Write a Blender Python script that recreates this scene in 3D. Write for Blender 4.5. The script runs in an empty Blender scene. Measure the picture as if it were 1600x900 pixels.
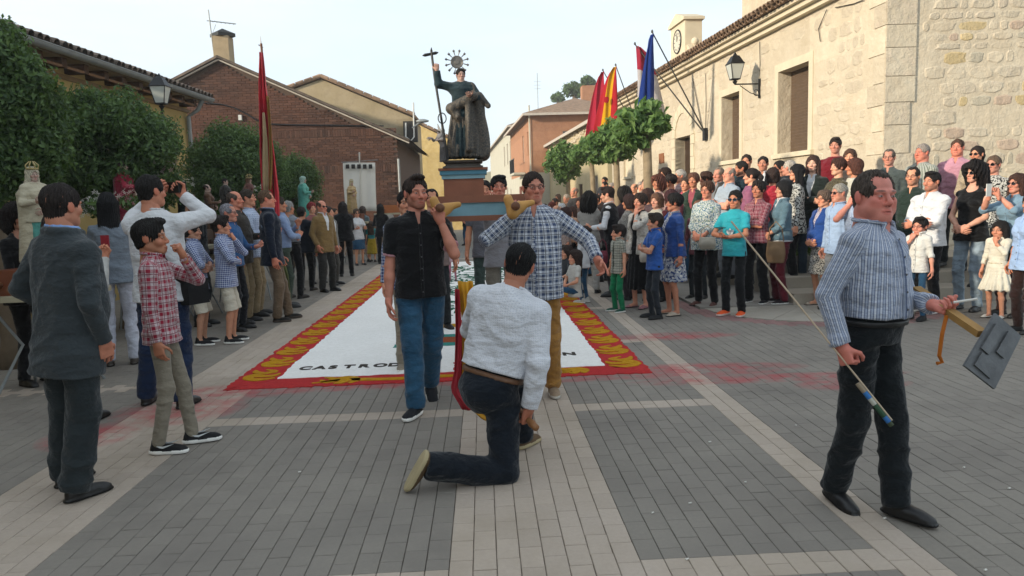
import bpy, math, random
import numpy as np
from mathutils import Matrix, Vector
random.seed(7); rng = np.random.default_rng(7)
S = bpy.context.scene
COL = S.collection
R = math.radians

# ------------------------------------------------ camera
CAMZ = 1.6
YAW, PITCH, ROLL, FPX = R(2.07), R(6.83), R(1.86), 1155.0
_f = np.array([math.sin(YAW)*math.cos(PITCH), math.cos(YAW)*math.cos(PITCH), -math.sin(PITCH)])
_r = np.array([math.cos(YAW), -math.sin(YAW), 0.0]); _u = np.cross(_r, _f)
CR = math.cos(ROLL)*_r - math.sin(ROLL)*_u
CU = math.sin(ROLL)*_r + math.cos(ROLL)*_u
cam = bpy.data.cameras.new('camera'); camo = bpy.data.objects.new('camera', cam); COL.objects.link(camo)
cam.sensor_width = 36; cam.lens = 36*FPX/1600; cam.clip_start = 0.05; cam.clip_end = 3000
camo.matrix_world = Matrix(((CR[0], CU[0], -_f[0], 0), (CR[1], CU[1], -_f[1], 0), (CR[2], CU[2], -_f[2], CAMZ), (0, 0, 0, 1)))
S.camera = camo
def ray(px, py):
    return _f*FPX + CR*(px-800) + CU*(450-py)
def G(px, py, z=0.0):
    "photo pixel -> point on the level z"
    d = ray(px, py); t = (z-CAMZ)/d[2]; return np.array([d[0]*t, d[1]*t, z])
def AT(px, py, Y):
    "photo pixel -> point at distance Y up the street"
    d = ray(px, py); t = Y/d[1]; return np.array([d[0]*t, Y, CAMZ+d[2]*t])

# ------------------------------------------------ light
SUN_EL, SUN_AZ = R(16.0), R(-117)     # azimuth clockwise from +Y (street direction)
sund = Vector((math.sin(SUN_AZ)*math.cos(SUN_EL), math.cos(SUN_AZ)*math.cos(SUN_EL), math.sin(SUN_EL)))
sl = bpy.data.lights.new('sun', 'SUN'); sl.energy = 3.1; sl.angle = R(3.0); sl.color = (1.0, 0.88, 0.70)
so = bpy.data.objects.new('sun', sl); COL.objects.link(so)
so.rotation_euler = sund.to_track_quat('Z', 'Y').to_euler(); so.location = (-20, -10, 20)
W = bpy.data.worlds.new('World'); S.world = W; W.use_nodes = True
wn = W.node_tree; wn.nodes.clear()
def WN(t, **k):
    n = wn.nodes.new(t)
    for a, b in k.items(): setattr(n, a, b)
    return n
sky = WN('ShaderNodeTexSky', sky_type='NISHITA', sun_disc=False, sun_elevation=SUN_EL, sun_rotation=SUN_AZ, altitude=800, air_density=1.0, dust_density=1.2, ozone_density=2.0)
tc = WN('ShaderNodeTexCoord'); mp = WN('ShaderNodeMapping'); mp.inputs['Scale'].default_value = (1.0, 1.6, 5.0); mp.inputs['Rotation'].default_value = (0, 0.2, 0.5)
wn.links.new(tc.outputs['Generated'], mp.inputs['Vector'])
cn = WN('ShaderNodeTexNoise'); cn.inputs['Scale'].default_value = 1.7; cn.inputs['Detail'].default_value = 6; cn.inputs['Roughness'].default_value = .55
wn.links.new(mp.outputs[0], cn.inputs['Vector'])
cr = WN('ShaderNodeMapRange'); cr.inputs[1].default_value = .36; cr.inputs[2].default_value = .72; cr.inputs[3].default_value = .62; cr.inputs[4].default_value = .92
wn.links.new(cn.outputs[0], cr.inputs[0])
mx = WN('ShaderNodeMix', data_type='RGBA'); mx.inputs[7].default_value = (4.1, 4.5, 4.72, 1)
wn.links.new(cr.outputs[0], mx.inputs[0]); wn.links.new(sky.outputs[0], mx.inputs[6])
bg = WN('ShaderNodeBackground'); bg.inputs[1].default_value = 0.15
wo = WN('ShaderNodeOutputWorld'); wn.links.new(mx.outputs[2], bg.inputs[0]); wn.links.new(bg.outputs[0], wo.inputs[0])
S.view_settings.view_transform = 'Standard'; S.view_settings.look = 'None'; S.view_settings.gamma = 1
S.view_settings.use_curve_mapping = False; S.view_settings.exposure = 0.84

# ------------------------------------------------ materials
MATS = {}
def hexc(h):
    h = h.lstrip('#'); v = [int(h[i:i+2], 16)/255 for i in (0, 2, 4)]
    return tuple((c/12.92 if c <= .04045 else ((c+.055)/1.055)**2.4) for c in v)
def C(c):
    return hexc(c) if isinstance(c, str) else tuple(c[:3])
class NT:
    def __init__(s, name, rough=.8, spec=.3):
        s.m = bpy.data.materials.new(name); s.m.use_nodes = True; s.t = s.m.node_tree; s.b = s.t.nodes['Principled BSDF']
        s.b.inputs['Roughness'].default_value = rough; s.b.inputs['Specular IOR Level'].default_value = spec
    def n(s, ty, ins=None, **k):
        n = s.t.nodes.new(ty)
        for a, b in k.items(): setattr(n, a, b)
        for a, b in (ins or {}).items(): s.set(n.inputs[a], b)
        return n
    def set(s, sock, v):
        if hasattr(v, 'is_output') or isinstance(v, bpy.types.NodeSocket): s.t.links.new(v, sock)
        elif isinstance(v, tuple) and len(v) == 3 and sock.type == 'RGBA': sock.default_value = (*v, 1)
        else: sock.default_value = v
    def math(s, op, a, b=0.0, c=None, clamp=False):
        n = s.n('ShaderNodeMath', operation=op, use_clamp=clamp); s.set(n.inputs[0], a); s.set(n.inputs[1], b)
        if c is not None: s.set(n.inputs[2], c)
        return n.outputs[0]
    def mix(s, f, a, b, bt='MIX'):
        n = s.n('ShaderNodeMix', data_type='RGBA', blend_type=bt); s.set(n.inputs[0], f); s.set(n.inputs[6], a); s.set(n.inputs[7], b); return n.outputs[2]
    def noise(s, vec, sc, det=3, rough=.55):
        n = s.n('ShaderNodeTexNoise', {'Scale': sc, 'Detail': det, 'Roughness': rough})
        if vec is not None: s.set(n.inputs['Vector'], vec)
        return n.outputs[0]
    def rng(s, v, a, b, c=0., d=1.):
        n = s.n('ShaderNodeMapRange'); s.set(n.inputs[0], v)
        for i, x in enumerate((a, b, c, d)): s.set(n.inputs[i+1], x)
        return n.outputs[0]
    def bump(s, h, st=.3, dist=.01, normal=None):
        n = s.n('ShaderNodeBump', {'Strength': st, 'Distance': dist, 'Height': h})
        if normal is not None: s.set(n.inputs['Normal'], normal)
        s.set(s.b.inputs['Normal'], n.outputs[0]); return n.outputs[0]
    def col(s, c): s.set(s.b.inputs['Base Color'], c)
    def obj(s): return s.n('ShaderNodeTexCoord').outputs['Object']
    def pos(s): return s.n('ShaderNodeNewGeometry').outputs['Position']
    def island(s):
        a = s.n('ShaderNodeNewGeometry').outputs['Random Per Island']; b = s.n('ShaderNodeObjectInfo').outputs['Random']
        return s.math('FRACT', s.math('ADD', a, b))
    def sep(s, v):
        n = s.n('ShaderNodeSeparateXYZ'); s.set(n.inputs[0], v); return n.outputs
def basic(name, c, rough=.7, var=.15, sc=6., bst=.15, bsc=60., metal=0., spec=.3, c2=None, island=0., dist=.01):
    key = ('b', name)
    if key in MATS: return MATS[key]
    N = NT(name, rough, spec); N.b.inputs['Metallic'].default_value = metal
    c = C(c); c2 = C(c2) if c2 else tuple(x*(1-var) for x in c)
    hi = tuple(min(1, x*(1+var*.5)) for x in c)
    nz = N.noise(N.obj(), sc, 5, .6)
    col = N.mix(N.rng(nz, .3, .7), hi, c2)
    if island:
        v = N.rng(N.island(), 0, 1, 1-island, 1+island)
        n = N.n('ShaderNodeVectorMath', operation='SCALE'); N.set(n.inputs[0], col); N.set(n.inputs['Scale'], v); col = n.outputs[0]
    N.col(col)
    if bst: N.bump(N.noise(N.obj(), bsc, 4), bst, dist)
    MATS[key] = N.m; return N.m
def cloth(kind, *cs, p=.02, rough=.9):
    "woven cloth; pattern laid out in garment coordinates (attribute cl, metres round and along the limb)"
    key = ('c', kind, cs, p)
    if key in MATS: return MATS[key]
    N = NT('cloth_'+kind, rough, .15); cs = [C(c) for c in cs]
    at = N.n('ShaderNodeAttribute', attribute_name='cl'); uv = at.outputs['Vector']; u, v, _ = N.sep(uv)
    def st(x, per, duty, off=0.): return N.math('LESS_THAN', N.math('FRACT', N.math('ADD', N.math('DIVIDE', x, per), off+20)), duty)
    ob = N.obj()
    if kind == 'plain': col = cs[0]
    elif kind == 'vstripe':
        col = N.mix(st(u, p, .5), cs[0], cs[1]); col = N.mix(st(u, p*.5, .3, .3), col, cs[2] if len(cs) > 2 else cs[0])
    elif kind == 'hstripe': col = N.mix(st(v, p, .5), cs[0], cs[1])
    elif kind == 'check':
        col = N.mix(N.math('MULTIPLY', N.math('ADD', st(u, p, .52), st(v, p, .52)), .5), cs[0], cs[1])
    elif kind == 'plaid':      # light ground, broad bands, thin lines
        f = N.math('MULTIPLY', N.math('ADD', st(u, p, .42), st(v, p, .42)), .5)
        col = N.mix(f, cs[0], cs[1])
        if len(cs) > 2:
            g = N.math('MAXIMUM', st(u, p, .1, .45), st(v, p, .1, .45)); col = N.mix(N.math('MULTIPLY', g, .8), col, cs[2])
    elif kind == 'grid':
        g = N.math('MAXIMUM', st(u, p, .2), st(v, p, .2)); g2 = N.math('MAXIMUM', st(u, p, .12, .5), st(v, p, .12, .5))
        col = N.mix(g, cs[0], cs[1]); col = N.mix(N.math('MULTIPLY', g2, .6), col, cs[1])
    elif kind == 'dots':
        w = N.n('ShaderNodeTexVoronoi', {'Scale': 1/p, 'Randomness': 0.0, 'Vector': uv}); col = N.mix(N.math('LESS_THAN', w.outputs[0], .20), cs[0], cs[1])
    elif kind == 'floral':
        w = N.n('ShaderNodeTexVoronoi', {'Scale': 1/p, 'Vector': uv}); nz = N.noise(uv, 1.6/p, 2)
        col = N.mix(N.math('GREATER_THAN', nz, .52), cs[0], cs[1])
        if len(cs) > 2: col = N.mix(N.math('LESS_THAN', w.outputs[0], .3), col, cs[2])
    elif kind == 'denim':
        col = N.mix(N.rng(N.noise(ob, 4, 4), .35, .65), cs[0], cs[1])
    big = N.rng(N.noise(ob, 5, 3), .3, .7, .86, 1.08)
    n = N.n('ShaderNodeVectorMath', operation='SCALE'); N.set(n.inputs[0], col if not isinstance(col, tuple) else N.n('ShaderNodeRGB').outputs[0]); N.set(n.inputs['Scale'], big)
    if isinstance(col, tuple): n.inputs[0].links[0].from_node.outputs[0].default_value = (*col, 1)
    N.col(n.outputs[0]); N.b.inputs['Sheen Weight'].default_value = .15
    mpn = N.n('ShaderNodeMapping', {'Scale': (1, 1, 1.6), 'Vector': ob})
    wr = N.noise(mpn.outputs[0], 11, 3, .5); fine = N.noise(ob, 160, 2)
    b1 = N.n('ShaderNodeBump', {'Strength': .8, 'Distance': .04, 'Height': wr})
    N.bump(fine, .15, .003, b1.outputs[0])
    MATS[key] = N.m; return N.m
def skinmat():
    key = 'skin'
    if key in MATS: return MATS[key]
    N = NT('skin', .55, .35); at = N.n('ShaderNodeAttribute', attribute_name='col')
    nz = N.rng(N.noise(N.obj(), 30, 3), .3, .7, .9, 1.07)
    n = N.n('ShaderNodeVectorMath', operation='SCALE'); N.set(n.inputs[0], at.outputs['Color']); N.set(n.inputs['Scale'], nz); N.col(n.outputs[0])
    N.b.inputs['Subsurface Weight'].default_value = 0.0
    N.bump(N.noise(N.obj(), 220, 2), .12, .002); MATS[key] = N.m; return N.m
def hairmat(c):
    key = ('h', c)
    if key in MATS: return MATS[key]
    N = NT('hair', .62, .25); c = C(c)
    mpn = N.n('ShaderNodeMapping', {'Scale': (1, 1, .14), 'Vector': N.obj()})
    nz = N.noise(mpn.outputs[0], 110, 5, .8)
    N.col(N.mix(N.rng(nz, .38, .62), tuple(x*.45 for x in c), tuple(min(1, x*1.9+.006) for x in c)))
    N.bump(nz, 1.0, .012); MATS[key] = N.m; return N.m

# ------------------------------------------------ mesh helpers
def mk_mesh(name, V, Q, mats=(), smooth=True, attrs=None, mi=None):
    me = bpy.data.meshes.new(name); V = np.asarray(V, np.float32); Q = np.asarray(Q, np.int32); k = Q.shape[1]
    me.vertices.add(len(V)); me.vertices.foreach_set('co', V.ravel())
    me.loops.add(Q.size); me.loops.foreach_set('vertex_index', Q.ravel())
    me.polygons.add(len(Q)); me.polygons.foreach_set('loop_start', np.arange(0, Q.size, k, dtype=np.int32))
    me.polygons.foreach_set('use_smooth', np.full(len(Q), smooth, bool))
    if mi is not None: me.polygons.foreach_set('material_index', np.asarray(mi, np.int32))
    for m in mats: me.materials.append(m)
    for an, (ty, arr) in (attrs or {}).items():
        a = me.attributes.new(an, ty, 'POINT'); a.data.foreach_set('color' if ty == 'FLOAT_COLOR' else 'vector', np.asarray(arr, np.float32).ravel())
    me.update(calc_edges=True); return me
def tag(o, label=None, cat=None, group=None, kind=None):
    if label: o['label'] = label
    if cat: o['category'] = cat
    if group: o['group'] = group
    if kind: o['kind'] = kind
    return o
def link(name, me, parent=None, **k):
    o = bpy.data.objects.new(name, me); COL.objects.link(o)
    if parent is not None: o.parent = parent
    return tag(o, **k)
def empty(name, loc=(0, 0, 0), rz=0., label=None, cat=None, group=None):
    o = bpy.data.objects.new(name, None); COL.objects.link(o); o.location = [float(x) for x in loc]; o.rotation_euler = (0, 0, rz); o.empty_display_size = .1
    return tag(o, label, cat, group)
class MB:
    "collects polygons of any size into one mesh"
    def __init__(s): s.v = []; s.f = []; s.m = []
    def poly(s, pts, m=0):
        i = len(s.v); s.v += [tuple(map(float, p)) for p in pts]; s.f.append(list(range(i, i+len(pts)))); s.m.append(m)
    def box(s, x0, x1, y0, y1, z0, z1, m=0, skip='', bev=0.):
        i = len(s.v)
        s.v += [(x0, y0, z0), (x1, y0, z0), (x1, y1, z0), (x0, y1, z0), (x0, y0, z1), (x1, y0, z1), (x1, y1, z1), (x0, y1, z1)]
        for k, f in (('b', (0, 3, 2, 1)), ('t', (4, 5, 6, 7)), ('s', (0, 1, 5, 4)), ('e', (1, 2, 6, 5)), ('n', (2, 3, 7, 6)), ('w', (3, 0, 4, 7))):
            if k not in skip: s.f.append([i+j for j in f]); s.m.append(m)
    def bar(s, a, b, w, h=None, m=0, up=(0, 0, 1)):
        "square bar from a to b"
        a = Vector(a); b = Vector(b); d = (b-a).normalized(); up = Vector(up)
        if abs(d.dot(up)) > .97: up = Vector((1, 0, 0))
        x = d.cross(up).normalized(); y = x.cross(d); h = h or w; i = len(s.v)
        for p in (a, b):
            for sx, sy in ((-1, -1), (1, -1), (1, 1), (-1, 1)): s.v.append(tuple(p + x*sx*w/2 + y*sy*h/2))
        for f in ((3, 2, 1, 0), (4, 5, 6, 7), (0, 1, 5, 4), (1, 2, 6, 5), (2, 3, 7, 6), (3, 0, 4, 7)): s.f.append([i+j for j in f]); s.m.append(m)
    def tube(s, pts, rad, n=8, m=0, caps=True):
        pts = [Vector(p) for p in pts]; rad = rad if hasattr(rad, '__len__') else [rad]*len(pts); i0 = len(s.v); px = None
        for k, p in enumerate(pts):
            d = (pts[min(k+1, len(pts)-1)]-pts[max(k-1, 0)]).normalized()
            if px is None: px = d.orthogonal().normalized()
            px = (px-d*px.dot(d)).normalized(); py = d.cross(px)
            for j in range(n):
                a = 2*math.pi*j/n; s.v.append(tuple(p+(px*math.cos(a)+py*math.sin(a))*rad[k]))
        for k in range(len(pts)-1):
            for j in range(n): s.f.append([i0+k*n+j, i0+k*n+(j+1) % n, i0+(k+1)*n+(j+1) % n, i0+(k+1)*n+j]); s.m.append(m)
        if caps: s.f.append([i0+j for j in range(n)][::-1]); s.m.append(m); s.f.append([i0+(len(pts)-1)*n+j for j in range(n)]); s.m.append(m)
    def lathe(s, prof, c=(0, 0, 0), n=16, m=0, sx=1., sy=1.):
        i0 = len(s.v); c = Vector(c)
        for r, z in prof:
            for j in range(n): a = 2*math.pi*j/n; s.v.append((c.x+r*sx*math.cos(a), c.y+r*sy*math.sin(a), c.z+z))
        for k in range(len(prof)-1):
            for j in range(n): s.f.append([i0+k*n+j, i0+k*n+(j+1) % n, i0+(k+1)*n+(j+1) % n, i0+(k+1)*n+j]); s.m.append(m)
        s.f.append([i0+j for j in range(n)][::-1]); s.m.append(m); s.f.append([i0+(len(prof)-1)*n+j for j in range(n)]); s.m.append(m)
    def mesh(s, name, mats, smooth=False, M=None):
        me = bpy.data.meshes.new(name); v = s.v
        if M is not None: v = [tuple(M @ Vector(p)) for p in v]
        me.from_pydata(v, [], s.f); mats = mats if isinstance(mats, (list, tuple)) else [mats]
        for m in mats: me.materials.append(m)
        if any(s.m): me.polygons.foreach_set('material_index', s.m)
        if smooth is True: me.polygons.foreach_set('use_smooth', [True]*len(s.f))
        me.update()
        if smooth == 'auto':
            me.polygons.foreach_set('use_smooth', [True]*len(s.f)); me.set_sharp_from_angle(angle=R(40))
        return me
    def build(s, name, mats, parent=None, smooth=False, **k): return link(name, s.mesh(name, mats, smooth), parent, **k)
# ------------------------------------------------ implicit bodies
def nrm(v): v = np.asarray(v, float); return v/max(1e-9, np.linalg.norm(v))
def smin(a, b, k):
    h = np.clip(.5+.5*(b-a)/k, 0, 1); return b+(a-b)*h-k*h*(1-h)
class F3:
    def __init__(s): s.ops = []; s.cuts = []
    def cone(s, a, b, ra, rb, k=.02, out=None, vo=0., cap=None):
        a = np.asarray(a, float); b = np.asarray(b, float); ba = b-a; L2 = max(1e-9, ba@ba); L = math.sqrt(L2); d = ba/L
        o = np.asarray(out if out is not None else (0, -1, 0.), float); o = o-d*(o@d)
        o = nrm(o) if np.linalg.norm(o) > 1e-3 else nrm(np.cross(d, (1, 0, 0))); w = np.cross(d, o)
        def fn(x, y, z):
            h = np.clip(((x-a[0])*ba[0]+(y-a[1])*ba[1]+(z-a[2])*ba[2])/L2, 0, 1)
            v = np.sqrt((x-a[0]-h*ba[0])**2+(y-a[1]-h*ba[1])**2+(z-a[2]-h*ba[2])**2)-(ra+(rb-ra)*h)
            return v if cap is None else np.maximum(v, (x-b[0])*d[0]+(y-b[1])*d[1]+(z-b[2])*d[2]-cap)
        def uv(P):
            q = P-a; return np.stack([np.arctan2(q@w, q@o)*(ra+rb)/2, q@d+vo], 1)
        r = max(ra, rb); s.ops.append(('u', fn, np.minimum(a, b)-r, np.maximum(a, b)+r, k, uv)); return s
    def ell(s, c, r, k=.02, M=None, op='u'):
        c = np.asarray(c, float); r = np.asarray(r, float); M = np.eye(3) if M is None else np.asarray(M)   # columns = axes
        def fn(x, y, z):
            x = x-c[0]; y = y-c[1]; z = z-c[2]
            q = [(x*M[0, i]+y*M[1, i]+z*M[2, i])/r[i] for i in range(3)]
            k0 = np.sqrt(q[0]**2+q[1]**2+q[2]**2)+1e-6; k1 = np.sqrt((q[0]/r[0])**2+(q[1]/r[1])**2+(q[2]/r[2])**2)+1e-6
            return k0*(k0-1)/k1
        def uv(P):
            q = (P-c)@M; return np.stack([q[:, 0], q[:, 2]], 1)
        e = np.abs(M)@r; s.ops.append((op, fn, c-e, c+e, k, uv)); return s
    def tube(s, o, M, prof, k=.02, p=2.3, op='u', ur=.16, vo=0.):
        "M columns: right(x), back(y), up(z); prof rows (z, rx, ry, oy)"
        o = np.asarray(o, float); M = np.asarray(M, float); pr = np.array(prof, float); z0, z1 = pr[0, 0], pr[-1, 0]
        def loc(x, y, z):
            x = x-o[0]; y = y-o[1]; z = z-o[2]; return [x*M[0, i]+y*M[1, i]+z*M[2, i] for i in range(3)]
        def fn(x, y, z):
            a, b, c = loc(x, y, z); cz = np.clip(c, z0, z1)
            rx = np.interp(cz, pr[:, 0], pr[:, 1]); ry = np.interp(cz, pr[:, 0], pr[:, 2]); oy = np.interp(cz, pr[:, 0], pr[:, 3])
            d = ((np.abs(a/rx)**p+np.abs((b-oy)/ry)**p)**(1/p)-1)*np.minimum(rx, ry)
            return np.maximum(d, np.maximum(z0-c, c-z1))
        def uv(P):
            q = (P-o)@M; return np.stack([np.arctan2(q[:, 0], -q[:, 1])*ur, q[:, 2]+vo], 1)
        rm = max(pr[:, 1].max(), pr[:, 2].max()+np.abs(pr[:, 3]).max()); ends = np.array([o+M[:, 2]*z0, o+M[:, 2]*z1])
        e = np.abs(M[:, 0])*pr[:, 1].max()+np.abs(M[:, 1])*(pr[:, 2].max()+np.abs(pr[:, 3]).max())
        s.ops.append((op, fn, ends.min(0)-e, ends.max(0)+e, k, uv)); return s
    def plane(s, c, n, k=.004, box=None):
        "removes everything on the side n points to (within box if given)"
        c = np.asarray(c, float); n = nrm(n)
        def fn(x, y, z): return -((x-c[0])*n[0]+(y-c[1])*n[1]+(z-c[2])*n[2])
        s.ops.append(('c', fn, np.array(box[0]) if box else np.full(3, -9.), np.array(box[1]) if box else np.full(3, 9.), k, None)); return s
    def mesh(s, res, disp=None, want_uv=True):
        us = [o for o in s.ops if o[0] == 'u']
        lo = np.min([o[2] for o in us], 0)-res*2.2; hi = np.max([o[3] for o in us], 0)+res*2.2
        ax = [np.arange(lo[i], hi[i]+res, res) for i in range(3)]; n = [len(a) for a in ax]
        Fd = np.full(n, .3, np.float32)
        for op, fn, l, h, k, uv in s.ops:
            pad = k+res*2
            sl = []
            for i in range(3):
                a = max(0, int((l[i]-pad-lo[i])/res)); b = min(n[i], int((h[i]+pad-lo[i])/res)+2)
                sl.append(slice(a, max(a+1, b)))
            sl = tuple(sl); x = ax[0][sl[0]][:, None, None]; y = ax[1][sl[1]][None, :, None]; z = ax[2][sl[2]][None, None, :]
            d = fn(x, y, z).astype(np.float32)
            if op == 'u': Fd[sl] = smin(Fd[sl], d, k)
            else: Fd[sl] = -smin(-Fd[sl], d, k)     # 's' subtract (ell/tube), 'c' plane
        V, Q, Nn = nets(Fd, ax, res)
        if disp is not None: V = V+Nn*disp(V)[:, None]
        A = None
        if want_uv:
            best = np.full(len(V), 9.); A = np.zeros((len(V), 3), np.float32)
            for op, fn, l, h, k, uv in us:
                d = fn(V[:, 0], V[:, 1], V[:, 2]); m = d < best-.002; best[m] = d[m]
                if m.any(): A[m, :2] = uv(V[m])
        return V, Q, A
CO = [(a, b, c) for a in (0, 1) for b in (0, 1) for c in (0, 1)]
EDG = [(i, j) for i in range(8) for j in range(i+1, 8) if sum(abs(CO[i][k]-CO[j][k]) for k in range(3)) == 1]
def nets(Fd, ax, res):
    ins = Fd < 0; cnt = np.zeros([n-1 for n in Fd.shape], np.int8)
    for a, b, c in CO: cnt += ins[a:ins.shape[0]-1+a, b:ins.shape[1]-1+b, c:ins.shape[2]-1+c]
    I, J, K = np.nonzero((cnt > 0) & (cnt < 8)); vid = np.full(cnt.shape, -1, np.int32); vid[I, J, K] = np.arange(len(I))
    vals = np.stack([Fd[I+a, J+b, K+c] for a, b, c in CO], 1); acc = np.zeros((len(I), 3)); w = np.zeros(len(I))
    co = np.array(CO, float)
    for i, j in EDG:
        vi, vj = vals[:, i], vals[:, j]; m = (vi < 0) != (vj < 0); t = vi[m]/(vi[m]-vj[m]); acc[m] += co[i]+(co[j]-co[i])*t[:, None]; w[m] += 1
    acc /= w[:, None]; V = np.stack([ax[0][I], ax[1][J], ax[2][K]], 1)+acc*res
    g = np.stack([sum((1 if CO[q][k] else -1)*vals[:, q] for q in range(8)) for k in range(3)], 1); g /= np.linalg.norm(g, axis=1)[:, None]+1e-9
    Q = []
    a, b = ins[:-1, 1:-1, 1:-1], ins[1:, 1:-1, 1:-1]; X, Y, Z = np.nonzero(a != b); Y = Y+1; Z = Z+1
    q = np.stack([vid[X, Y-1, Z-1], vid[X, Y, Z-1], vid[X, Y, Z], vid[X, Y-1, Z]], 1); f = ins[X, Y, Z]; q[~f] = q[~f][:, ::-1]; Q.append(q)
    a, b = ins[1:-1, :-1, 1:-1], ins[1:-1, 1:, 1:-1]; X, Y, Z = np.nonzero(a != b); X = X+1; Z = Z+1
    q = np.stack([vid[X-1, Y, Z-1], vid[X-1, Y, Z], vid[X, Y, Z], vid[X, Y, Z-1]], 1); f = ins[X, Y, Z]; q[~f] = q[~f][:, ::-1]; Q.append(q)
    a, b = ins[1:-1, 1:-1, :-1], ins[1:-1, 1:-1, 1:]; X, Y, Z = np.nonzero(a != b); X = X+1; Y = Y+1
    q = np.stack([vid[X-1, Y-1, Z], vid[X, Y-1, Z], vid[X, Y, Z], vid[X-1, Y, Z]], 1); f = ins[X, Y, Z]; q[~f] = q[~f][:, ::-1]; Q.append(q)
    return V, np.concatenate(Q), g
def wrinkle(amp, seed=0, fr=1.0):
    r = np.random.default_rng(seed); ph = r.uniform(0, 6.28, 14); sg = r.choice((-1, 1), 4)
    rd = lambda t: (1-np.abs(np.sin(t)))**1.6-.35
    def f(P):
        x, y, z = P[:, 0]*fr, P[:, 1]*fr, P[:, 2]*fr
        w = np.sin(7*x+ph[0]+2*np.sin(5*z+ph[1]))+np.sin(6*y+ph[2]+2*np.sin(6*z+ph[3]))
        a = rd(17*z+9*sg[0]*x+5*y+1.3*w+ph[4]); b = rd(11*z-13*sg[1]*x+9*y+1.2*w+ph[5]); c = np.sin(44*z+20*y-14*x+2.5*w+ph[6]); d = rd(8*x*sg[2]+15*y+4*z+w+ph[8])
        e1 = .5+.5*np.sin(6*z+4*x+ph[7]+w); e2 = .5+.5*np.sin(5*y-7*z+ph[9]-w)
        return amp*(.75*a*e1+.6*b*(1-e1)+.5*d*e2+.12*c)
    return f
def ang(x, y): return np.arctan2(x, y)

# heads ------------------------------------------------------------------
HEADS = {}
def head_mesh(kind, res):
    key = (kind, res)
    if key in HEADS: return HEADS[key]
    f = F3(); m = kind in ('m', 'heavy', 'bmale'); ch = kind == 'c'; hv = kind == 'heavy'
    f.ell((0, .018, .032), (.074, .094, .083))
    jw = .056 if m else .050; jw = .066 if hv else jw
    f.ell((0, -.02, -.045), (jw, .066, .060 if not ch else .052), .035)
    f.cone((0, -.066, -.09 if not ch else -.08), (0, -.068, -.085 if not ch else -.078), .02 if m else .016, .02 if m else .016, .03)
    for s_ in (-1, 1):
        f.cone((s_*.046, .012, -.052), (s_*.018, -.062, -.09), .019 if m else .015, .017, .03)
        f.ell((s_*.040, -.056, -.022 if not ch else -.03), (.026, .024, .024), .02)
        if hv: f.ell((s_*.046, -.035, -.058), (.028, .036, .032), .02)
        f.cone((s_*.012, -.077, .022), (s_*.047, -.066, .022), .011 if m else .008, .009, .014)
        f.ell((s_*.079, .014, -.004), (.009, .02, .031), .008, M=np.array([[1, 0, 0], [0, .97, .2], [0, -.2, .97]]))
    if hv: f.ell((0, -.04, -.105), (.045, .04, .022), .025)
    nl = .9 if not ch else .6
    f.cone((0, -.077, .012), (0, -.088-.017*nl, -.028), .008, .0135, .010)
    for s_ in (-1, 1): f.ell((s_*.0125, -.09, -.034), (.0095, .012, .009), .006)
    f.ell((0, -.083, -.063), (.024, .012, .0075), .007); f.ell((0, -.082, -.0745), (.020, .012, .008), .007)
    f.ell((0, -.098, -.0685), (.022, .008, .0016), .003, op='s')
    for s_ in (-1, 1):
        f.ell((s_*.031, -.094, .003), (.0165, .022, .0115), .010, op='s')
        f.ell((s_*.031, -.0695, .002), (.0145, .0145, .0115), .003)
    f.cone((0, .022, -.06), (0, .036, -.17), .054 if m else .045, .06 if m else .047, .03)
    if hv: f.cone((0, .018, -.07), (0, .03, -.17), .064, .07, .03)
    if hv:
        for s_ in (-1, 1): f.cone((s_*.020, -.098, -.034), (s_*.034, -.084, -.066), .0035, .003, .005); f.ops[-1] = ('s',)+f.ops[-1][1:]; f.cone((s_*.022, -.083, -.012), (s_*.044, -.072, -.014), .003, .002, .005); f.ops[-1] = ('s',)+f.ops[-1][1:]
        for zz in (.045, .058): f.cone((-.035, -.079, zz), (.035, -.079, zz), .003, .003, .004); f.ops[-1] = ('s',)+f.ops[-1][1:]
    V, Q, _ = f.mesh(res, want_uv=False)
    x, y, z = V.T; ax_ = np.abs(x); fr = np.clip((-y-.03)/.03, 0, 1)
    def g(cx, cz, rx, rz, sh=3.): return np.clip(1.25-(((ax_-cx)/rx)**2+((z-cz)/rz)**2), 0, 1)**(1/sh)*fr
    M = {'lip': g(0, -.0685, .026, .013), 'brow': g(.033, .0255, .018, .0045), 'eye': g(.031, .002, .0115, .0045), 'iris': g(.031, .002, .0048, .0052),
         'lid': g(.031, .0070, .0145, .0030), 'mouth': g(0, -.0687, .023, .0022),
         'red': np.clip(g(.042, -.026, .03, .026)+g(0, -.03, .016, .016), 0, 1), 'beard': np.clip(np.where((z < -.052+.35*np.clip(y+.04, 0, .1)) & (y < .02) & (z > -.125), 1, 0)*1.0-g(0, -.0685, .022, .008), 0, 1),
         'nostril': g(.0085, -.0425, .0045, .003), 'ear': np.clip((ax_-.078)/.006, 0, 1), 'sock': g(.031, .004, .021, .016)}
    HEADS[key] = (V, Q, M); return HEADS[key]
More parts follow.
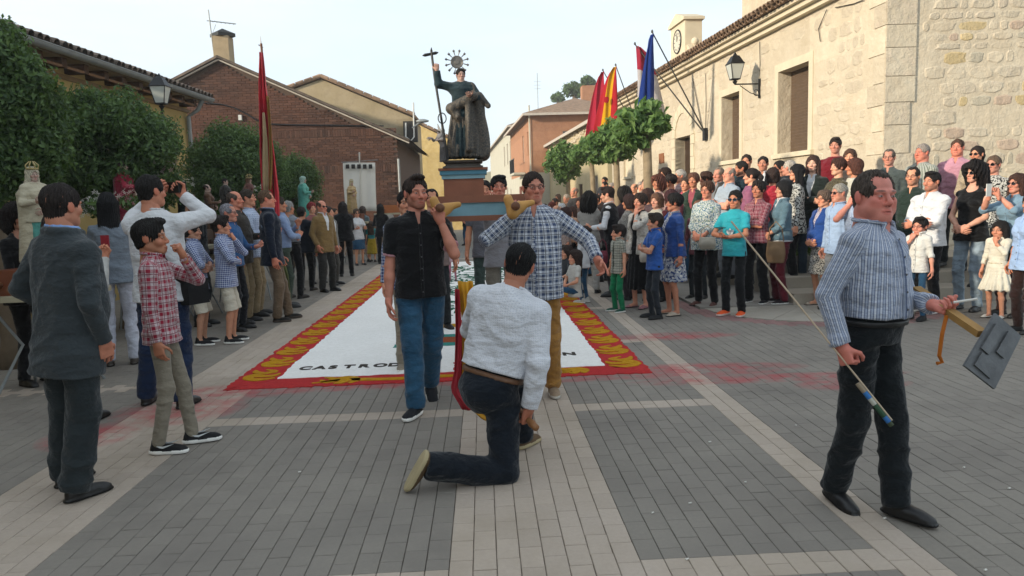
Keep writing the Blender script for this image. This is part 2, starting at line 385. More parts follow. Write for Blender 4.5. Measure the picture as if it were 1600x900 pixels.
def head_colors(M, n, skin, hairc, beard=0., lip=.6, seed=0):
    sk = np.array(C(skin)); c = np.tile(sk, (n, 1)); r = np.random.default_rng(seed)
    def mixc(k, col, a=1.):
        nonlocal c
        w = np.clip(M[k]*a, 0, 1)[:, None]; c = c*(1-w)+np.array(col)*w
    mixc('red', sk*np.array([1.05, .78, .76]), .55); mixc('ear', sk*np.array([1.05, .72, .7]), .7); mixc('sock', sk*np.array([.86, .75, .73]), .4)
    if beard: mixc('beard', sk*.35+np.array(C(hairc))*.4, beard)
    mixc('lip', sk*np.array([.95, .50, .50]), lip); mixc('mouth', sk*np.array([.3, .14, .14]), .9); mixc('nostril', sk*.2, .8)
    mixc('brow', np.array(C(hairc))*.8+sk*.06, .85); mixc('eye', (.34, .31, .29), .9); mixc('iris', (.03, .02, .016), .9); mixc('lid', sk*.3, .5)
    return c
# hair --------------------------------------------------------------------
HAIRS = {}
def hair_mesh(kind, res):
    key = (kind, res)
    if key in HAIRS: return HAIRS[key]
    f = F3(); e = .013; ce = (0, .018, .034)
    base = lambda ex, dz=0.: f.ell((0, .018, .034+dz), (.074+ex, .094+ex, .083+ex), .01)
    A30 = lambda a: np.array([[1, 0, 0], [0, math.cos(a), -math.sin(a)], [0, math.sin(a), math.cos(a)]])
    amp, fq = .0032, 1.
    def face(w=.072, top=.06):
        f.ell((0, -.115, -.045+(top-.06)), (w, .085, .118), .008, op='s')
    def nape(z=-.078, sl=.5):
        f.plane((0, .09, z), (0, -sl*.8, -1), .012)
    if kind in ('short', 'crop', 'quiff', 'side', 'thick'):
        ex = {'crop': .006, 'short': .010, 'quiff': .010, 'side': .011, 'thick': .014}[kind]; base(ex)
        f.ell((0, .046, -.036), (.058+ex*.5, .050, .056), .02)
        if kind == 'quiff': f.ell((0, -.048, .116), (.052, .045, .024), .02, M=A30(-.15))
        if kind in ('side', 'thick'): f.ell((.015, -.045, .104), (.058, .045, .024), .02, M=A30(.0))
        face(.074, {'side': .064, 'thick': .060, 'quiff': .076}.get(kind, .071)); nape()
        f.ell((.086, -.01, -.03), (.03, .05, .045), .004, op='s'); f.ell((-.086, -.01, -.03), (.03, .05, .045), .004, op='s')
    elif kind == 'recede':
        base(.008); f.ell((0, .046, -.036), (.06, .050, .054), .02); f.ell((0, -.125, .01), (.072, .085, .13), .014, op='s'); nape()
        for s_ in (-1, 1): f.ell((s_*.040, -.085, .085), (.030, .050, .035), .02, op='s'); f.ell((s_*.086, -.01, -.03), (.03, .05, .045), .004, op='s')
    elif kind == 'bald':
        base(.007); f.ell((0, -.035, .10), (.066, .115, .085), .01, op='s'); f.ell((0, -.115, -.0), (.076, .10, .15), .01, op='s'); nape()
        for s_ in (-1, 1): f.ell((s_*.086, -.01, -.03), (.03, .05, .045), .004, op='s')
    elif kind in ('long', 'straight'):
        base(.016)
        f.tube((0, .045, -.30), np.eye(3), [(0, .095, .035, .02), (.12, .098, .045, .01), (.25, .095, .06, 0), (.33, .085, .07, 0)], .03)
        for s_ in (-1, 1): f.cone((s_*.078, -.01, .02), (s_*.085, -.0, -.22), .022, .024, .03)
        face(.063, .058); f.ell((0, -.05, -.16), (.05, .07, .12), .01, op='s')
    elif kind in ('bob', 'bobdark'):
        base(.02); f.tube((0, .03, -.105), np.eye(3), [(0, .095, .07, .012), (.08, .098, .085, 0), (.13, .09, .085, 0)], .03)
        face(.06, .052); f.ell((0, -.03, -.13), (.045, .08, .07), .01, op='s')
    elif kind in ('womshort', 'grayw'):
        base(.020); face(.066, .066); nape(-.07, .4); f.ell((0, -.01, .10), (.062, .06, .030), .03)
        amp = .005; fq = .6
    elif kind == 'curly':
        base(.038); f.ell((0, .05, -.04), (.115, .085, .13), .04); face(.062, .058); f.ell((0, -.05, -.15), (.05, .07, .1), .01, op='s'); amp = .011; fq = .55
    elif kind == 'bigcurl':
        base(.05); f.ell((0, .06, -.06), (.15, .10, .17), .04); face(.06, .055); f.ell((0, -.06, -.16), (.055, .07, .12), .01, op='s'); amp = .013; fq = .5
    elif kind in ('bun', 'pony'):
        base(.010); face(.068, .066); nape(-.07)
        if kind == 'bun': f.ell((0, .125, .05), (.036, .034, .036), .01)
        else: f.cone((0, .11, .05), (0, .15, -.02), .026, .03, .02); f.cone((0, .15, -.02), (0, .12, -.2), .03, .014, .03)
    elif kind == 'veil':
        base(.022); f.tube((0, .03, -.42), np.eye(3), [(0, .19, .11, .03), (.2, .15, .10, .02), (.34, .10, .09, 0), (.40, .095, .095, 0)], .03, p=2.1)
        face(.058, .05); f.ell((0, -.06, -.2), (.07, .07, .18), .01, op='s'); amp = .004; fq = .4
    r = np.random.default_rng(len(kind)); ph = r.uniform(0, 6, 6)
    def disp(P):
        a = np.arctan2(P[:, 0], P[:, 1]-.02)
        return amp*(.7*np.sin(61*a+17*P[:, 2]*fq*4+ph[3])+np.sin(34*fq*a+30*fq*P[:, 2]+ph[0]+2*np.sin(40*fq*P[:, 2]+ph[1]))+.8*np.sin(70*fq*P[:, 0]+ph[2]+50*fq*P[:, 1]+20*P[:, 2]))
    V, Q, _ = f.mesh(res, disp, want_uv=False)
    me = mk_mesh('hair', V, Q); me.materials.append(hairmat('#2a211c')); HAIRS[key] = me; return me
# hands -------------------------------------------------------------------
HANDS = {}
def hand_mesh(kind, res=.0042):
    key = (kind, res)
    if key in HANDS: return HANDS[key]
    curl = {'relax': (.35, .5, .4), 'fist': (1.35, 1.6, 1.1), 'flat': (.08, .12, .1), 'grip': (1.0, 1.15, .8), 'point': (.5, .7, .5)}[kind]
    f = F3(); f.tube((0, 0, -.098), np.eye(3), [(0, .041, .0125, 0), (.03, .043, .0145, 0), (.07, .036, .017, 0), (.098, .028, .019, 0)], .015, p=2.6)
    f.cone((0, 0, .05), (0, 0, -.02), .026, .027, .02)
    f.ell((.022, -.012, -.04), (.017, .014, .03), .012); f.ell((-.024, -.009, -.05), (.013, .012, .03), .012)
    L = [(.040, .026, .020), (.045, .029, .021), (.042, .027, .021), (.033, .021, .019)]
    for i in range(4):
        x = .031-.0205*i; p = np.array([x, 0, -.088+.004*abs(i-1)]); a = 0.; sp = (1.5-i)*.06; r0 = .0092-.0004*i
        for j in range(3):
            ci = curl[j] if not (kind == 'point' and i == 0) else .15
            a += ci+.07*i*(j == 0)*(kind == 'relax'); d = np.array([math.sin(sp)*math.cos(a), -math.sin(a), -math.cos(a)*math.cos(sp)]); q = p+d*L[i][j]
            f.cone(p, q, r0*(1-.08*j), r0*(1-.08*(j+1)), .0035); p = q
    c2 = {'relax': .5, 'fist': 1.3, 'flat': .25, 'grip': 1.1, 'point': .8}[kind]
    p = np.array([.028, -.008, -.03]); q = p+np.array([.034, -.012-.01*c2, -.026]); f.cone(p, q, .014, .0105, .01)
    q2 = q+nrm([.75-.9*c2, -.35-.4*c2, -.8])*.032; f.cone(q, q2, .0105, .0095, .004); q3 = q2+nrm([.4-1.1*c2, -.3-.3*c2, -.8])*.025; f.cone(q2, q3, .0095, .008, .004)
    V, Q, _ = f.mesh(res, want_uv=False); HANDS[key] = (V, Q); return HANDS[key]
# shoes -------------------------------------------------------------------
SHOES = {}
def shoe_mesh(kind, s):
    key = (kind, round(s, 1))
    if key in SHOES: return SHOES[key]
    f = F3(); sp = kind in ('sneaker', 'runner'); w = .047 if sp else .043
    f.tube((0, -.065, .0), np.array([[1, 0, 0], [0, 0, 1.], [0, -1, 0]]).T if False else np.eye(3), [(.004, w, .135, 0), (.026 if sp else .016, w+.001, .136, 0)], .004, p=2.7)
    if kind == 'sandal':
        f.cone((0, .01, .03), (0, -.09, .03), .03, .03, .02); f.cone((0, -.09, .025), (0, -.15, .02), .03, .026, .02)
    else:
        f.ell((0, .01, .04), (.040, .05, .045), .02); f.ell((0, -.07, .035), (w-.003, .10, .034), .02); f.ell((0, -.145, .028), (w-.006, .048, .026 if sp else .02), .015)
        f.cone((0, .012, .05), (0, .012, .085 if sp else .07), .036, .036, .015)
    f.plane((0, 0, .003), (0, 0, -1), .002)
    V, Q, _ = f.mesh(.007, want_uv=False); V = V*s
    zc = V[Q].mean(1)[:, 2]; mi = (zc < (.030 if sp else .017)*s).astype(int)
    me = mk_mesh('shoe', V, Q, (basic('shoe_upper_default', '#151515'), basic('shoe_sole_default', '#101010')), mi=mi); SHOES[key] = me; return me
def ik(a, t, l1, l2, hint):
    a = np.asarray(a, float); t = np.asarray(t, float); d = t-a; D = np.linalg.norm(d); D2 = min(D, (l1+l2)*.998); u = d/max(D, 1e-6); t = a+u*D2
    x = (l1*l1-l2*l2+D2*D2)/(2*D2); h = math.sqrt(max(0, l1*l1-x*x)); hn = np.asarray(hint, float); hn = hn-u*(hn@u); hn = nrm(hn)
    return a+u*x+hn*h, t
def rot(ax, a):
    return np.array(Matrix.Rotation(a, 3, ax))
SKIN = '#b98468'
# arm presets: hand position (outward, forward, up from floor /1.75 m), elbow hint (outward, forward, up), palm normal, finger dir or None, hand kind
ARM = {'down': ((.255, .03, .84), (.4, -.9, 0), (-1, .25, 0), None, 'relax'), 'down2': ((.30, .08, .86), (.5, -.9, 0), (-1, .3, 0), None, 'relax'),
       'clasp': ((.035, .225, 1.00), (.9, -.5, -.1), (0, -1, .1), (-1, .1, -.3), 'relax'), 'cross': ((-.10, .205, 1.175), (1, .0, -.35), (0, -1, 0), (-1, -.15, .2), 'relax'),
       'cross2': ((-.08, .185, 1.13), (1, .0, -.3), (0, -1, 0), (-1, -.2, .15), 'fist'),
       'pocket': ((.215, .07, .90), (.8, -1, 0), (-1, 0, 0), (0, .1, -1), 'relax'), 'behind': ((.03, -.19, 1.0), (1, -.6, -.2), (0, -1, 0), (-1, 0, -.2), 'relax'),
       'mouth': ((.04, .16, 1.50), (.7, .3, -1), (0, -1, 0), (-.2, -.3, 1), 'fist'), 'phone': ((.06, .34, 1.50), (.8, .1, -1), (0, 1, 0), (-.1, .1, 1), 'grip'),
       'hip': ((.22, .0, 1.04), (1, -.8, 0), (-.9, 0, -.2), (-.4, .8, -.5), 'flat'), 'chest': ((-.02, .20, 1.25), (.9, .1, -.6), (0, -1, 0), (-.9, 0, .3), 'relax'),
       'hold': ((.12, .28, 1.15), (.6, -.2, -.8), (-.3, 0, 1), (0, 1, .1), 'grip'), 'face': ((.06, .13, 1.56), (.7, .2, -1), (0, -1, 0), (-.1, -.3, 1), 'relax')}
PEOPLE = []
def person(label, pos, a=0., H=1.72, sex='m', tier=2, top=None, bot=None, shoes=('dress', '#0c0c0c'), hair=('short', '#1c1613'), skin=None, head=(0, 0), hk=None, beard=0.,
           armL='down', armR='down', fat=0., glasses=None, walk=0., feetL=None, feetR=None, belt=None, lean=0., leanx=0., pelvis=None, kneel=False, group=None, twist=0., kneeR=(0, 1, 0), legs=True, cat='person', shoerotL=None, shoerotR=None, name='person', nores=None, collar=None, hairL=1.0, statue=False, sway=(0, 0), hsc=1.0):
    """a: facing, degrees (0 = towards the photographer, 90 = towards photo right)"""
    seed = len(PEOPLE)+11; rr = random.Random(seed)
    skin = skin or rr.choice(['#b98468', '#b47d62', '#c08c70', '#aa7458', '#c49378'])
    root = empty(name, pos, R(a), label, cat, group); PEOPLE.append(root)
    ch = sex == 'c'; fem = sex == 'f'; s = H/1.75; hs = .64+.4*s if ch else (.975 if fem else 1.01)*(.55+.45*s)
    bres, cres, hres = {1: (.012, .0080, .0036), 2: (.018, .0135, .0055), 3: (.026, .020, .0085)}[tier]
    hs *= hsc*(1+rr.uniform(-.025, .025)*(tier > 1))
    if statue: hs = s*1.05; bres, cres, hres = .018*s, .011*s, .005
    if nores: cres = nores
    pel = np.array(pelvis if pelvis is not None else (0, 0, .93*s), float)
    if sway != (0, 0):
        sv = rot('Z', -R(a))@np.array([sway[0], sway[1], 0.]); pel = pel+sv*.55; leanx += math.degrees(sv[0]*.55/(.8*s)); lean += math.degrees(-sv[1]*.55/(.8*s))
    T = rot('Z', R(twist))@rot('Y', R(leanx))@rot('X', R(lean))     # torso frame; x = person's left, y = back, z = up
    zm = lambda z: z+.033*min(1, max(0, (z-1.15)/.2))
    def tl(x, f, z): return pel+T@np.array([x*s, -f*s, (zm(z)-.93)*s])   # torso-local metres of a 1.75 m figure
    wf = {'m': 1., 'f': .86, 'c': .9}[sex]; sw = .172*wf
    hc_local = (H-.118*hs)/s
    hc = pel+T@np.array([0, .012*s, H-.118*hs-.93*s])
    Hm = T@rot('Z', R(head[0]))@rot('X', R(head[1]))
    if len(head) > 2: Hm = Hm@rot('Y', R(head[2]))
    if ch: prof = [(.80, .15, .11, 0), (.95, .145, .108, 0), (1.1, .138, .104, 0), (1.25, .142, .103, 0), (1.34, .142, .096, .004), (1.41, .105, .074, .01), (1.445, .062, .056, .015), (1.475, .05, .05, .015)]
    elif fem: prof = [(.78, .178, .125, 0), (.9, .18, .128, 0), (1.0, .165, .118, 0), (1.10, .138, .10, 0), (1.2, .142, .105, 0), (1.32, .150, .108, 0), (1.385, .130, .082, .006), (1.43, .078, .06, .014), (1.475, .050, .050, .015)]
    else: prof = [(.78, .172, .122, 0), (.93, .168, .12, 0), (1.05, .160, .116, 0), (1.2, .168, .120, 0), (1.32, .176, .118, 0), (1.38, .158, .10, .006), (1.43, .104, .074, .012), (1.455, .072, .062, .014), (1.485, .060, .058, .014)]
    def pr(z0, z1, g=0., gb=0.):
        P = np.array(prof); zs = sorted(set([z0, z1]+[p[0] for p in prof if z0 < p[0] < z1])); out = []
        for z in zs:
            rx = np.interp(z, P[:, 0], P[:, 1]); ry = np.interp(z, P[:, 0], P[:, 2]); oy = np.interp(z, P[:, 0], P[:, 3])
            b = fat*math.exp(-((z-1.08)/.17)**2); out.append(((zm(z)-.93)*s, (rx+g+b*.35)*s, (ry+g+b*.5)*s, (oy-b*.55)*s))
        return out
    # arms
    arms = {}
    for sd, spec in ((1, armL), (-1, armR)):
        sp = ARM[spec] if isinstance(spec, str) else spec; tgt, hint, pn, fd, kind = sp
        sh = tl(sd*sw, -.008, 1.358)
        tv = T if not isinstance(spec, str) else T
        t = pel+T@np.array([sd*tgt[0]*s, -tgt[1]*s, (tgt[2]-.93)*s]); hn = T@np.array([sd*hint[0], -hint[1], hint[2]])
        if spec in ('mouth', 'face'): t = hc+Hm@np.array([sd*.035, -.13, -.085])*hs+np.array([0, 0, -.09])*s
        el, wr = ik(sh, t, .285*s, .25*s, hn); N_ = T@np.array([sd*pn[0], -pn[1], pn[2]])
        D_ = nrm(wr-el) if fd is None else nrm(T@np.array([sd*fd[0], -fd[1], fd[2]])); D_ = nrm(D_*.75+nrm(wr-el)*.35) if fd is not None else D_
        N_ = nrm(N_-D_*(N_@D_)); arms[sd] = (sh, el, wr, D_, N_, kind)
    # legs
    lg = {}
    for sd, ft, kn in ((1, feetL, (0, 1, 0)), (-1, feetR, kneeR)):
        hip = pel+(T if kneel else rot('Z', R(twist)))@np.array([sd*.092*s, 0, -.03*s])
        if ft is None:
            w = walk*sd; ft = (.10, w*.28, .085+(0.05 if w < 0 else 0)) if walk else (.105+.02*rr.random(), .03*(rr.random()-.5), .085)
        an = np.array([sd*ft[0]*s, -ft[1]*s, ft[2]*s])
        kne, an = ik(hip, an, .42*s, .405*s, (sd*kn[0], -kn[1], kn[2])); lg[sd] = (hip, kne, an)
    ty, tm = (top[0], top[1]) if top else ('none', None); to = top[2] if top and len(top) > 2 else {}
    slv = to.get('sleeve', 'long'); hem = to.get('hem', .80); g = to.get('g', .0)
    b_ty, b_m = (bot[0], bot[1]) if bot else ('none', None); bo = bot[2] if bot and len(bot) > 2 else {}
    amp = {1: .0115, 2: .009, 3: .005}[tier]*(.55 if statue else 1)*(.8 if ch else 1)
    # ---- skin
    f = F3(); nr = .057 if sex == 'm' else (.048 if fem else .048*1.05); nr *= (1+fat*1.2)*(1.17 if hk == 'heavy' else 1)
    f.tube(pel, T, pr(1.18, 1.45, -.014), .02); nb = tl(0, -.014, 1.43); f.cone(nb, hc+Hm@np.array([0, .03, -.07])*hs, nr*1.12*s**.5, nr*hs, .04)
    ar = 1. if sex == 'm' else .84
    for sd, (sh, el, wr, D_, N_, kind) in arms.items():
        f.cone(sh, el, .048*s*ar, .038*s*ar, .03); f.cone(el, el+(wr-el)*.35, .038*s*ar, .040*s*ar, .02); f.cone(el+(wr-el)*.35, wr, .040*s*ar, .0265*s*ar, .02)
    bare = b_ty in ('shorts', 'skirt', 'dress', 'none') and legs
    if bare:
        f.tube(pel, T, pr(.86, 1.2, -.02), .03)
        for sd, (hp, kn, an) in lg.items():
            f.cone(hp, kn, .075*s, .050*s, .03); f.cone(kn, kn+(an-kn)*.3+np.array([0, .012*s, 0]), .048*s, .054*s*ar, .02); f.cone(kn+(an-kn)*.3+np.array([0, .012*s, 0]), an+np.array([0, 0, -.02*s]), .053*s*ar, .034*s, .02)
            f.cone(an+np.array([0, 0, -.04*s]), an+np.array([0, -.11*s, -.05*s]), .034*s, .026*s, .02)
    V, Q, _ = f.mesh(bres, want_uv=False); sk = np.array(C(skin))*(1. if statue else 1.22); Cc = [np.tile(sk, (len(V), 1))]; Vs = [V]; Qs = [Q]; off = len(V)
    hk = hk or {'m': 'm', 'f': 'f', 'c': 'c'}[sex]
    hV, hQ, hM = head_mesh(hk, hres); Vs.append(hc+(hV*hs)@Hm.T); Qs.append(hQ+off); off += len(hV); Cc.append(head_colors(hM, len(hV), tuple(sk), hair[1] if hair else '#1c1613', beard, .75 if fem else .45))
    for sd, (sh, el, wr, D_, N_, kind) in arms.items():
        aV, aQ = hand_mesh(kind, .0042 if tier == 1 else (.0065 if tier == 2 else .009)); Tm = np.cross(N_, D_)*(1 if sd > 0 else -1)
        Mx = np.stack([Tm, -N_, -D_], 1); hsz = (.93 if sex != 'm' else 1.)*(s*.85+.15); Vs.append(wr+(aV*hsz)@Mx.T); q = aQ+off
        Qs.append(q if sd > 0 else q[:, ::-1]); off += len(aV); Cc.append(np.tile(sk*np.array([1.0, .90, .88]), (len(aV), 1)))
    cc = np.concatenate(Cc); cc = np.concatenate([cc, np.ones((len(cc), 1))], 1)
    link('body', mk_mesh('body', np.concatenate(Vs), np.concatenate(Qs), (skinmat(),), attrs={'col': ('FLOAT_COLOR', cc)}), root)
    # ---- eyes for near figures
    HMat = Matrix(((Hm[0, 0], Hm[0, 1], Hm[0, 2], hc[0]), (Hm[1, 0], Hm[1, 1], Hm[1, 2], hc[1]), (Hm[2, 0], Hm[2, 1], Hm[2, 2], hc[2]), (0, 0, 0, 1)))
    if hair:
        ho = link('hair', hair_mesh(hair[0], hres if tier > 1 else .0045), root); ho.matrix_basis = HMat@Matrix.Diagonal((hs, hs, hs*hairL, 1)); ho.material_slots[0].link = 'OBJECT'; ho.material_slots[0].material = hairmat(hair[1])
    if glasses:
        mb = MB(); dark = glasses[0] == 'sun'; zz = .003; rr_ = .0235 if dark else .021
        for s_ in (-1, 1):
            pts = [(s_*(.032+rr_*math.cos(t)), -.0985+.006*(abs(math.cos(t))), zz+rr_*.78*math.sin(t)) for t in np.linspace(0, 2*math.pi, 13)]
            mb.tube(pts, .0017, 5, caps=False)
            if dark: mb.poly([(p[0], p[1]-.0005, p[2]) for p in pts[:-1]], 1)
            else: mb.poly([(p[0], p[1], p[2]) for p in pts[:-1]], 2) if False else None
            mb.tube([(s_*.055, -.096, zz+.006), (s_*.074, -.075, zz+.008), (s_*.080, .0, zz+.006)], .002, 5)
        mb.tube([(-.011, -.1, zz+.004), (0, -.103, zz+.007), (.011, -.1, zz+.004)], .0018, 5)
        go = mb.build('glasses', [basic('glass_frame_'+glasses[1][1:], glasses[1], .3, spec=.6, bst=0), basic('dark_lens', '#08080a', .08, .0, spec=.8, bst=0)], root); go.matrix_basis = HMat@Matrix.Diagonal((hs, hs, hs, 1))
    # ---- trousers / skirt
    def put(name, f, mat, seed2=0, am=amp, rs=None, fr=1.):
        wf_ = wrinkle(am, seed+seed2, fr); wz = pel[2]+.045*s
        if name in ('trousers', 'shorts'): wg_ = lambda P: wf_(P)*np.clip((wz-P[:, 2])/(.12*s), .05, 1)
        else: wg_ = wf_
        V, Q, A = f.mesh(rs or cres, wg_ if am else None); return link(name, mk_mesh(name, V, Q, (mat,), attrs={'cl': ('FLOAT_VECTOR', A)}), root)
    if b_ty in ('trousers', 'shorts'):
        f = F3(); bw = bo.get('w', 0.)-(.012 if ch else 0); zt = 1.03 if to.get('tuck') else min(1.0, to.get('hem', .8)+.07)
        f.tube(pel, T, [((z-.93)*s*1., rx, ry, oy) for (zz, rx, ry, oy), z in zip(pr(.89, zt, -.006 if to.get('tuck') or ch else .004), [0]*9) for z in [zz/s+.93]], .055)
        if kneel: f.ell(pel+T@np.array([0, .03, -.03])*s, (.155*s, .12*s, .12*s), .04)
        for sd, (hp, kn, an) in lg.items():
            hp2 = hp+(kn-hp)*.06
            if b_ty == 'shorts': e = hp+(kn-hp)*1.02; f.cone(hp2, e, (.088*(.88 if ch else 1)+bw)*s, (.085+bw)*s, .03, cap=.02*s); continue
            f.cone(hp2, kn, (.086*(.86 if ch else 1)+bw*.7)*s, (.064+bw)*s, .025, out=(sd, -.6, 0)); f.cone(kn, an, (.064+bw)*s, (.056+bw*1.2)*s, .02, out=(sd, -.6, 0), vo=.43*s, cap=.035*s)
            if bo.get('cuff'): f.cone(an+(kn-an)*.12, an+(kn-an)*.02, (.062+bw)*s, (.062+bw)*s, .01)
        put('trousers' if b_ty == 'trousers' else 'shorts', f, b_m, 1, amp*(1.25 if b_ty == 'trousers' else .8))
    if b_ty == 'skirt':
        f = F3(); z1 = bo.get('z', .48); fl = bo.get('fl', .03)
        f.tube(pel, rot('Z', R(twist)), [((z1-.93)*s, (.185+fl)*s, (.15+fl)*s, 0), ((.8-.93)*s, .19*s, .14*s, 0), ((.95-.93)*s, .175*s, .125*s, 0), ((1.04-.93)*s, .15*s, .11*s, 0)], .02, p=2.2)
        def sk_d(P):
            a_ = np.arctan2(P[:, 0], P[:, 1]); return .010*fl/.03*np.sin(a_*13+P[:, 2]*3)*np.clip((.95*s-P[:, 2])*1.6, 0, 1)
        V, Q, A = f.mesh(cres, sk_d); link('skirt', mk_mesh('skirt', V, Q, (b_m,), attrs={'cl': ('FLOAT_VECTOR', A)}), root)
    # ---- top
    def torso_garment(g, z0, z1, sl_, sr, op=None, kk=.03, extra=None):
        f = F3(); f.tube(pel, T, [(z_, a_+.016*s*min(1, max(0, (-.0*s-z_)/(.12*s))), b_+.016*s*min(1, max(0, (-.0*s-z_)/(.12*s))), c_) for z_, a_, b_, c_ in pr(z0, z1, g)], kk)
        if fem:
            for s_ in (-1, 1): f.ell(tl(s_*.07, .085+g, 1.26), np.array([.066, .055, .068])*s, .035)
        if kneel or lean > 20: f.ell(tl(0, -.05, 1.28), np.array([.16, .11, .2])*s, .05)
        for sd, (sh, el, wr, D_, N_, kind) in arms.items():
            r1 = (.051+sr+g*.6)*s*(1 if sex == 'm' else .88); f.cone(tl(sd*.06, -.012, 1.405), sh, r1*.70, r1*.92, .035, out=(0, -1, 0))
            if sl_ == 'none': continue
            if sl_ == 'short': e = sh+(el-sh)*.62; f.cone(sh, e, r1, r1*.95, .02, out=(sd, -.5, 0), cap=r1*.4)
            else:
                f.cone(sh, el, r1, (.047+sr)*s*ar, .02, out=(sd, -.5, 0)); q = {'long': .97, 'rolled': .12, 'threeq': .55}[sl_]; e = el+(wr-el)*q
                rw = (.040+sr*.8)*s*ar if sl_ == 'long' else (.050+sr)*s*ar
                f.cone(el, e, (.047+sr)*s*ar, rw, .015, out=(sd, -.5, 0), vo=.285*s, cap=.004)
                if sl_ == 'rolled' or to.get('cuff'): f.cone(e-(wr-el)*.10, e, rw*1.09, rw*1.12, .006, out=(sd, -.5, 0), vo=.5*s, cap=.006)
        if extra: extra(f)
        return f
    def vneck(f, depth=.14, w=.055, zt=1.47):
        # wedge opening in front of the chest
        c0 = tl(0, .12, zt-.0); f.tube(tl(0, .14, zt-depth), T, [(0, .004*s, .13*s, 0), (depth*s+.02, w*s, .13*s, 0), (depth*s+.06, w*1.1*s, .13*s, 0)], .004, op='s', p=2.)
    def add_collar(mat, open_=True, inner=None, dz=0.):
        f = F3(); M = T; c = tl(0, -.016, 1.456+dz); nn = nr*1.0+.010
        for t0 in np.linspace(.42, 2*math.pi-.42, 13):
            t1 = t0+(2*math.pi-.84)/12
            if t1 > 2*math.pi-.3: break
            p0 = c+M@np.array([math.sin(t0)*(nn+.004), -math.cos(t0)*(nn+.006), .018*abs(math.sin(t0/2)) ])*1.; p1 = c+M@np.array([math.sin(t1)*(nn+.004), -math.cos(t1)*(nn+.006), .018*abs(math.sin(t1/2))])
            f.cone(p0, p1, .009, .009, .008)
        for s_ in (-1, 1):
            a0 = c+M@np.array([s_*math.sin(.42)*(nn+.006), -math.cos(.42)*(nn+.008), 0]); f.cone(a0, a0+M@np.array([s_*.028, -.004, -.042])*s, .010, .006, .01)
        V, Q, A = f.mesh(.0065 if tier == 1 else .0095); link('collar', mk_mesh('collar', V, Q, (mat,), attrs={'cl': ('FLOAT_VECTOR', A)}), root)
    if ty in ('shirt', 'tee', 'dress', 'polo', 'blouse', 'sweater'):
        tuck = to.get('tuck', False); gg = {'shirt': .012, 'tee': .010, 'dress': .008, 'polo': .012, 'blouse': .012, 'sweater': .02}[ty]+g
        if tuck: hem = 1.025
        ex = None
        if to.get('v', ty in ('shirt', 'polo') and tier < 3): ex = lambda f: vneck(f, to.get('vd', .09), to.get('vw', .035))
        if to.get('scoop'): ex = lambda f: f.ell(tl(0, .06, 1.46), np.array([.085, .09, .075])*s, .01, op='s')
        f = torso_garment(gg, hem, 1.462, slv, .004+to.get('sr', .0)+(.006 if ty == 'sweater' else 0), extra=ex)
        put('dress' if ty == 'dress' else ('sweater' if ty == 'sweater' else 'shirt'), f, tm, 2)
        if ty in ('shirt', 'polo') and tier < 3 and collar != 0: add_collar(to.get('collar_mat', tm))
        if ty in ('shirt', 'polo') and tier == 1 and collar != 0 and to.get('v', True):
            rows = pr(hem, 1.40, gg+.006); zs_ = np.array([q_[0] for q_ in rows]); fy = lambda z: np.interp(z, zs_, [q_[3]-q_[2] for q_ in rows]); f = F3(); zz = np.linspace(zs_[0]+.01, zs_[-1]-.03*s, 9)
            for k in range(8): f.cone(pel+T@np.array([0, fy(zz[k])+.004, zz[k]]), pel+T@np.array([0, fy(zz[k+1])+.004, zz[k+1]]), .0125, .0125, .004)
            f.mesh; V, Q, A = f.mesh(.007); A[:, 0] *= .3; link('placket', mk_mesh('placket', V, Q, (tm,), attrs={'cl': ('FLOAT_VECTOR', A)}), root)
            for k in range(6):
                zb_ = zs_[0]+.05*s+k*.085*s; c_ = pel+T@np.array([0, fy(zb_)-.010, zb_]); mb = MB(); mb.lathe([(.0055, -.001), (.0055, .0015)], (0, 0, 0), 8); bo_ = mb.build('button', basic('button', '#5a5a5c', .4, bst=0), root); bo_.matrix_basis = Matrix.Translation(Vector(c_))@Matrix(T.tolist()).to_4x4()@Matrix.Rotation(R(90), 4, 'X')
    if ty in ('jacket', 'cardigan', 'vest'):
        inner = to.get('inner'); gg = .020+g
        if inner is not None:
            put('shirt', torso_garment(.010, .90, 1.462, 'short' if ty != 'vest' else to.get('isleeve', 'long'), .0, extra=lambda f: vneck(f, .07, .03)), inner, 5)
            if tier < 3 and collar != 0: add_collar(inner, dz=.018 if ty == 'jacket' else 0)
        op_ = to.get('open', .30)
        def cutf(f): f.tube(tl(0, .16, 1.47-op_), T, [(0, .006*s, .15*s, 0), (op_*s*.6, .045*s, .15*s, 0), (op_*s+.03, .075*s, .15*s, 0)], .006, op='s', p=2.)
        def cutall(f): f.tube(tl(0, .16, .55), T, [(0, .06*s, .15*s, 0), (.6*s, .05*s, .15*s, 0), (.98*s, .075*s, .15*s, 0)], .006, op='s', p=3.)
        f = torso_garment(gg, to.get('hem', .76), 1.455, slv if ty != 'vest' else 'none', .007 if ty == 'jacket' else .005, extra=cutall if to.get('allopen') else cutf)
        if ty == 'jacket':
            for t0 in np.linspace(.9, 2*math.pi-.9, 12)[:-1]:
                t1 = t0+(2*math.pi-1.8)/11; pt = lambda t: tl(0, -.016, 1.455)+T@np.array([math.sin(t)*(nr+.024), -math.cos(t)*(nr+.022), .014*math.sin(t/2)]); f.cone(pt(t0), pt(t1), .017, .017, .02)
            for s_ in (-1, 1): f.cone(tl(s_*.070, .045, 1.455), tl(s_*.050, .125+g, 1.30), .020, .017, .012)
        put({'jacket': 'jacket', 'cardigan': 'cardigan', 'vest': 'waistcoat'}[ty], f, tm, 3, amp*1.1)
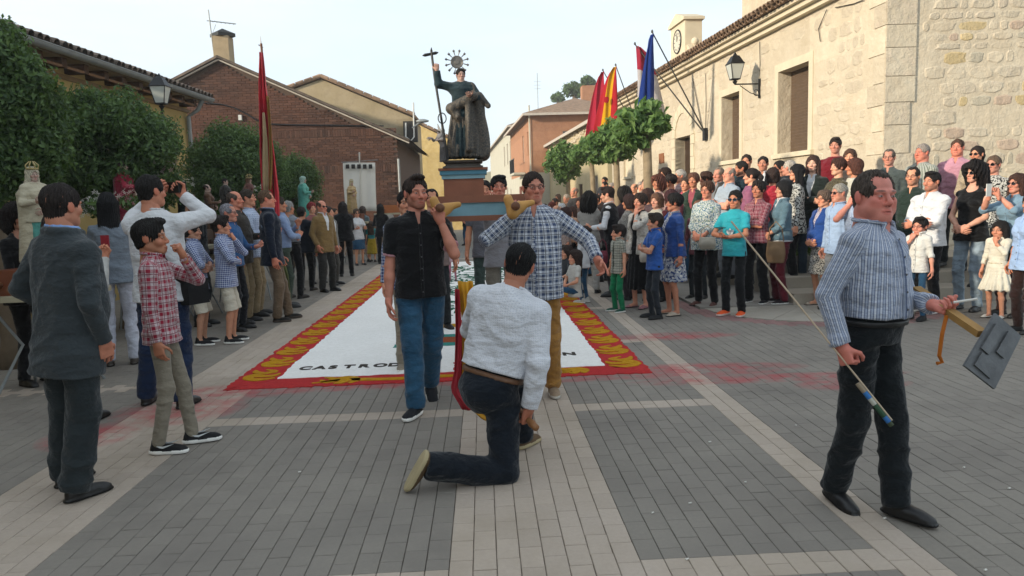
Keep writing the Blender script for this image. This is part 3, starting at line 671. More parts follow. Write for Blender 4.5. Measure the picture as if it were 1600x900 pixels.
    if to.get('cuffcol') is not None:     # contrasting band on a short sleeve
        for sd, (sh, el, wr, D_, N_, kind) in arms.items():
            e = sh+(el-sh)*.66; d = nrm(el-sh); f = F3(); f.cone(e+d*.0*s, e+d*.018*s, .0605*s, .060*s, .005, out=(sd, 0, 0), cap=.012); f.plane(e-d*.016*s, -d, .002)
            V, Q, A = f.mesh(.007); link('sleeve_cuff', mk_mesh('sleeve_cuff', V, Q, (to['cuffcol'],), attrs={'cl': ('FLOAT_VECTOR', A)}), root)
    if belt:
        f = F3(); P0 = pr(.985, 1.015, .008 if to.get('tuck') else .012); f.tube(pel, T, P0, .003); V, Q, A = f.mesh(.009 if tier == 1 else .012); link('belt', mk_mesh('belt', V, Q, (basic('leather_'+belt[1:], belt, .5, .25, 20, spec=.5),), attrs={'cl': ('FLOAT_VECTOR', A)}), root)
    # ---- shoes
    if shoes and legs:
        for sd, (hp, kn, an) in lg.items():
            k, c = shoes[0], shoes[1]; sole = shoes[2] if len(shoes) > 2 else ('#e8e6e0' if k in ('sneaker', 'runner') else '#0b0a0a')
            so_ = link('shoe', shoe_mesh(k, s if not ch else s*1.08), root)
            lift = an[2]-.085*s; srt = shoerotL if sd > 0 else shoerotR
            if isinstance(srt, dict):
                iv = rot('Z', -R(a)); t_ = nrm(iv@np.array(srt['toe'], float)); so2 = iv@np.array(srt['sole'], float); so2 = nrm(so2-t_*(so2@t_)); mr = Matrix(np.stack([np.cross(-t_, -so2), -t_, -so2], 1).tolist()).to_4x4()
            elif srt is not None: mr = Matrix.Rotation(R(srt[2]), 4, 'Z')@Matrix.Rotation(R(srt[1]), 4, 'Y')@Matrix.Rotation(R(srt[0]), 4, 'X')
            else: mr = Matrix.Rotation(sd*R(9)*(0 if walk else 1), 4, 'Z')@Matrix.Rotation(R(lift/s*320) if lift > .01 else 0, 4, 'X')
            M4 = Matrix.Translation(Vector(an))@mr@Matrix.Translation((0, 0, -.085*s)); so_.matrix_basis = M4
            for i, cm in enumerate((basic('shoe_'+c[1:], c, .45 if k == 'dress' else .75, .2, 30, spec=.5 if k == 'dress' else .3), basic('sole_'+sole[1:], sole, .7))):
                so_.material_slots[i].link = 'OBJECT'; so_.material_slots[i].material = cm
    Rz = rot('Z', R(a)); pw = np.array(pos, float)
    root_info = dict(root=root, hc=pw+Rz@hc, Hm=Rz@Hm, s=s, wr={k: pw+Rz@v[2] for k, v in arms.items()}, D={k: Rz@v[3] for k, v in arms.items()}, N={k: Rz@v[4] for k, v in arms.items()}, el={k: pw+Rz@v[1] for k, v in arms.items()}, pw=pw, Rz=Rz, tl=lambda x, f_, z: pw+Rz@tl(x, f_, z))
    return root_info
# ------------------------------------------------ ground, paving, carpet
def red_dust(N, col):
    "spilt red powder and footprints of it on the paving (world metres)"
    p = N.pos(); x, y, _ = N.sep(p)
    def blob(cx, cy, rx, ry):
        a = N.math('POWER', N.math('DIVIDE', N.math('SUBTRACT', x, cx), rx), 2.); b = N.math('POWER', N.math('DIVIDE', N.math('SUBTRACT', y, cy), ry), 2.)
        return N.math('SUBTRACT', 1.0, N.math('ADD', a, b), clamp=True)
    m = None
    for b in [(1.75, 6.55, 1.2, .30), (2.4, 6.15, 1.3, .16), (3.0, 5.85, .5, .22), (-2.5, 5.95, .55, .5), (-2.2, 6.45, .8, .28), (2.1, 8.2, .8, .25), (-2.9, 5.3, .35, .35), (.6, 6.4, 1.0, .12), (-1., 6.42, 1.5, .12)]:
        v = blob(*b); m = v if m is None else N.math('MAXIMUM', m, v)
    nz = N.noise(p, 5., 6, .7); f = N.math('MULTIPLY', N.rng(nz, .36, .60), N.math('POWER', m, .6)); f = N.math('MULTIPLY', f, .72)
    return N.mix(f, col, C('#a5333c'))
def paver_mat(name, c, c2, isl):
    N = NT(name, .85, .25); p = N.pos()
    col = N.mix(N.rng(N.noise(p, 1.1, 5, .6), .35, .68), C(c), C(c2)); col = N.mix(N.rng(N.noise(p, 45, 3), .3, .75, 0, .4), col, tuple(v*.72 for v in C(c)))
    col = N.mix(N.rng(N.noise(p, .55, 6, .68), .52, .70, 0, .5), col, tuple(v*.74 for v in C(c2)))
    sc = N.rng(N.island(), 0, 1, 1-isl, 1+isl); n = N.n('ShaderNodeVectorMath', operation='SCALE'); N.set(n.inputs[0], col); N.set(n.inputs['Scale'], sc)
    N.col(red_dust(N, n.outputs[0])); N.bump(N.noise(p, 130, 4), .35, .003); return N.m
M_GREY = paver_mat('grey_paver', '#857f76', '#77716a', .05); M_TAN = paver_mat('tan_paver', '#aea194', '#a19484', .05); M_PINK = paver_mat('pink_paver', '#8f706c', '#7d625e', .10)
M_PALE = paver_mat('pale_slab', '#a8a196', '#989184', .05)
def groundmat():
    N = NT('street_ground', .9, .2); p = N.pos()
    br = N.n('ShaderNodeTexBrick', {'Scale': 1., 'Mortar Size': .012, 'Brick Width': .21, 'Row Height': .107}); N.set(br.inputs['Vector'], p)
    N.set(br.inputs['Color1'], C('#7d7d7a')); N.set(br.inputs['Color2'], C('#73736f')); N.set(br.inputs['Mortar'], C('#5d5b57'))
    N.col(N.mix(N.rng(N.noise(p, .35, 5), .3, .7, 0, .5), br.outputs[0], C('#8a8379'))); return N.m
g_ = MB(); Nn = 40
g_.poly([(-1500, -1500, -.045), (1500, -1500, -.045), (1500, 1500, -.045), (-1500, 1500, -.045)])
g_.build('ground', basic('earth_ground', '#7c7466', .95, .2, .4, .2), kind='structure')
g_ = MB(); g_.poly([(-9, -12, -.028), (14, -12, -.028), (14, 20, -.028), (-9, 20, -.028)]); g_.build('mortar_bed', basic('joint_sand', '#7f7a71', .95, .2, 3), kind='structure')
g_ = MB(); g_.poly([(-9, 19.9, -.004), (14, 19.9, -.004), (9, 110, -.004), (-9, 110, -.004)]); g_.build('street', groundmat(), kind='structure')
PW, PL, GAP = .1055, .1915, .003
pm = MB(); b_ = .003
w2, l2 = PW/2-GAP/2, PL/2-GAP/2
pm.v = [(-w2, -l2, -.03), (w2, -l2, -.03), (w2, l2, -.03), (-w2, l2, -.03), (-w2+b_, -l2+b_, 0), (w2-b_, -l2+b_, 0), (w2-b_, l2-b_, 0), (-w2+b_, l2-b_, 0), (-w2, -l2, -b_), (w2, -l2, -b_), (w2, l2, -b_), (-w2, l2, -b_)]
pm.f = [[4, 5, 6, 7], [0, 1, 9, 8], [1, 2, 10, 9], [2, 3, 11, 10], [3, 0, 8, 11], [8, 9, 5, 4], [9, 10, 6, 5], [10, 11, 7, 6], [11, 8, 4, 7]]; pm.m = [0]*9
PAV = np.array(pm.v, np.float32); PAQ = np.array(pm.f, np.int32)
def ring_kind(x, y):
    d = math.hypot(x-6.3, y-12.6)
    return d
cells = {'grey': [], 'tan': [], 'pink': [], 'pale': []}
BANDS = [2.985+k*2.52 for k in range(8)]
def fill(ci, x, y0, y1, kindf, start_half):
    y = y0
    while y < y1-.02:
        l = PL*(.5 if start_half and y == y0 else 1.); l = min(l, y1-y)
        if y1-y-l < PL*.3: l = y1-y
        k_ = kindf(x, y+l/2)
        if k_: cells[k_].append((x, y+l/2, l/PL))
        y += l
def kind_at(x, y):
    d = math.hypot(x-4.45, y-10.1)
    if y > 10.12 and x > 2.98: return None
    if 1.42 <= d < 1.72: return 'pink'
    if d < 1.42: return None
    if -.205 < x < .64 or 1.71 < x < 1.92 or -2.865 < x < -2.125: return 'tan'
    if x <= -2.865 and abs(y-6.75) < PL*.54: return 'tan'
    return 'grey'
for ci in range(-62, 62):
    x = -.205+PW*(ci+.5); banded = (-2.125 < x < -.205) or (.64 < x < 1.71)
    if not banded: fill(ci, x, 1.05, 19.9, kind_at, ci % 2); continue
    y = 1.05
    for b in BANDS:
        fill(ci, x, y, b-PL/2, kind_at, ci % 2)
        if ci % 2: cells['tan'] += [(x, b-PL/4, .5), (x, b+PL/4, .5)]
        else: cells['tan'].append((x, b, 1.))
        y = b+PL/2
pvroot = empty('paved_street', (0, 3, 0)); pvroot['kind'] = 'structure'
allc = [(abs(x-.3)+y*1.0, k, x, y) for k, L in cells.items() for x, y, l in L if y > 2.4]
allc.sort(); pick = set((c[2], c[3]) for c in allc[:300])
mats = {'grey': M_GREY, 'tan': M_TAN, 'pink': M_PINK, 'pale': M_PALE}
pme = {k: mk_mesh('paver', PAV, PAQ[:, :], (mats[k],), smooth=False) for k in mats}
rp = np.random.default_rng(3)
for k, L in cells.items():
    far = []
    for x, y, l in L:
        if (x, y) in pick:
            o = link('paver', pme[k], pvroot); o.location = (x, y-3, rp.uniform(-.0015, .001)); o.rotation_euler = (rp.normal(0, .006), rp.normal(0, .004), rp.normal(0, .006))
            o.scale = (1, l, 1)
        else: far.append((x, y, l))
    if far:
        A = np.array(far); n = len(A); z = rp.uniform(-.0015, .001, n); t = rp.normal(0, .007, (n, 3))
        sc_ = np.ones((n, 1, 3)); sc_[:, 0, 1] = (A[:, 2]*PL-GAP)/(PL-GAP); V = PAV[None]*sc_+np.stack([A[:, 0], A[:, 1]-3, z], 1)[:, None]; V = V.copy(); V[:, :, 2] += PAV[None, :, 0]*t[:, :1]+PAV[None, :, 1]*t[:, 1:2]; V[:, :, 0] -= PAV[None, :, 1]*t[:, 2:3]; V[:, :, 1] += PAV[None, :, 0]*t[:, 2:3]
        Q = (PAQ[None]+np.arange(n)[:, None, None]*12).reshape(-1, 4)
        link('paving_field', mk_mesh('paving_field', V.reshape(-1, 3), Q, (mats[k],), smooth=False), pvroot, kind='stuff')
# pale round terrace with radial slabs on the right
tr = empty('round_terrace', (4.45, 10.1, 0)); tr['kind'] = 'structure'
m = MB()
for k in range(7):
    a0, a1 = math.pi+math.pi*k/7+.004, math.pi+math.pi*(k+1)/7-.004
    for r0, r1 in ((0.0, .7), (.706, 1.41)):
        m = MB(); pts = [(r0*math.cos(a0), r0*math.sin(a0)), (r1*math.cos(a0), r1*math.sin(a0)), (r1*math.cos((a0+a1)/2)*1.0, r1*math.sin((a0+a1)/2)), (r1*math.cos(a1), r1*math.sin(a1)), (r0*math.cos(a1), r0*math.sin(a1))]
        if r0 == 0: pts = pts[:4]
        m.poly([(x, y, .004) for x, y in pts]); n_ = len(pts)
        for i in range(n_): a, b = pts[i], pts[(i+1) % n_]; m.poly([(a[0], a[1], -.03), (b[0], b[1], -.03), (b[0], b[1], .004), (a[0], a[1], .004)])
        m.build('slab', M_PALE, tr)
M_CONC = paver_mat('concrete_slab', '#8f8a82', '#858078', .05)
for i in range(9):
    for j in range(5):
        m = MB(); m.box(-1.46+i*.62, -1.46+(i+1)*.62-.006, .02+j*.62, .02+(j+1)*.62-.006, -.03, .02); m.build('slab', M_CONC, tr)
# litter on the ground
for px, py in [(1071, 876), (1163, 755), (1107, 692), (1018, 803), (1575, 765), (466, 739), (1505, 732), (1076, 788), (1242, 666), (1380, 812), (1538, 893)]:
    p = G(px, py); m = MB(); r = random.uniform(.006, .011); m.tube([(p[0], p[1], .006), (p[0]+r*2, p[1]+r*.8, .006)], .004, 5); tag(m.build('paper_scrap', basic('paper_scrap', '#d8d5cc', .8, bst=0)), 'tiny scrap of white paper lying on the paving', 'litter', 'scraps of paper on the paving')
def jag(pts, step, amp, seed):
    r = np.random.default_rng(seed); out = []
    for i in range(len(pts)):
        a, b = np.array(pts[i], float), np.array(pts[(i+1) % len(pts)], float); n = max(1, int(np.linalg.norm(b-a)/step))
        for k in range(n): out.append(a+(b-a)*k/n+r.normal(0, amp, 2)*(k > 0))
    return out
def sheet(name, loops, z, mat, parent, off=(0, 0), **k):
    "flat raised sheet of powder; first loop outline"
    m = MB(); L = loops; m.poly([(x-off[0], y-off[1], z) for x, y in L])
    for i in range(len(L)):
        a, b = L[i], L[(i+1) % len(L)]; m.poly([(a[0]-off[0], a[1]-off[1], z-.012), (b[0]-off[0], b[1]-off[1], z-.012), (b[0]-off[0], b[1]-off[1], z), (a[0]-off[0], a[1]-off[1], z)][::-1 if False else 1])
    return m.build(name, mat, parent, **k)
def powder(name, c, c2):
    N = NT(name, .95, .1); p = N.pos(); col = N.mix(N.rng(N.noise(p, 26, 5, .75), .35, .68), C(c), C(c2)); col = N.mix(N.rng(N.noise(p, 2.2, 4), .4, .7, 0, .45), col, C(c2)); N.col(col); N.bump(N.noise(p, 60, 5, .7), .8, .008); return N.m
PWH = powder('white_powder', '#efeeea', '#dedcd7'); PRD = powder('red_powder', '#bb3533', '#9a282c'); PYL = powder('yellow_powder', '#c0901a', '#a07014'); PBK = powder('dark_powder', '#35302c', '#4b4640')
PGR = powder('green_powder', '#2f6b52', '#234f3e'); POR = powder('terracotta_powder', '#9c5232', '#7c3f28'); PTE = powder('teal_powder', '#3c8a80', '#2e6e68')
cx0, cx1, cy0, cy1 = -2.36, 1.48, 6.50, 19.5; ix0, ix1, iy0 = -1.94, 1.075, 6.86
car = empty('sawdust_carpet', (-.44, 6.5, 0), 0, 'long red bordered white carpet of coloured sawdust laid on the street paving', 'sawdust carpet'); co_ = (-.44, 6.5)
sheet('red_border', jag([(cx0, cy0), (cx1, cy0), (ix1, iy0), (ix0, iy0)], .05, .012, 1), .007, PRD, car, co_)
sheet('red_border', jag([(cx0, cy0), (ix0, iy0), (ix0, cy1), (cx0, cy1)], .06, .010, 2), .007, PRD, car, co_)
sheet('red_border', jag([(ix1, iy0), (cx1, cy0), (cx1, cy1), (ix1, cy1)], .06, .010, 3), .007, PRD, car, co_)
sheet('white_field', jag([(ix0-.03, iy0-.03), (ix1+.03, iy0-.03), (ix1+.03, cy1), (ix0-.03, cy1)], .06, .008, 4), .011, PWH, car, co_)
def stroke(m, pts, wd, z):
    pts = [np.array(p, float) for p in pts]; n = len(pts)
    # smooth the polyline
    for _ in range(2):
        q = [pts[0]]; wq = [wd[0]]
        for i in range(len(pts)-1): q += [pts[i]*.75+pts[i+1]*.25, pts[i]*.25+pts[i+1]*.75]; wq += [wd[i]*.75+wd[i+1]*.25, wd[i]*.25+wd[i+1]*.75]
        q.append(pts[-1]); wq.append(wd[-1]); pts, wd = q, wq
    L, Rr = [], []
    for i, p in enumerate(pts):
        d = pts[min(i+1, len(pts)-1)]-pts[max(0, i-1)]; d = d/(np.linalg.norm(d)+1e-9); nn = np.array([-d[1], d[0]]); j = random.uniform(.85, 1.15); L.append(p+nn*wd[i]*j/2); Rr.append(p-nn*wd[i]*j/2)
    for i in range(len(pts)-1):
        m.poly([(*Rr[i], z), (*Rr[i+1], z), (*L[i+1], z), (*L[i], z)])
        m.poly([(*L[i], z-.01), (*L[i], z), (*L[i+1], z), (*L[i+1], z-.01)]); m.poly([(*Rr[i], z), (*Rr[i], z-.01), (*Rr[i+1], z-.01), (*Rr[i+1], z)])
def flame(cx, cy, sgn, ang_, sc=1.):
    m = MB(); ca, sa = math.cos(ang_), math.sin(ang_)
    T_ = lambda P: [(cx-co_[0]+(x*ca-y*sa)*sc*sgn, cy-co_[1]+(x*sa+y*ca)*sc) for x, y in P]
    stroke(m, T_([(-.15, -.13), (-.02, -.20), (.12, -.14), (.13, 0), (.0, .09), (-.10, .16), (.04, .26)]), [.03, .08, .10, .11, .10, .08, .02], .0125)
    stroke(m, T_([(.10, -.02), (-.02, -.06), (-.13, -.03), (-.15, .06)]), [.08, .09, .075, .02], .0135)
    stroke(m, T_([(.02, .08), (.12, .14), (.14, .24)]), [.08, .07, .02], .0145)
    m.build('flame_motif', PYL, car)
k = 0; y = 6.95
while y < 19:
    flame(1.285, y, 1, .0, .95); flame(-2.15, y+.05, -1, .0, .95); y += .58
for x in (-1.35, .25, .78): flame(x, 6.67, 1, 1.5, .75 if x < .3 else .6)
m = MB(); stroke(m, [(-1.6+.44, .10), (-1.3+.44, .2), (-.9+.44, .13), (-.4+.44, .19), (-.05+.44, .12)], [.02, .10, .07, .11, .03], .0125); m.build('flame_motif', PYL, car)
def text_mesh(txt, size, mat, name, parent, loc, rz=0., rx=0., ext=.004, font_w=0.0, sx=1.):
    cu = bpy.data.curves.new(name, 'FONT'); cu.body = txt; cu.size = size; cu.extrude = ext; cu.offset = font_w
    o = bpy.data.objects.new(name, cu); dg = None
    COL.objects.link(o); bpy.context.view_layer.update(); me = bpy.data.meshes.new_from_object(o.evaluated_get(bpy.context.evaluated_depsgraph_get())); bpy.data.objects.remove(o)
    me.materials.clear(); me.materials.append(mat); r = link(name, me, parent); r.location = loc; r.rotation_euler = (rx, 0, rz); r.scale = (sx, 1, 1); return r
x = -1.86
for chx in 'CASTRODE':
    text_mesh(chx, .19, PBK, 'letter', car, (x-co_[0], 7.16-co_[1], .013), 0, 0, .003, .008, .88); x += .145
for chx, x in (('I', .54), ('O', .60), ('N', .76)): text_mesh(chx, .19, PBK, 'letter', car, (x-co_[0], 7.34-co_[1], .013), 0, 0, .003, .008, .95)
# picture laid in the middle of the carpet: a red and gold shaft, stepped base, green foliage
def rect(name, x0, x1, y0, y1, z, mat, sd=5): sheet(name, jag([(x0, y0), (x1, y0), (x1, y1), (x0, y1)], .05, .006, sd), z, mat, car, co_)
rect('picture_base', -1.05, .28, 8.1, 8.28, .014, PTE, 6); rect('picture_base', -1.0, .24, 8.28, 8.62, .0145, POR, 7); rect('picture_base', -.86, .1, 8.62, 8.80, .015, PTE, 8)
rect('picture_shaft', -.33, -.20, 6.88, 13.5, .0165, PRD, 9); rect('picture_shaft', -.20, -.09, 6.88, 13.5, .0165, PYL, 10)
rect('picture_base', -.75, .0, 9.3, 9.55, .015, PYL, 11)
m = MB(); rl = np.random.default_rng(5)
for k in range(1150):
    x = rl.uniform(-1.15, .75); y = rl.uniform(9.9, 18.8)
    if (int(y/.7) % 3 == 2) and rl.random() < .8: continue
    a = rl.uniform(0, math.pi); l = rl.uniform(.06, .16); m_ = np.array([math.cos(a), math.sin(a)*1.4])*l
    x -= co_[0]; y -= co_[1]; stroke(m, [(x-m_[0], y-m_[1]), (x+.02, y+.01), (x+m_[0], y+m_[1])], [.01, .07, .01], .0135+.0001*(k % 20))
m.build('green_foliage', PGR, car, kind='stuff')
# steps and landing along the town hall
TY = 12.6; TH0 = np.array([AT(1380, 250, TY)[0], TY, 0.]); THA = math.atan2(-1, .062)
stp = empty('steps', TH0, THA); stp['kind'] = 'structure'
M_STEP = basic('step_stone', '#9b9284', .9, .15, 3, .3, 30)
for i, (d0, d1, z0, z1) in enumerate(((3.0, 2.3, 0, .16), (2.3, 1.6, 0, .32), (1.6, -.0, 0, .48))):
    L_ = 22; n = 18
    for j in range(n):
        m = MB(); m.box(-L_+L_*j/n+.003, -L_+L_*(j+1)/n-.003, -d0, -d1-.002, z0-.03, z1); m.build('step_slab', M_STEP, stp)
stp2 = empty('steps', (TH0[0], TY, 0)); stp2['kind'] = 'structure'
for i, (y0, y1, z1) in enumerate(((-2.5, -1.9, .16), (-1.9, -1.3, .32), (-1.3, .0, .48))):
    for j in range(6): m = MB(); m.box(-2.6+j*1.9+.003, -2.6+(j+1)*1.9-.003, y0, y1-.002, -.03, z1-.001); m.build('step_slab', M_STEP, stp2)
# ------------------------------------------------ buildings
def stonemat(name, c, c2, c3, sc=1.0, bst=.8):
    N = NT(name, .92, .2); p = N.obj()
    col = N.mix(N.rng(N.noise(p, 1.3*sc, 6, .65), .35, .65), C(c), C(c2)); col = N.mix(N.rng(N.noise(p, 5.5*sc, 5, .7), .5, .72, 0, .75), col, C(c3))
    pk = N.noise(p, 26*sc, 5, .7); col = N.mix(N.rng(pk, .55, .75, 0, .35), col, tuple(v*.55 for v in C(c3)))
    v = N.rng(N.island(), 0, 1, .93, 1.07); n = N.n('ShaderNodeVectorMath', operation='SCALE'); N.set(n.inputs[0], col); N.set(n.inputs['Scale'], v); N.col(n.outputs[0])
    b1 = N.n('ShaderNodeBump', {'Strength': bst, 'Distance': .05, 'Height': N.noise(p, 4.5*sc, 6, .65)}); N.bump(pk, .6, .012, b1.outputs[0]); return N.m
M_ASH = stonemat('limestone', '#cabfa9', '#bfb19a', '#d0c5af'); M_RUB = stonemat('rubble_mortar', '#c8bca6', '#bcae97', '#cec3ad'); M_STN = stonemat('wall_stone', '#c6bba6', '#bbae98', '#c0b09e', 1.4, .9)
M_PLAST = stonemat('weathered_render', '#b8a784', '#a8946c', '#998a72', .8, .35)
M_TRIM = basic('dressed_stone', '#cdc1a8', .85, .1, 2.5, .3, 40); M_TILE = basic('clay_tile', '#75675b', .9, .35, 4, .4, 30, island=.3, c2='#4f4842'); M_TILEL = basic('pale_clay_tile', '#8d7460', .9, .35, 4, .4, 30, island=.3, c2='#6b5a4a')
M_SHUT = basic('brown_shutter', '#5e4d3e', .7, .15, 8); M_DARK = basic('dark_interior', '#15130f', .6, bst=0); M_GLASS = basic('window_glass', '#1b2226', .08, .1, 1, 0, spec=.8)
M_IRON = basic('black_iron', '#17181a', .5, .2, 20, spec=.4); M_ZINC = basic('zinc_gutter', '#8f9494', .5, .15, 6, .1, metal=.3); M_WOODB = basic('brown_beam', '#4b3728', .85, .3, 5)
def wallface(m, x0, x1, z0, z1, ops=(), depth=.3, mi=0, y=0.):
    xs = sorted({x0, x1, *[v for o in ops for v in o[:2]]}); zs = sorted({z0, z1, *[v for o in ops for v in o[2:4]]})
    for a, b in zip(xs, xs[1:]):
        for c, d in zip(zs, zs[1:]):
            if any(o[0]-1e-6 <= a and b <= o[1]+1e-6 and o[2]-1e-6 <= c and d <= o[3]+1e-6 for o in ops): continue
            m.poly([(a, y, c), (b, y, c), (b, y, d), (a, y, d)], mi)
    for o in ops:
        a, b, c, d = o[:4]; Y = y+depth
        m.poly([(a, y, c), (a, y, d), (a, Y, d), (a, Y, c)], mi); m.poly([(b, y, c), (b, Y, c), (b, Y, d), (b, y, d)], mi)
        m.poly([(a, y, d), (b, y, d), (b, Y, d), (a, Y, d)], mi); m.poly([(a, y, c), (a, Y, c), (b, Y, c), (b, y, c)], mi)
def tile_unit(L=.42, r=.085, n=6):
    m = MB(); P = []
    for yy, rr in ((0, r), (L, r*.82)):
        for rad in (rr, rr-.014): P.append([(rad*math.cos(math.pi*j/n), yy, rad*math.sin(math.pi*j/n)) for j in range(n+1)])
    o0, i0, o1, i1 = P
    for j in range(n):
        m.poly([o0[j], o0[j+1], o1[j+1], o1[j]]); m.poly([i0[j+1], i0[j], i1[j], i1[j+1]]); m.poly([o0[j+1], o0[j], i0[j], i0[j+1]])
    return m
TU = tile_unit(); TILE_ME = {}
def tile_roof(root, x0, x1, y0, z0, slope, rows, mat, indiv=1, pitch=.19, seed=1):
    "roof plane rising from the eave line (y0,z0) towards +y local; eave rows as single tiles, the rest joined"
    if mat.name not in TILE_ME: TILE_ME[mat.name] = TU.mesh('tile', mat, True)
    r = random.Random(seed); ca, sa = math.cos(slope), math.sin(slope); joined = MB(); n = int((x1-x0)/pitch); cnt = 0
    for i in range(n+1):
        x = x0+i*pitch+r.uniform(-.008, .008)
        for row in range(rows):
            for flip in (0, 1):
                d = row*.36+r.uniform(-.02, .02)-(.06 if not flip else .0); xx = x+(pitch/2 if flip else 0); off = .035 if not flip else .03
                loc = Vector((xx, y0+d*ca-off*sa, z0+d*sa+off*ca)); M = Matrix.Translation(loc)@Matrix.Rotation(slope+r.uniform(-.02, .02)-.02, 4, 'X')@Matrix.Rotation(math.pi*flip, 4, 'Y')@Matrix.Rotation(r.uniform(-.03, .03), 4, 'Z')
                if row < indiv and cnt < 290: cnt += 1; o = link('tile', TILE_ME[mat.name], root); o.matrix_basis = M
                else:
                    i0 = len(joined.v); joined.v += [tuple(M@Vector(p)) for p in TU.v]; joined.f += [[i0+q for q in f] for f in TU.f]; joined.m += TU.m
    if joined.v: joined.build('roof_tiling', mat, root, True, kind='stuff')
def slab(root, name, x0, x1, y0, z0, y1, z1, th, mat):
    m = MB(); i = 0
    m.v = [(x0, y0, z0-th), (x1, y0, z0-th), (x1, y1, z1-th), (x0, y1, z1-th), (x0, y0, z0), (x1, y0, z0), (x1, y1, z1), (x0, y1, z1)]
    m.f = [[0, 3, 2, 1], [4, 5, 6, 7], [0, 1, 5, 4], [1, 2, 6, 5], [2, 3, 7, 6], [3, 0, 4, 7]]; m.m = [0]*6; return m.build(name, mat, root)
def stone_blob(m, x, z, w, h, prod, r, y=0.):
    n = 10; ph = r.uniform(0, 6); a = []; b = []
    for k in range(n):
        t = 2*math.pi*k/n; c, s_ = math.cos(t), math.sin(t); q = .5*(abs(c)**4+abs(s_)**4)**(-.25); j = 1+r.uniform(-.17, .07)
        a.append((x+c*q*w*j, y, z+s_*q*h*j)); b.append((x+c*q*w*j*.82, y-prod, z+s_*q*h*j*.80))
    for k in range(n): m.poly([a[k], a[(k+1) % n], b[(k+1) % n], b[k]])
    m.poly([(p[0], p[1], p[2]) for p in b]) 
def lantern(root, x, y, z, s=1.):
    "four-sided street lantern, its foot at (x,y,z)"
    m = MB(); b0, b1, h = .085*s, .15*s, .33*s
    for sx, sy in ((-1, -1), (1, -1), (1, 1), (-1, 1)): m.bar((x+sx*b0, y+sy*b0, z+.05*s), (x+sx*b1, y+sy*b1, z+.05*s+h), .014*s)
    for zz, b in ((z+.05*s, b0), (z+.05*s+h, b1)):
        for p, q in (((-1, -1), (1, -1)), ((1, -1), (1, 1)), ((1, 1), (-1, 1)), ((-1, 1), (-1, -1))): m.bar((x+p[0]*b, y+p[1]*b, zz), (x+q[0]*b, y+q[1]*b, zz), .022*s)
    m.build('lamp_frame', M_IRON, root)
    for p, q in (((-1, -1), (1, -1)), ((1, -1), (1, 1)), ((1, 1), (-1, 1)), ((-1, 1), (-1, -1))):
        g = MB(); g.poly([(x+p[0]*b0, y+p[1]*b0, z+.06*s), (x+q[0]*b0, y+q[1]*b0, z+.06*s), (x+q[0]*b1, y+q[1]*b1, z+.04*s+h), (x+p[0]*b1, y+p[1]*b1, z+.04*s+h)]); g.build('pane', basic('frosted_pane', '#b9bcb4', .3, .05, 3, 0), root)
    m = MB(); m.lathe([(.235*s, 0), (.20*s, .03*s), (.13*s, .13*s), (.10*s, .17*s), (.05*s, .185*s), (.03*s, .22*s), (.012*s, .25*s)], (x, y, z+.05*s+h), 4); m.v = [((a-x)*math.cos(R(45))-(b-y)*math.sin(R(45))+x, (a-x)*math.sin(R(45))+(b-y)*math.cos(R(45))+y, c) for a, b, c in m.v]
    m.build('lamp_cap', M_IRON, root); m = MB(); m.lathe([(.02*s, -.06*s), (.06*s, 0), (.03*s, .02*s), (.05*s, .05*s)], (x, y, z), 8); m.build('lamp_foot', M_IRON, root)
# ---- town hall (right)
TH = empty('town_hall', TH0, THA, 'long pale stone town hall with clock turret, deep windows and arched doorway', 'building')
def U(px):   # photo column -> position along the front wall (negative = away)
    mm = ray(px, 300); q = mm[0]/mm[1]; k = -.062; Y = (TH0[0]-k*TH0[1])/(q-k); return -(Y-TH0[1])*math.hypot(1, k)
def ZW(px, py):
    x = U(px); Y = TH0[1]-x/math.hypot(1, .062); return AT(px, py, Y)[2]
EZ = 5.13
w1 = (U(1215), U(1262), ZW(1250, 236), ZW(1262, 95)); w2 = (U(1128), U(1155.5), ZW(1150, 249), ZW(1155, 142)); dr = (U(1056), U(1080), .48, 3.35); w3 = (U(975), U(988), 2.35, 3.1)
UE = -19.7
m = MB(); wallface(m, UE, 0, -.1, EZ, [w1, w2, dr, w3], .33); m.build('front_wall', M_RUB, TH)
def winparts(o, root, nslat=26):
    a, b, c, d = o; m = MB(); m.box(a, b, .29, .32, c, d); sh = m.build('shutter', M_SHUT, root)
    m = MB(); h = (d-c)/nslat
    for k in range(nslat): m.poly([(a+.03, .288, c+k*h), (b-.03, .288, c+k*h), (b-.03, .276, c+(k+.8)*h), (a+.03, .276, c+(k+.8)*h)]); m.poly([(a+.03, .276, c+(k+.8)*h), (b-.03, .276, c+(k+.8)*h), (b-.03, .288, c+(k+1)*h), (a+.03, .288, c+(k+1)*h)])
    m.build('shutter_slats', M_SHUT, sh, kind='stuff')
for o in (w1, w2):
    winparts(o, TH); a, b, c, d = o
    for q, bx in (('surround', (a-.17, a, -.02, .002, c, d+.17)), ('surround', (b, b+.17, -.02, .002, c, d+.17)), ('surround', (a, b, -.02, .002, d, d+.17))):
        m = MB(); m.box(bx[0], bx[1]-.002, bx[2], .01, bx[4], bx[5]); m.build(q, M_TRIM, TH)
    m = MB(); m.box(a-.22, b+.22, -.07, .30, c-.10, c-.001); m.build('sill', M_TRIM, TH)
m = MB(); m.box(w3[0], w3[1], .08, .1, w3[2], w3[3]); m.build('blind_window', M_TRIM, TH); m = MB(); m.box(w3[0]-.1, w3[1]+.1, -.06, .01, w3[2]-.09, w3[2]); m.build('sill', M_TRIM, TH)
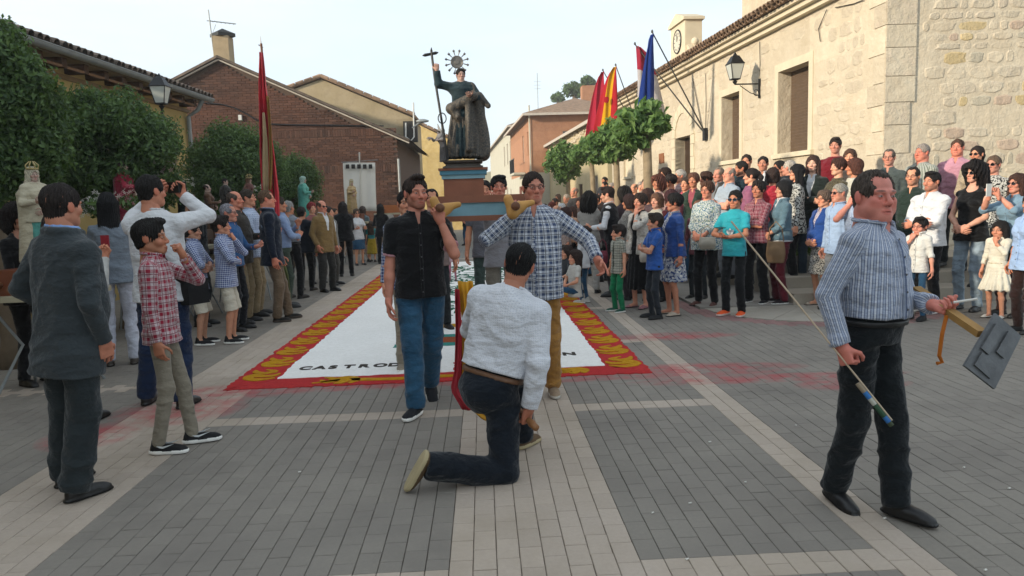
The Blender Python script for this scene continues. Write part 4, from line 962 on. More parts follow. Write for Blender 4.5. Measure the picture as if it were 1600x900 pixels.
# arched doorway with dressed blocks
a, b, c, d = dr; xm = (a+b)/2; rad = (b-a)/2
m = MB(); n = 12
for k in range(n):
    t0, t1 = math.pi*k/n, math.pi*(k+1)/n
    m.poly([(xm+rad*math.cos(t0), 0, d+rad*math.sin(t0)), (xm+rad*math.cos(t1), 0, d+rad*math.sin(t1)), (xm+rad*math.cos(t1), .33, d+rad*math.sin(t1)), (xm+rad*math.cos(t0), .33, d+rad*math.sin(t0))])
m.build('arch_soffit', M_TRIM, TH)
for sd, xx in ((-1, a), (1, b)):
    zz = .48; k = 0
    while zz < d-.05:
        m = MB(); wd = .34 if k % 2 else .27; h = min(.37, d-zz); x_0, x_1 = (xx-wd, xx) if sd < 0 else (xx, xx+wd); m.box(x_0, x_1, -.03, .30, zz+.006, zz+h-.006); m.build('quoin', M_TRIM, TH); zz += h; k += 1
for k in range(9):
    t0, t1 = math.pi*k/9+.012, math.pi*(k+1)/9-.012; m = MB(); r0, r1 = rad, rad+.30
    P = [(xm+r*math.cos(t), d+r*math.sin(t)) for r, t in ((r0, t0), (r1, t0), (r1, t1), (r0, t1))]
    m.poly([(x, -.03, z) for x, z in P][::-1])
    for i in range(4): p, q = P[i], P[(i+1) % 4]; m.poly([(p[0], -.03, p[1]), (q[0], -.03, q[1]), (q[0], .02, q[1]), (p[0], .02, p[1])])
    m.build('voussoir', M_TRIM, TH)
m = MB(); wallface(m, a, b, d, d+rad+.05, [], .1, y=.31); m.box(a, b, .31, .36, c, d); dd = m.build('door', basic('dark_wood_door', '#3a2a1e', .6, .3, 4), TH)
m = MB()
for k in range(4): m.box(a+.1+(b-a-.2)/2*(k % 2)+.03, a+.1+(b-a-.2)/2*(k % 2+1)-.03, .30, .315, c+.15+(k//2)*1.3, c+1.3+(k//2)*1.25)
m.build('door_panel', basic('dark_wood_door', '#3a2a1e'), dd)
# individual stones: irregular in the near end, mostly sunk in mortar
r = random.Random(4)
def lay_stones(root, X0, X1, Z0, Z1, avoid, limit, hh=(.16, .36), ww=(.22, .6), hole=.25, prodr=(.004, .014), mats=(None,), yy=0., quoin=0):
    z = Z0; cnt = 0; rest = MB()
    while z < Z1:
        h = r.uniform(*hh); x = X1-r.uniform(0, .2)
        while x > X0:
            w = r.uniform(*ww)*(1.2 if h > .27 else .8); cxx = x-w/2
            if not any(cxx+w/2+.02 > o[0]-.2 and cxx-w/2-.02 < o[1]+.2 and z+h > o[2]-.12 and z < o[3]+.2 for o in avoid) and r.random() > hole and cxx-w/2 > X0:
                args = (cxx, z+h/2, w-.03, h-.03, r.uniform(*prodr), r, yy)
                if cnt < limit: mm = MB(); stone_blob(mm, *args); mm.build('stone', r.choice(mats), root, 'auto'); cnt += 1
                else: stone_blob(rest, *args)
            x -= w
        z += h
    if rest.f: rest.build('masonry', mats[0], root, 'auto', kind='stuff')
SM = [M_STN, M_RUB, stonemat('pink_stone', '#bda995', '#b5a08d', '#c2b19d', 1.4, .9), stonemat('grey_stone', '#bab29f', '#b0a692', '#bfb5a0', 1.4, .9), M_RUB, M_STN, M_RUB, stonemat('ochre_stone', '#c4b18a', '#bba77e', '#c8b694', 1.4, .9)]
lay_stones(TH, -7.5, -.55, .5, EZ-.1, [w1, w2, dr], 95, mats=SM, hole=.3); lay_stones(TH, UE+.3, -7.5, .5, EZ-.1, [w1, w2, dr, w3], 0, mats=SM, hole=.45)
# corner blocks
z = .48; k = 0
while z < EZ+1.2:
    h = r.uniform(.36, .5); wa, wb = ((.34, .52) if k % 2 else (.5, .36)); m = MB(); m.box(-wa, .012, -.022, .05, z+.006, min(z+h, EZ+1.25)-.006); m.build('corner_stone', M_ASH if k % 3 else SM[0], TH); z += h; k += 1
# cornice, tiles
m = MB(); m.box(UE, .0, -.14, .02, EZ, EZ+.10); m.box(UE, .0, -.26, .02, EZ+.101, EZ+.2); m.box(UE, .0, -.36, .02, EZ+.201, EZ+.27); m.build('cornice', M_TRIM, TH)
slab(TH, 'roof', UE, .0, -.38, EZ+.275, 4.5, EZ+1.9, .06, M_TILEL) if False else None
sl_ = R(19)
slab(TH, 'roof', UE, -.0, -.40, EZ+.33, 4.6, EZ+.33+5*math.tan(sl_), .05, M_TILEL)
tile_roof(TH, UE+.1, -.05, -.50, EZ+.31, sl_, 5, M_TILEL, 2, seed=3)
# end wall facing the photographer (own frame)
EW = empty('end_house', (TH0[0]+.001, TH0[1]-.001, 0), 0, 'tall rough stone gable end wall rising behind the crowd at the right edge', 'building')
m = MB(); wallface(m, 0, 9, -.1, 7.5); m.poly([(.7, .01, -.1), (.7, .01, 7.5), (.7, 9, 7.5), (.7, 9, -.1)]); m.poly([(0, 0, 7.5), (9, 0, 7.5), (9, 9, 7.5), (0, 9, 7.5)]); m.build('wall', M_RUB, EW)
lay_stones(EW, .55, 4.8, .5, 6.0, [], 185, mats=SM, hole=.06, hh=(.12, .34), ww=(.16, .66), prodr=(.004, .015))
z = .5; k = 0
while z < 5.6:
    h = r.uniform(.34, .5); wd = r.choice((.42, .62, .5)); m = MB(); m.box(-.015, wd, -.03, .05, z+.006, z+h-.006); m.build('corner_stone', SM[0] if k % 2 else M_ASH, EW); z += h; k += 1
# clock turret
CT = empty('clock_turret', (TH0+np.array([0, 0, 0])), THA, 'small pale stone clock turret with round clock on the town hall roof', 'clock turret')
tx0, tx1, tz0 = U(1056)-.1, U(1074)+.15, EZ+.25; xm = (tx0+tx1)/2; tz1 = 6.72
m = MB(); m.box(tx0, tx1, -.10, .42, tz0, tz1); m.build('turret_body', M_TRIM, CT)
m = MB(); P = [(tx0-.08, tz1), (tx1+.08, tz1), (tx1+.08, tz1+.08), (xm, tz1+.32), (tx0-.08, tz1+.08)]
m.poly([(x, -.17, z) for x, z in P]); m.poly([(x, .48, z) for x, z in P][::-1])
for i in range(5): p, q = P[i], P[(i+1) % 5]; m.poly([(p[0], -.17, p[1]), (p[0], .48, p[1]), (q[0], .48, q[1]), (q[0], -.17, q[1])])
m.build('turret_cap', M_TRIM, CT)
m = MB(); n = 28; cz = 6.22; rr_ = .34
m.poly([(xm+rr_*math.cos(2*math.pi*k/n), -.125, cz+rr_*math.sin(2*math.pi*k/n)) for k in range(n)]); cf = m.build('clock_face', basic('white_dial', '#c9c2b0', .5, .05, bst=0), CT)
m = MB(); m.tube([(xm+rr_*math.cos(2*math.pi*k/n), -.12, cz+rr_*math.sin(2*math.pi*k/n)) for k in range(n+1)], .022, 6, caps=False); m.build('clock_rim', M_IRON, CT)
for k in range(12): t = 2*math.pi*k/12; m = MB(); m.bar((xm+.22*math.cos(t), -.131, cz+.22*math.sin(t)), (xm+.27*math.cos(t), -.131, cz+.27*math.sin(t)), .02, .006, up=(0, 1, 0)); m.build('hour_mark', M_IRON, cf)
for t, l in ((1.2, .16), (1.57, .22)): m = MB(); m.bar((xm, -.136, cz), (xm+l*math.cos(t), -.136, cz+l*math.sin(t)), .022, .006, up=(0, 1, 0)); m.build('clock_hand', M_IRON, cf)
for sx in (-1, 1):
    m = MB(); x0 = xm+sx*(tx1-tx0)/2; P = [(x0, tz0), (x0+sx*.42, tz0), (x0+sx*.36, tz0+.3), (x0+sx*.2, tz0+.5), (x0, tz0+.62)]
    if sx < 0: P = P[::-1]
    m.poly([(x, -.05, z) for x, z in P]); m.poly([(x, .3, z) for x, z in P][::-1])
    for i in range(5): p, q = P[i], P[(i+1) % 5]; m.poly([(p[0], -.05, p[1]), (p[0], .3, p[1]), (q[0], .3, q[1]), (q[0], -.05, q[1])])
    m.build('volute', M_TRIM, CT)
    m = MB(); m.lathe([(.05, 0), (.04, .06), (.09, .10), (.115, .18), (.09, .26), (.02, .30)], (x0+sx*.22, .12, tz0+.48), 12); m.build('ball_finial', M_TRIM, CT, True)
# wall lantern on the town hall
L1 = empty('wall_lantern', TH0, THA, 'square iron street lantern on a scrolled bracket on the town hall wall', 'street lamp')
ux = U(1187); zb = ZW(1187, 131); m = MB(); m.box(ux-.02, ux+.02, -.05, 0, zb-.33, zb+.12); m.bar((ux, -.03, zb), (ux, -.62, zb), .03); m.tube([(ux, -.04, zb-.27), (ux, -.25, zb-.2), (ux, -.5, zb-.03)], .011, 6)
m.tube([(ux, -.05+-.07*(1-math.cos(t))*.8, zb-.2+.07*math.sin(t)) for t in np.linspace(0, 5.5, 12)], .009, 5); m.build('bracket', M_IRON, L1); lantern(L1, ux, -.62, zb+.06, 1.05)
# small things on the wall: plaques, hanging wires
m = MB(); up_ = U(1035); m.box(up_-.25, up_+.25, -.04, 0, 2.65, 2.98); tag(m.build('wall_plaque', basic('terracotta_plaque', '#8a5a3c')), 'reddish plaque fixed to the town hall wall beside the doorway, upper one', 'plaque'); m_o = S.objects['wall_plaque']; m_o.location = TH0; m_o.rotation_euler = (0, 0, THA)
m = MB(); m.box(up_-.3, up_+.3, -.04, 0, 2.28, 2.46); p2 = tag(m.build('wall_plaque', basic('terracotta_plaque', '#8a5a3c')), 'narrow reddish plaque fixed to the town hall wall, lower one', 'plaque'); p2.location = TH0; p2.rotation_euler = (0, 0, THA)
for i, (pa, pb, pc) in enumerate([((1289, 15), (1277, 45), (1280, 65)), ((1302, 12), (1330, 6), (1345, 0)), ((1187, 65), (1188, 100), (1187, 122)), ((1104, 115), (1105, 160), (1104, 205)), ((1084, 122), (1092, 165), (1099, 205))]):
    m = MB(); m.tube([(U(p[0]), -.03, ZW(*p)) for p in (pa, pb, pc)], .008, 5); o = tag(m.build('wall_cable', M_IRON), ['loose black cable end hanging from the eaves over the near window', 'cable running up to the eaves near the corner', 'cable running down to the wall lantern', 'cable running down beside the flagpole bracket', 'thin cable slanting to the flagpole bracket'][i], 'cable'); o.location = TH0; o.rotation_euler = (0, 0, THA)
# ---- flags
def flagcloth(mat_f, top, drop, wid, lean_, ncol=14, nrow=22, seed=0, parent=None):
    "limp cloth hanging from the pole: gathered columns, swinging folds"
    r_ = random.Random(seed); m = MB(); grid = []
    for j in range(nrow+1):
        v = j/nrow; row = []
        for i in range(ncol+1):
            u = i/ncol; sp = .10+.90*min(1, (v*1.5))**.8; x = u*wid*sp; fold = .06*math.sin(u*13+v*2+seed)*sp
            dz = -drop*v*(1-.22*u*(1-v)) - u*.38*drop*(1-sp*.4)*.5
            row.append((top[0]+fold+lean_[0]*v, top[1]+lean_[1]*v+x*.15+.0, top[2]+dz, x))
        grid.append(row)
    return grid
def build_flag(name, label, base, top, drop, wid, kind, seed, dirx=-1):
    root = empty('flag', base, 0, label, 'flag'); base = np.array(base); top = np.array(top)-base
    d = nrm(-top)
    m = MB(); m.tube([(0, 0, 0), tuple(top)], [.022, .016], 8); m.build('flagpole', basic('dark_steel', '#4a4a48', .5, .1), root)
    m = MB(); m.lathe([(.03, -.02), (.03, .03), (.01, .06)], tuple(top), 8); m.build('pole_tip', basic('dark_steel', '#4a4a48', .5, .1), root)
    # cloth: hoist edge runs along the pole for a stretch, fly hangs straight down
    nc, nr_ = 16, 22; V = []; F = []; MI = []
    for j in range(nr_+1):
        v = j/nr_
        for i in range(nc+1):
            u = i/nc
            p = top+d*.06+np.array([0, 0, -1])*drop*v
            spread = (.12+.88*v**.5)*wid; a_ = u*spread
            q = p+np.array([dirx*a_*.75, .25*a_, 0])*(1)+np.array([.0, .05*math.sin(u*11+seed+v*1.5), -.35*a_*(1-v*.6)])+np.array([.03*math.sin(u*8+v*3), 0, 0])
            V.append(tuple(q))
    def colr(u, v):
        if kind == 'spain': return 0 if u < .22 or u > .78 else 1
        if kind == 'castile': return (0 if v < .36 else 1)
        return 0
    for j in range(nr_):
        for i in range(nc):
            a = j*(nc+1)+i; F.append([a, a+1, a+nc+2, a+nc+1]); MI.append(colr((i+.5)/nc, (j+.5)/nr_))
    cols = {'spain': ('#bc2430', '#e0b014'), 'castile': ('#b03048', '#c9c4c4'), 'crimson': ('#b82a44',), 'blue': ('#1c3a86',)}[kind]
    ms = []
    for c_ in cols:
        N = NT('flag_cloth', .8, .2); N.col(N.mix(N.rng(N.noise(N.obj(), 6, 3), .3, .7), C(c_), tuple(x*.85 for x in C(c_))))
        tr_ = N.n('ShaderNodeBsdfTranslucent', {'Color': (*C(c_), 1)}); mx_ = N.n('ShaderNodeMixShader', {0: .35}); out = N.t.nodes['Material Output']
        N.t.links.new(N.b.outputs[0], mx_.inputs[1]); N.t.links.new(tr_.outputs[0], mx_.inputs[2]); N.t.links.new(mx_.outputs[0], out.inputs[0]); ms.append(N.m)
    me = bpy.data.meshes.new('flag_cloth'); me.from_pydata(V, [], F); [me.materials.append(x) for x in ms]; me.polygons.foreach_set('material_index', MI); me.polygons.foreach_set('use_smooth', [True]*len(F)); me.update()
    md = link('flag_cloth', me, root); s_ = md.modifiers.new('thick', 'SOLIDIFY'); s_.thickness = .004
    if kind == 'castile':
        m = MB(); c0 = top+d*.06+np.array([dirx*wid*.25, -.03, -drop*.62])
        for k in range(7): t = k*1.1; m.tube([tuple(c0+np.array([.09*math.sin(t)*k/7, -.03, .28-.08*k])), tuple(c0+np.array([.1*math.cos(t), -.035, .22-.08*k]))], .016, 5)
        m.build('lion_emblem', ms[0], root)
    if kind == 'spain':
        m = MB(); c0 = top+d*.06+np.array([dirx*wid*.35, -.04, -drop*.55]); m.lathe([(.05, -.1), (.09, -.04), (.09, .06), (.05, .1)], tuple(c0), 8, sy=.3); m.build('coat_of_arms', ms[0], root)
def THW(px, py): return np.array([*(TH0+np.array([-.062*(-U(px))/1.0019, -U(px)/1.0019, 0]))[:2], ZW(px, py)])
bA = THW(1105, 207); build_flag('f', 'plain blue flag hanging limp from the nearest slanting pole of the town hall', bA+np.array([-.06, 0, 0]), AT(1019, 50, 19.4), 1.85, .50, 'blue', 1)
bB = THW(1101, 203); build_flag('f', 'white flag with red top and red lion hanging limp from a slanting pole', bB+np.array([-.06, .05, 0]), AT(992, 69, 21.2), 1.75, .95, 'castile', 2, 1.3)
bC = THW(990, 175); build_flag('f', 'red and yellow striped flag hanging between the crimson flag and the white one', bC, AT(962, 102, 25.3), 2.0, 1.0, 'spain', 3, -1)
bD = THW(988, 180); build_flag('f', 'plain crimson flag, leftmost of the four on the town hall', bD+np.array([-.05, .3, 0]), AT(942, 110, 26.4), 2.15, .85, 'crimson', 4)
bk = empty('flagpole_bracket', bA, 0, 'iron bracket on the wall holding the two nearest flagpoles', 'bracket'); m = MB(); m.box(-.10, .0, -.09, .12, -.22, .12); m.build('bracket_plate', M_IRON, bk)
# ---- left: yellow rendered house
YA = R(90-2.0); Y0 = np.array([-7.48, -4, 0.])
YH = empty('yellow_house', Y0, YA, 'long ochre rendered house with gutter, brown rafter ends and old tiled roof', 'building')
M_OCH = basic('ochre_render', '#a8935f', .92, .12, 1.2, .25, 30, c2='#9a8452')
def prof_y(Y): return (Y-Y0[1])/math.cos(R(2.0))
ye = prof_y(17.7); yz = 4.12
m = MB(); wallface(m, 0, ye, -.1, yz-.1, [(8, 9, 1.0, 2.4), (13.2, 14.3, .0, 2.2)], .2); m.poly([(ye, 0, -.1), (ye, 9, -.1), (ye, 9, yz), (ye, 4, yz+1.4), (ye, 0, yz)]); m.poly([(0, 0, -.1), (0, 0, yz), (0, 9, yz), (0, 9, -.1)]); m.build('wall', M_OCH, YH)
m = MB(); m.box(8, 9, .15, .2, 1.0, 2.4); m.build('window', M_SHUT, YH); m = MB(); m.box(13.2, 14.3, .15, .2, 0, 2.2); m.build('door', basic('dark_wood_door', '#3a2a1e'), YH)
k = 0; x = .3
while x < ye:
    m = MB(); m.box(x-.07, x+.07, -.34, -.0, yz-.20, yz-.05); m.build('rafter_end', M_WOODB, YH); x += .62; k += 1
m = MB(); m.box(0, ye+.1, -.03, -.001, yz-.30, yz-.22); m.build('string_course', basic('ochre_trim', '#7c6646'), YH)
slab(YH, 'soffit', 0, ye+.15, -.36, yz-.0, .02, yz-.0, .05, basic('plank_soffit', '#8a7c66'))
slab(YH, 'roof', 0, ye+.2, -.37, yz+.06, 5, yz+.06+5.5*math.tan(R(17)), .05, M_TILE)
tile_roof(YH, .1, ye+.2, -.47, yz+.04, R(17), 6, M_TILE, 2, pitch=.20, seed=8)
m = MB(); n = 10
for k in range(n): t0, t1 = math.pi+math.pi*k/n, math.pi+math.pi*(k+1)/n; m.poly([(-.1, -.46+.08*math.cos(t0), yz+.03+.08*math.sin(t0)), (ye+.3, -.46+.08*math.cos(t0), yz+.03+.08*math.sin(t0)), (ye+.3, -.46+.08*math.cos(t1), yz+.03+.08*math.sin(t1)), (-.1, -.46+.08*math.cos(t1), yz+.03+.08*math.sin(t1))])
m.tube([(-.1, -.54, yz+.03), (ye+.3, -.54, yz+.03)], .012, 6); m.build('gutter', M_ZINC, YH, 'auto')
m = MB(); m.tube([(ye-.12, -.42, yz-.03), (ye-.12, -.3, yz-.25), (ye-.12, -.07, yz-.4), (ye-.12, -.07, .1)], .05, 8); m.build('downpipe', M_ZINC, YH, 'auto')
L2 = empty('wall_lantern', AT(253, 170, 12.9)*np.array([1, 1, 0]), 0, 'square iron street lantern over the trees on the ochre house', 'street lamp')
zl = AT(255, 166, 12.9)[2]; lantern(L2, 0, 0, zl, .85); m = MB(); m.tube([(0, 0, zl-.05), (0, 0, zl-.5), (-1.0, .05, zl-.55)], .02, 6); m.tube([(-.8, 0.05, zl-.55), (-.3, 0, zl-.25), (0, 0, zl-.2)], .012, 6); m.build('bracket', M_IRON, L2)
# ---- brick house with white verge
def brickmat(name, c, c2, c3): 
    N = NT(name, .9, .2); p = N.obj(); i = N.island(); col = N.mix(i, C(c), C(c2)); col = N.mix(N.rng(N.noise(p, .5, 4), .4, .65, 0, .6), col, C(c3)); N.col(col); N.bump(N.noise(p, 40, 3), .4, .01); return N.m
M_BRK = brickmat('dark_red_brick', '#5a443a', '#3e302b', '#6a4638'); M_MORT = basic('brick_mortar', '#5d4e45', .95, .1)
BY = 24.0; def_ = 1
ap = AT(342, 84, BY); re_ = AT(640, 214, BY); wr_ = AT(623, 300, BY)[0]; slp = (ap[2]-re_[2])/(re_[0]-ap[0])
BH = empty('brick_house', (ap[0], BY, 0), 0, 'dark red brick house whose gable faces the photographer with white verge', 'building')
xr = wr_-ap[0]; xl = -6.0; zr = lambda x: ap[2]-.22-abs(x)*slp
m = MB(); m.poly([(xl, .03, -.1), (xr, .03, -.1), (xr, .03, zr(xr)), (0, .03, zr(0)), (xl, .03, zr(xl))]); m.poly([(xr, .03, -.1), (xr, 9, -.1), (xr, 9, zr(xr)), (xr, .03, zr(xr))]); m.build('wall', M_MORT, BH)
bl, bh = .25, .078; indiv = 0; rest = MB(); row = 0; z = 0.0; rb = random.Random(2); bme = None
bm0 = MB(); bm0.box(-bl/2+.005, bl/2-.005, 0, .035, .005, bh-.005, skip='n'); bme = bm0.mesh('brick', M_BRK)
z = .0; bricks = []
while z < ap[2]:
    off = (row % 2)*bl/2; soldier = 2.42 < z < 2.66
    x = xl+off
    while x < xr-.1:
        if z+bh < zr(x)-.02 and z+bh < zr(x+bl)-.02 and z > 1.0: bricks.append((x+bl/2, z))
        x += bl
    z += bh; row += 1
bricks.sort(key=lambda b: abs(b[0]-3.5)+abs(b[1]-3.2)*1.2)
for i, (x, z) in enumerate(bricks):
    dy = rb.uniform(-.004, .004)
    if i < 280: o = link('brick', bme, BH); o.location = (x, dy-.002, z)
    else: rest.box(x-bl/2+.005, x+bl/2-.005, dy-.002, .033, z+.005, z+bh-.005, skip='n')
rest.build('brickwork', M_BRK, BH, kind='stuff')
for zz in (2.62, 3.75):
    m = MB(); x = xl
    while x < xr-.05: m.box(x+.004, x+.074, -.012, .02, zz, zz+.22, skip='n'); x += .08
    m.build('soldier_course', M_BRK, BH, kind='stuff')
for sx, xe in ((1, xr+.42), (-1, xl)):
    a, b = Vector((0, -.12, ap[2]-.20)), Vector((xe, -.12, ap[2]-.20-abs(xe)*slp)); m = MB(); m.bar(a, b, .04, .07, up=(0, 1, 0)); m.build('white_verge', basic('white_trim', '#b9b0a4', .8), BH)
    m = MB(); m.bar(a+Vector((0, .05, .085)), b+Vector((0, .05, .085)), .3, .07, up=(0, 0, 1)); m.build('verge_tiles', M_TILE, BH)
    m = MB(); P = [a+Vector((0, -.05, .13)), b+Vector((0, -.05, .13)), b+Vector((0, 9, .13)), a+Vector((0, 9, .13))]; m.poly(P if sx > 0 else P[::-1]); m.poly([p-Vector((0, 0, .06)) for p in (P if sx < 0 else P[::-1])]); m.build('roof', M_TILE, BH)
ch = AT(339, 60, BY)[0]-ap[0]; zt = AT(339, 52, BY)[2]; m = MB(); m.box(ch-.24, ch+.24, .3, .8, ap[2]-.5, zt); cm = m.build('chimney', basic('cream_render', '#9c8b70', .9), BH)
m = MB(); m.lathe([(.40, 0), (.40, .10), (.02, .26)], (ch, .55, zt), 4); m.build('chimney_cap', basic('dark_slate', '#2e3030'), cm)
an = empty('tv_antenna', (AT(325, 70, BY)[0], BY+.5, ap[2]-.3), 0, 'thin television antenna beside the chimney of the brick house', 'antenna'); m = MB(); m.tube([(0, 0, 0), (-.08, 0, 1.75)], .022, 6); m.build('mast', M_ZINC, an)
m = MB(); m.tube([(-.15, 0, 1.42), (.75, 0, 1.30)], .016, 5)
for k in range(6): m.tube([(.0+.13*k, -.12, 1.40-.02*k), (.0+.13*k, .12, 1.40-.02*k)], .008, 4)
m.tube([(-.02, 0, 1.0), (.12, 0, 1.3)], .008, 4); m.build('antenna_boom', M_ZINC, an)
m = MB(); m.tube([tuple(AT(*p, BY)-np.array([ap[0], BY+.05, 0])) for p in ((318, 161), (345, 163), (365, 168), (385, 178), (410, 193), (440, 195), (600, 197))], .02, 5); o = tag(m.build('facade_cable', M_IRON), 'black cable sagging across the upper brick gable', 'cable'); o.location = (ap[0], BY, 0)
m = MB(); p = AT(376, 184, BY); m.box(p[0]-.05, p[0]+.05, BY-.08, BY-.003, p[2]-.08, p[2]+.08); tag(m.build('alarm_box', basic('white_plastic', '#c9c9c4', .5)), 'small white box on the brick gable under the cable', 'alarm box')
m = MB(); m.tube([(xr+.05, -.06, 3.0), (xr+.05, -.06, 0)], .04, 8); m.build('downpipe', M_ZINC, BH, 'auto')
# ---- generic background houses
def gable_house(label, px_l, px_apex, px_r, py_apex, py_r, Y, mat, py_l=None, depth=8., roof=None, wallL=None, base=-.1, openings=(), name='house'):
    A = AT(px_apex, py_apex, Y); Rr_ = AT(px_r, py_r, Y); Ll = AT(px_l, py_l if py_l else py_r, Y); h = empty(name, (A[0], Y, 0), 0, label, 'building')
    xl_, xr_ = Ll[0]-A[0], Rr_[0]-A[0]; m = MB(); wallface(m, xl_, xr_, base, min(Ll[2], Rr_[2])-.02, openings, .2)
    zl_, zr_, zm = Ll[2], Rr_[2], min(Ll[2], Rr_[2])-.02; m.poly([(xl_, 0, zm), (xr_, 0, zm), (xr_, 0, zr_), (0, 0, A[2]), (xl_, 0, zl_)])
    m.poly([(xr_, 0, base), (xr_, depth, base), (xr_, depth, zr_), (xr_, 0, zr_)]); m.poly([(xl_, 0, base), (xl_, 0, zl_), (xl_, depth, zl_), (xl_, depth, base)]); m.build('wall', mat, h)
    for xe, ze in ((xr_+.12, zr_), (xl_-.12, zl_)):
        m = MB(); P = [Vector((0, -.12, A[2]+.05)), Vector((xe, -.12, ze+.02)), Vector((xe, depth, ze+.02)), Vector((0, depth, A[2]+.05))]
        if xe < 0: P = P[::-1]
        m.poly([p+Vector((0, 0, .09)) for p in P]); m.poly(P[::-1])
        for i in range(4): p, q = P[i], P[(i+1) % 4]; m.poly([p, q, q+Vector((0, 0, .09)), p+Vector((0, 0, .09))])
        m.build('roof', roof or M_TILEL, h)
        a = Vector((0, -.1, A[2]+.14)); b = Vector((xe, -.1, ze+.11)); L = (b-a).length; n = int(L/.35)
        for k in range(n): t = k/n; p = a.lerp(b, t); m = MB(); m.tube([tuple(p), tuple(a.lerp(b, t+.9/n))], .07, 6); m.build('verge_tile', roof or M_TILEL, h)
    return h, A
M_GREYR = stonemat('grey_brown_render', '#a8997e', '#998a6c', '#8e8068', .5, .3)
H2, A2 = gable_house('tall plain brown rendered gable rising behind the brick house', 440, 502, 645, 124, 184, 31, M_GREYR, py_l=146, depth=4.)
p = AT(640, 190, 30.8); m = MB(); m.box(p[0]-.25, p[0]+.3, 30.6, 30.98, AT(640, 222, 30.8)[2], AT(640, 190, 30.8)[2]); tag(m.build('service_box', basic('dark_box', '#2c2a28')), 'dark shutter box with white pipe high on the brown gable corner', 'box')
m = MB(); q = lambda a, b: tuple(AT(a, b, 30.5)); m.tube([q(634, 192), q(634, 214), q(642, 220), q(647, 214), q(646, 160)], .035, 6); tag(m.build('white_pipe', basic('white_plastic', '#c9c9c4')), 'bent white pipe on the corner of the brown gable', 'pipe')
sl2 = empty('street_light', AT(646, 230, 30), 0, 'oval street light head on an arm at the corner of the brown gable', 'street lamp'); m = MB(); b0 = AT(646, 230, 30); q = lambda a, b: tuple(AT(a, b, 30)-b0); m.tube([q(644, 200), q(655, 192), q(662, 191)], .03, 6); m.build('arm', M_ZINC, sl2); m = MB(); m.lathe([(.05, -.05), (.24, -.02), (.26, .04), (.1, .1)], q(660, 190), 12, sy=.5); m.build('lamp_head', M_ZINC, sl2, True)
M_SUNST = stonemat('golden_stone', '#cdb57e', '#bfa46c', '#d2bc8c', 1.0, 1.)
H3, A3 = gable_house('sunlit golden stone house at the bend of the street behind the statue', 560, 640, 740, 188, 236, 42, M_SUNST, py_l=215, openings=())
# right side of the street: far white house, orange brick house, low stone house
def street_house(label, pxa, pxb, pyE, Ya, mat, mat2, face_w, eave=.5, ops_front=(), ops_side=(), roofm=None, hip=True):
    "corner nearest the photographer at column pxb; street front runs away to column pxa"
    c = AT(pxb, pyE, Ya); q = ray(pxa, 300); qq = q[0]/q[1]; k = -.045; Yb = (c[0]-k*c[1])/(qq-k); L = (Yb-c[1])*1.001; rz = math.atan2(-1, .045); h = empty('house', (c[0], c[1], 0), rz, label, 'building'); Ez = c[2]
    m = MB(); wallface(m, -L, 0, -.1, Ez, ops_front, .2); m.build('front_wall', mat, h)
    m = MB(); wallface(m, 0, face_w, -.1, Ez, ops_side, .2); m.v = [(y_*0+(-yy), x_, z_) if False else (-yy*1.0, x_, z_) for x_, yy, z_ in m.v]; sw_ = m.build('side_wall', mat2, h)
    # roof: hipped, overhanging
    e = eave; W_ = face_w; rg = Ez+1.5; m = MB(); A_, B_, C_, D_ = (e, -e, Ez), (e, W_, Ez), (-L, W_, Ez), (-L, -e, Ez); r1, r2 = (-W_/2, W_/2, rg), (-L, W_/2, rg)
    m.poly([D_, A_, r1, r2]); m.poly([A_, B_, r1]); m.poly([B_, C_, r2, r1]); m.poly([A_, D_, C_, B_]); m.build('roof', roofm or M_TILEL, h)
    m = MB(); m.box(-L, e, -e-.02, -e+.06, Ez-.16, Ez-.0); m.box(e-.06, e+.02, -e, W_, Ez-.16, Ez-.0); m.build('eave_board', basic('white_trim', '#b9b0a4'), h)
    return h, Ez, L
def wins(h, ops, side=False, fm=None, shut=None):
    for a, b, c, d in ops:
        m = MB(); mg = .06; T_ = (lambda p: (-p[1], p[0], p[2])) if side else (lambda p: p)
        def bb(x0, x1, y0, y1, z0, z1):
            q = MB(); q.box(x0, x1, y0, y1, z0, z1); m.v_off = len(m.v); m.f += [[i+m.v_off for i in f] for f in q.f]; m.m += q.m; m.v += [T_(p) for p in q.v]
        bb(a, b, .08, .14, c, c+mg); bb(a, b, .08, .14, d-mg, d); bb(a, a+mg, .08, .14, c, d); bb(b-mg, b, .08, .14, c, d); bb((a+b)/2-.03, (a+b)/2+.03, .08, .14, c, d); w = m.build('window', fm or basic('white_trim', '#b9b0a4'), h)
        m = MB(); bb(a+mg, b-mg, .12, .15, c+mg, d-mg); m.build('pane', shut or M_GLASS, w)
M_ORB = stonemat('orange_brick', '#a87c60', '#9a6e54', '#b08a6c', 2., .2); M_WHT = basic('white_render', '#b8b4a4', .9, .1, 1.); M_CRM = basic('cream_wall', '#b5a683', .9, .12, 1.)
OB, oz, oL = street_house('orange brick corner house with balcony, white ground floor and hipped tile roof', 800, 829, 178, 52, M_ORB, M_ORB, 7.5, .6,
    ops_front=[(-2.6, -1.9, 4.7, 6.4), (-6.2, -5.2, 4.4, 6.4)], ops_side=[(2.2, 3.9, 4.9, 6.2)])
wins(OB, [(-2.6, -1.9, 4.7, 6.4), (-6.2, -5.2, 4.4, 6.4)]); wins(OB, [(2.2, 3.9, 4.9, 6.2)], True)
m = MB(); m.box(-oL, .06, -.05, -.001, -.1, 3.4); m.box(.0, .05, -.05, 7.5, -.1, 3.4); m.build('ground_floor_render', M_WHT, OB)
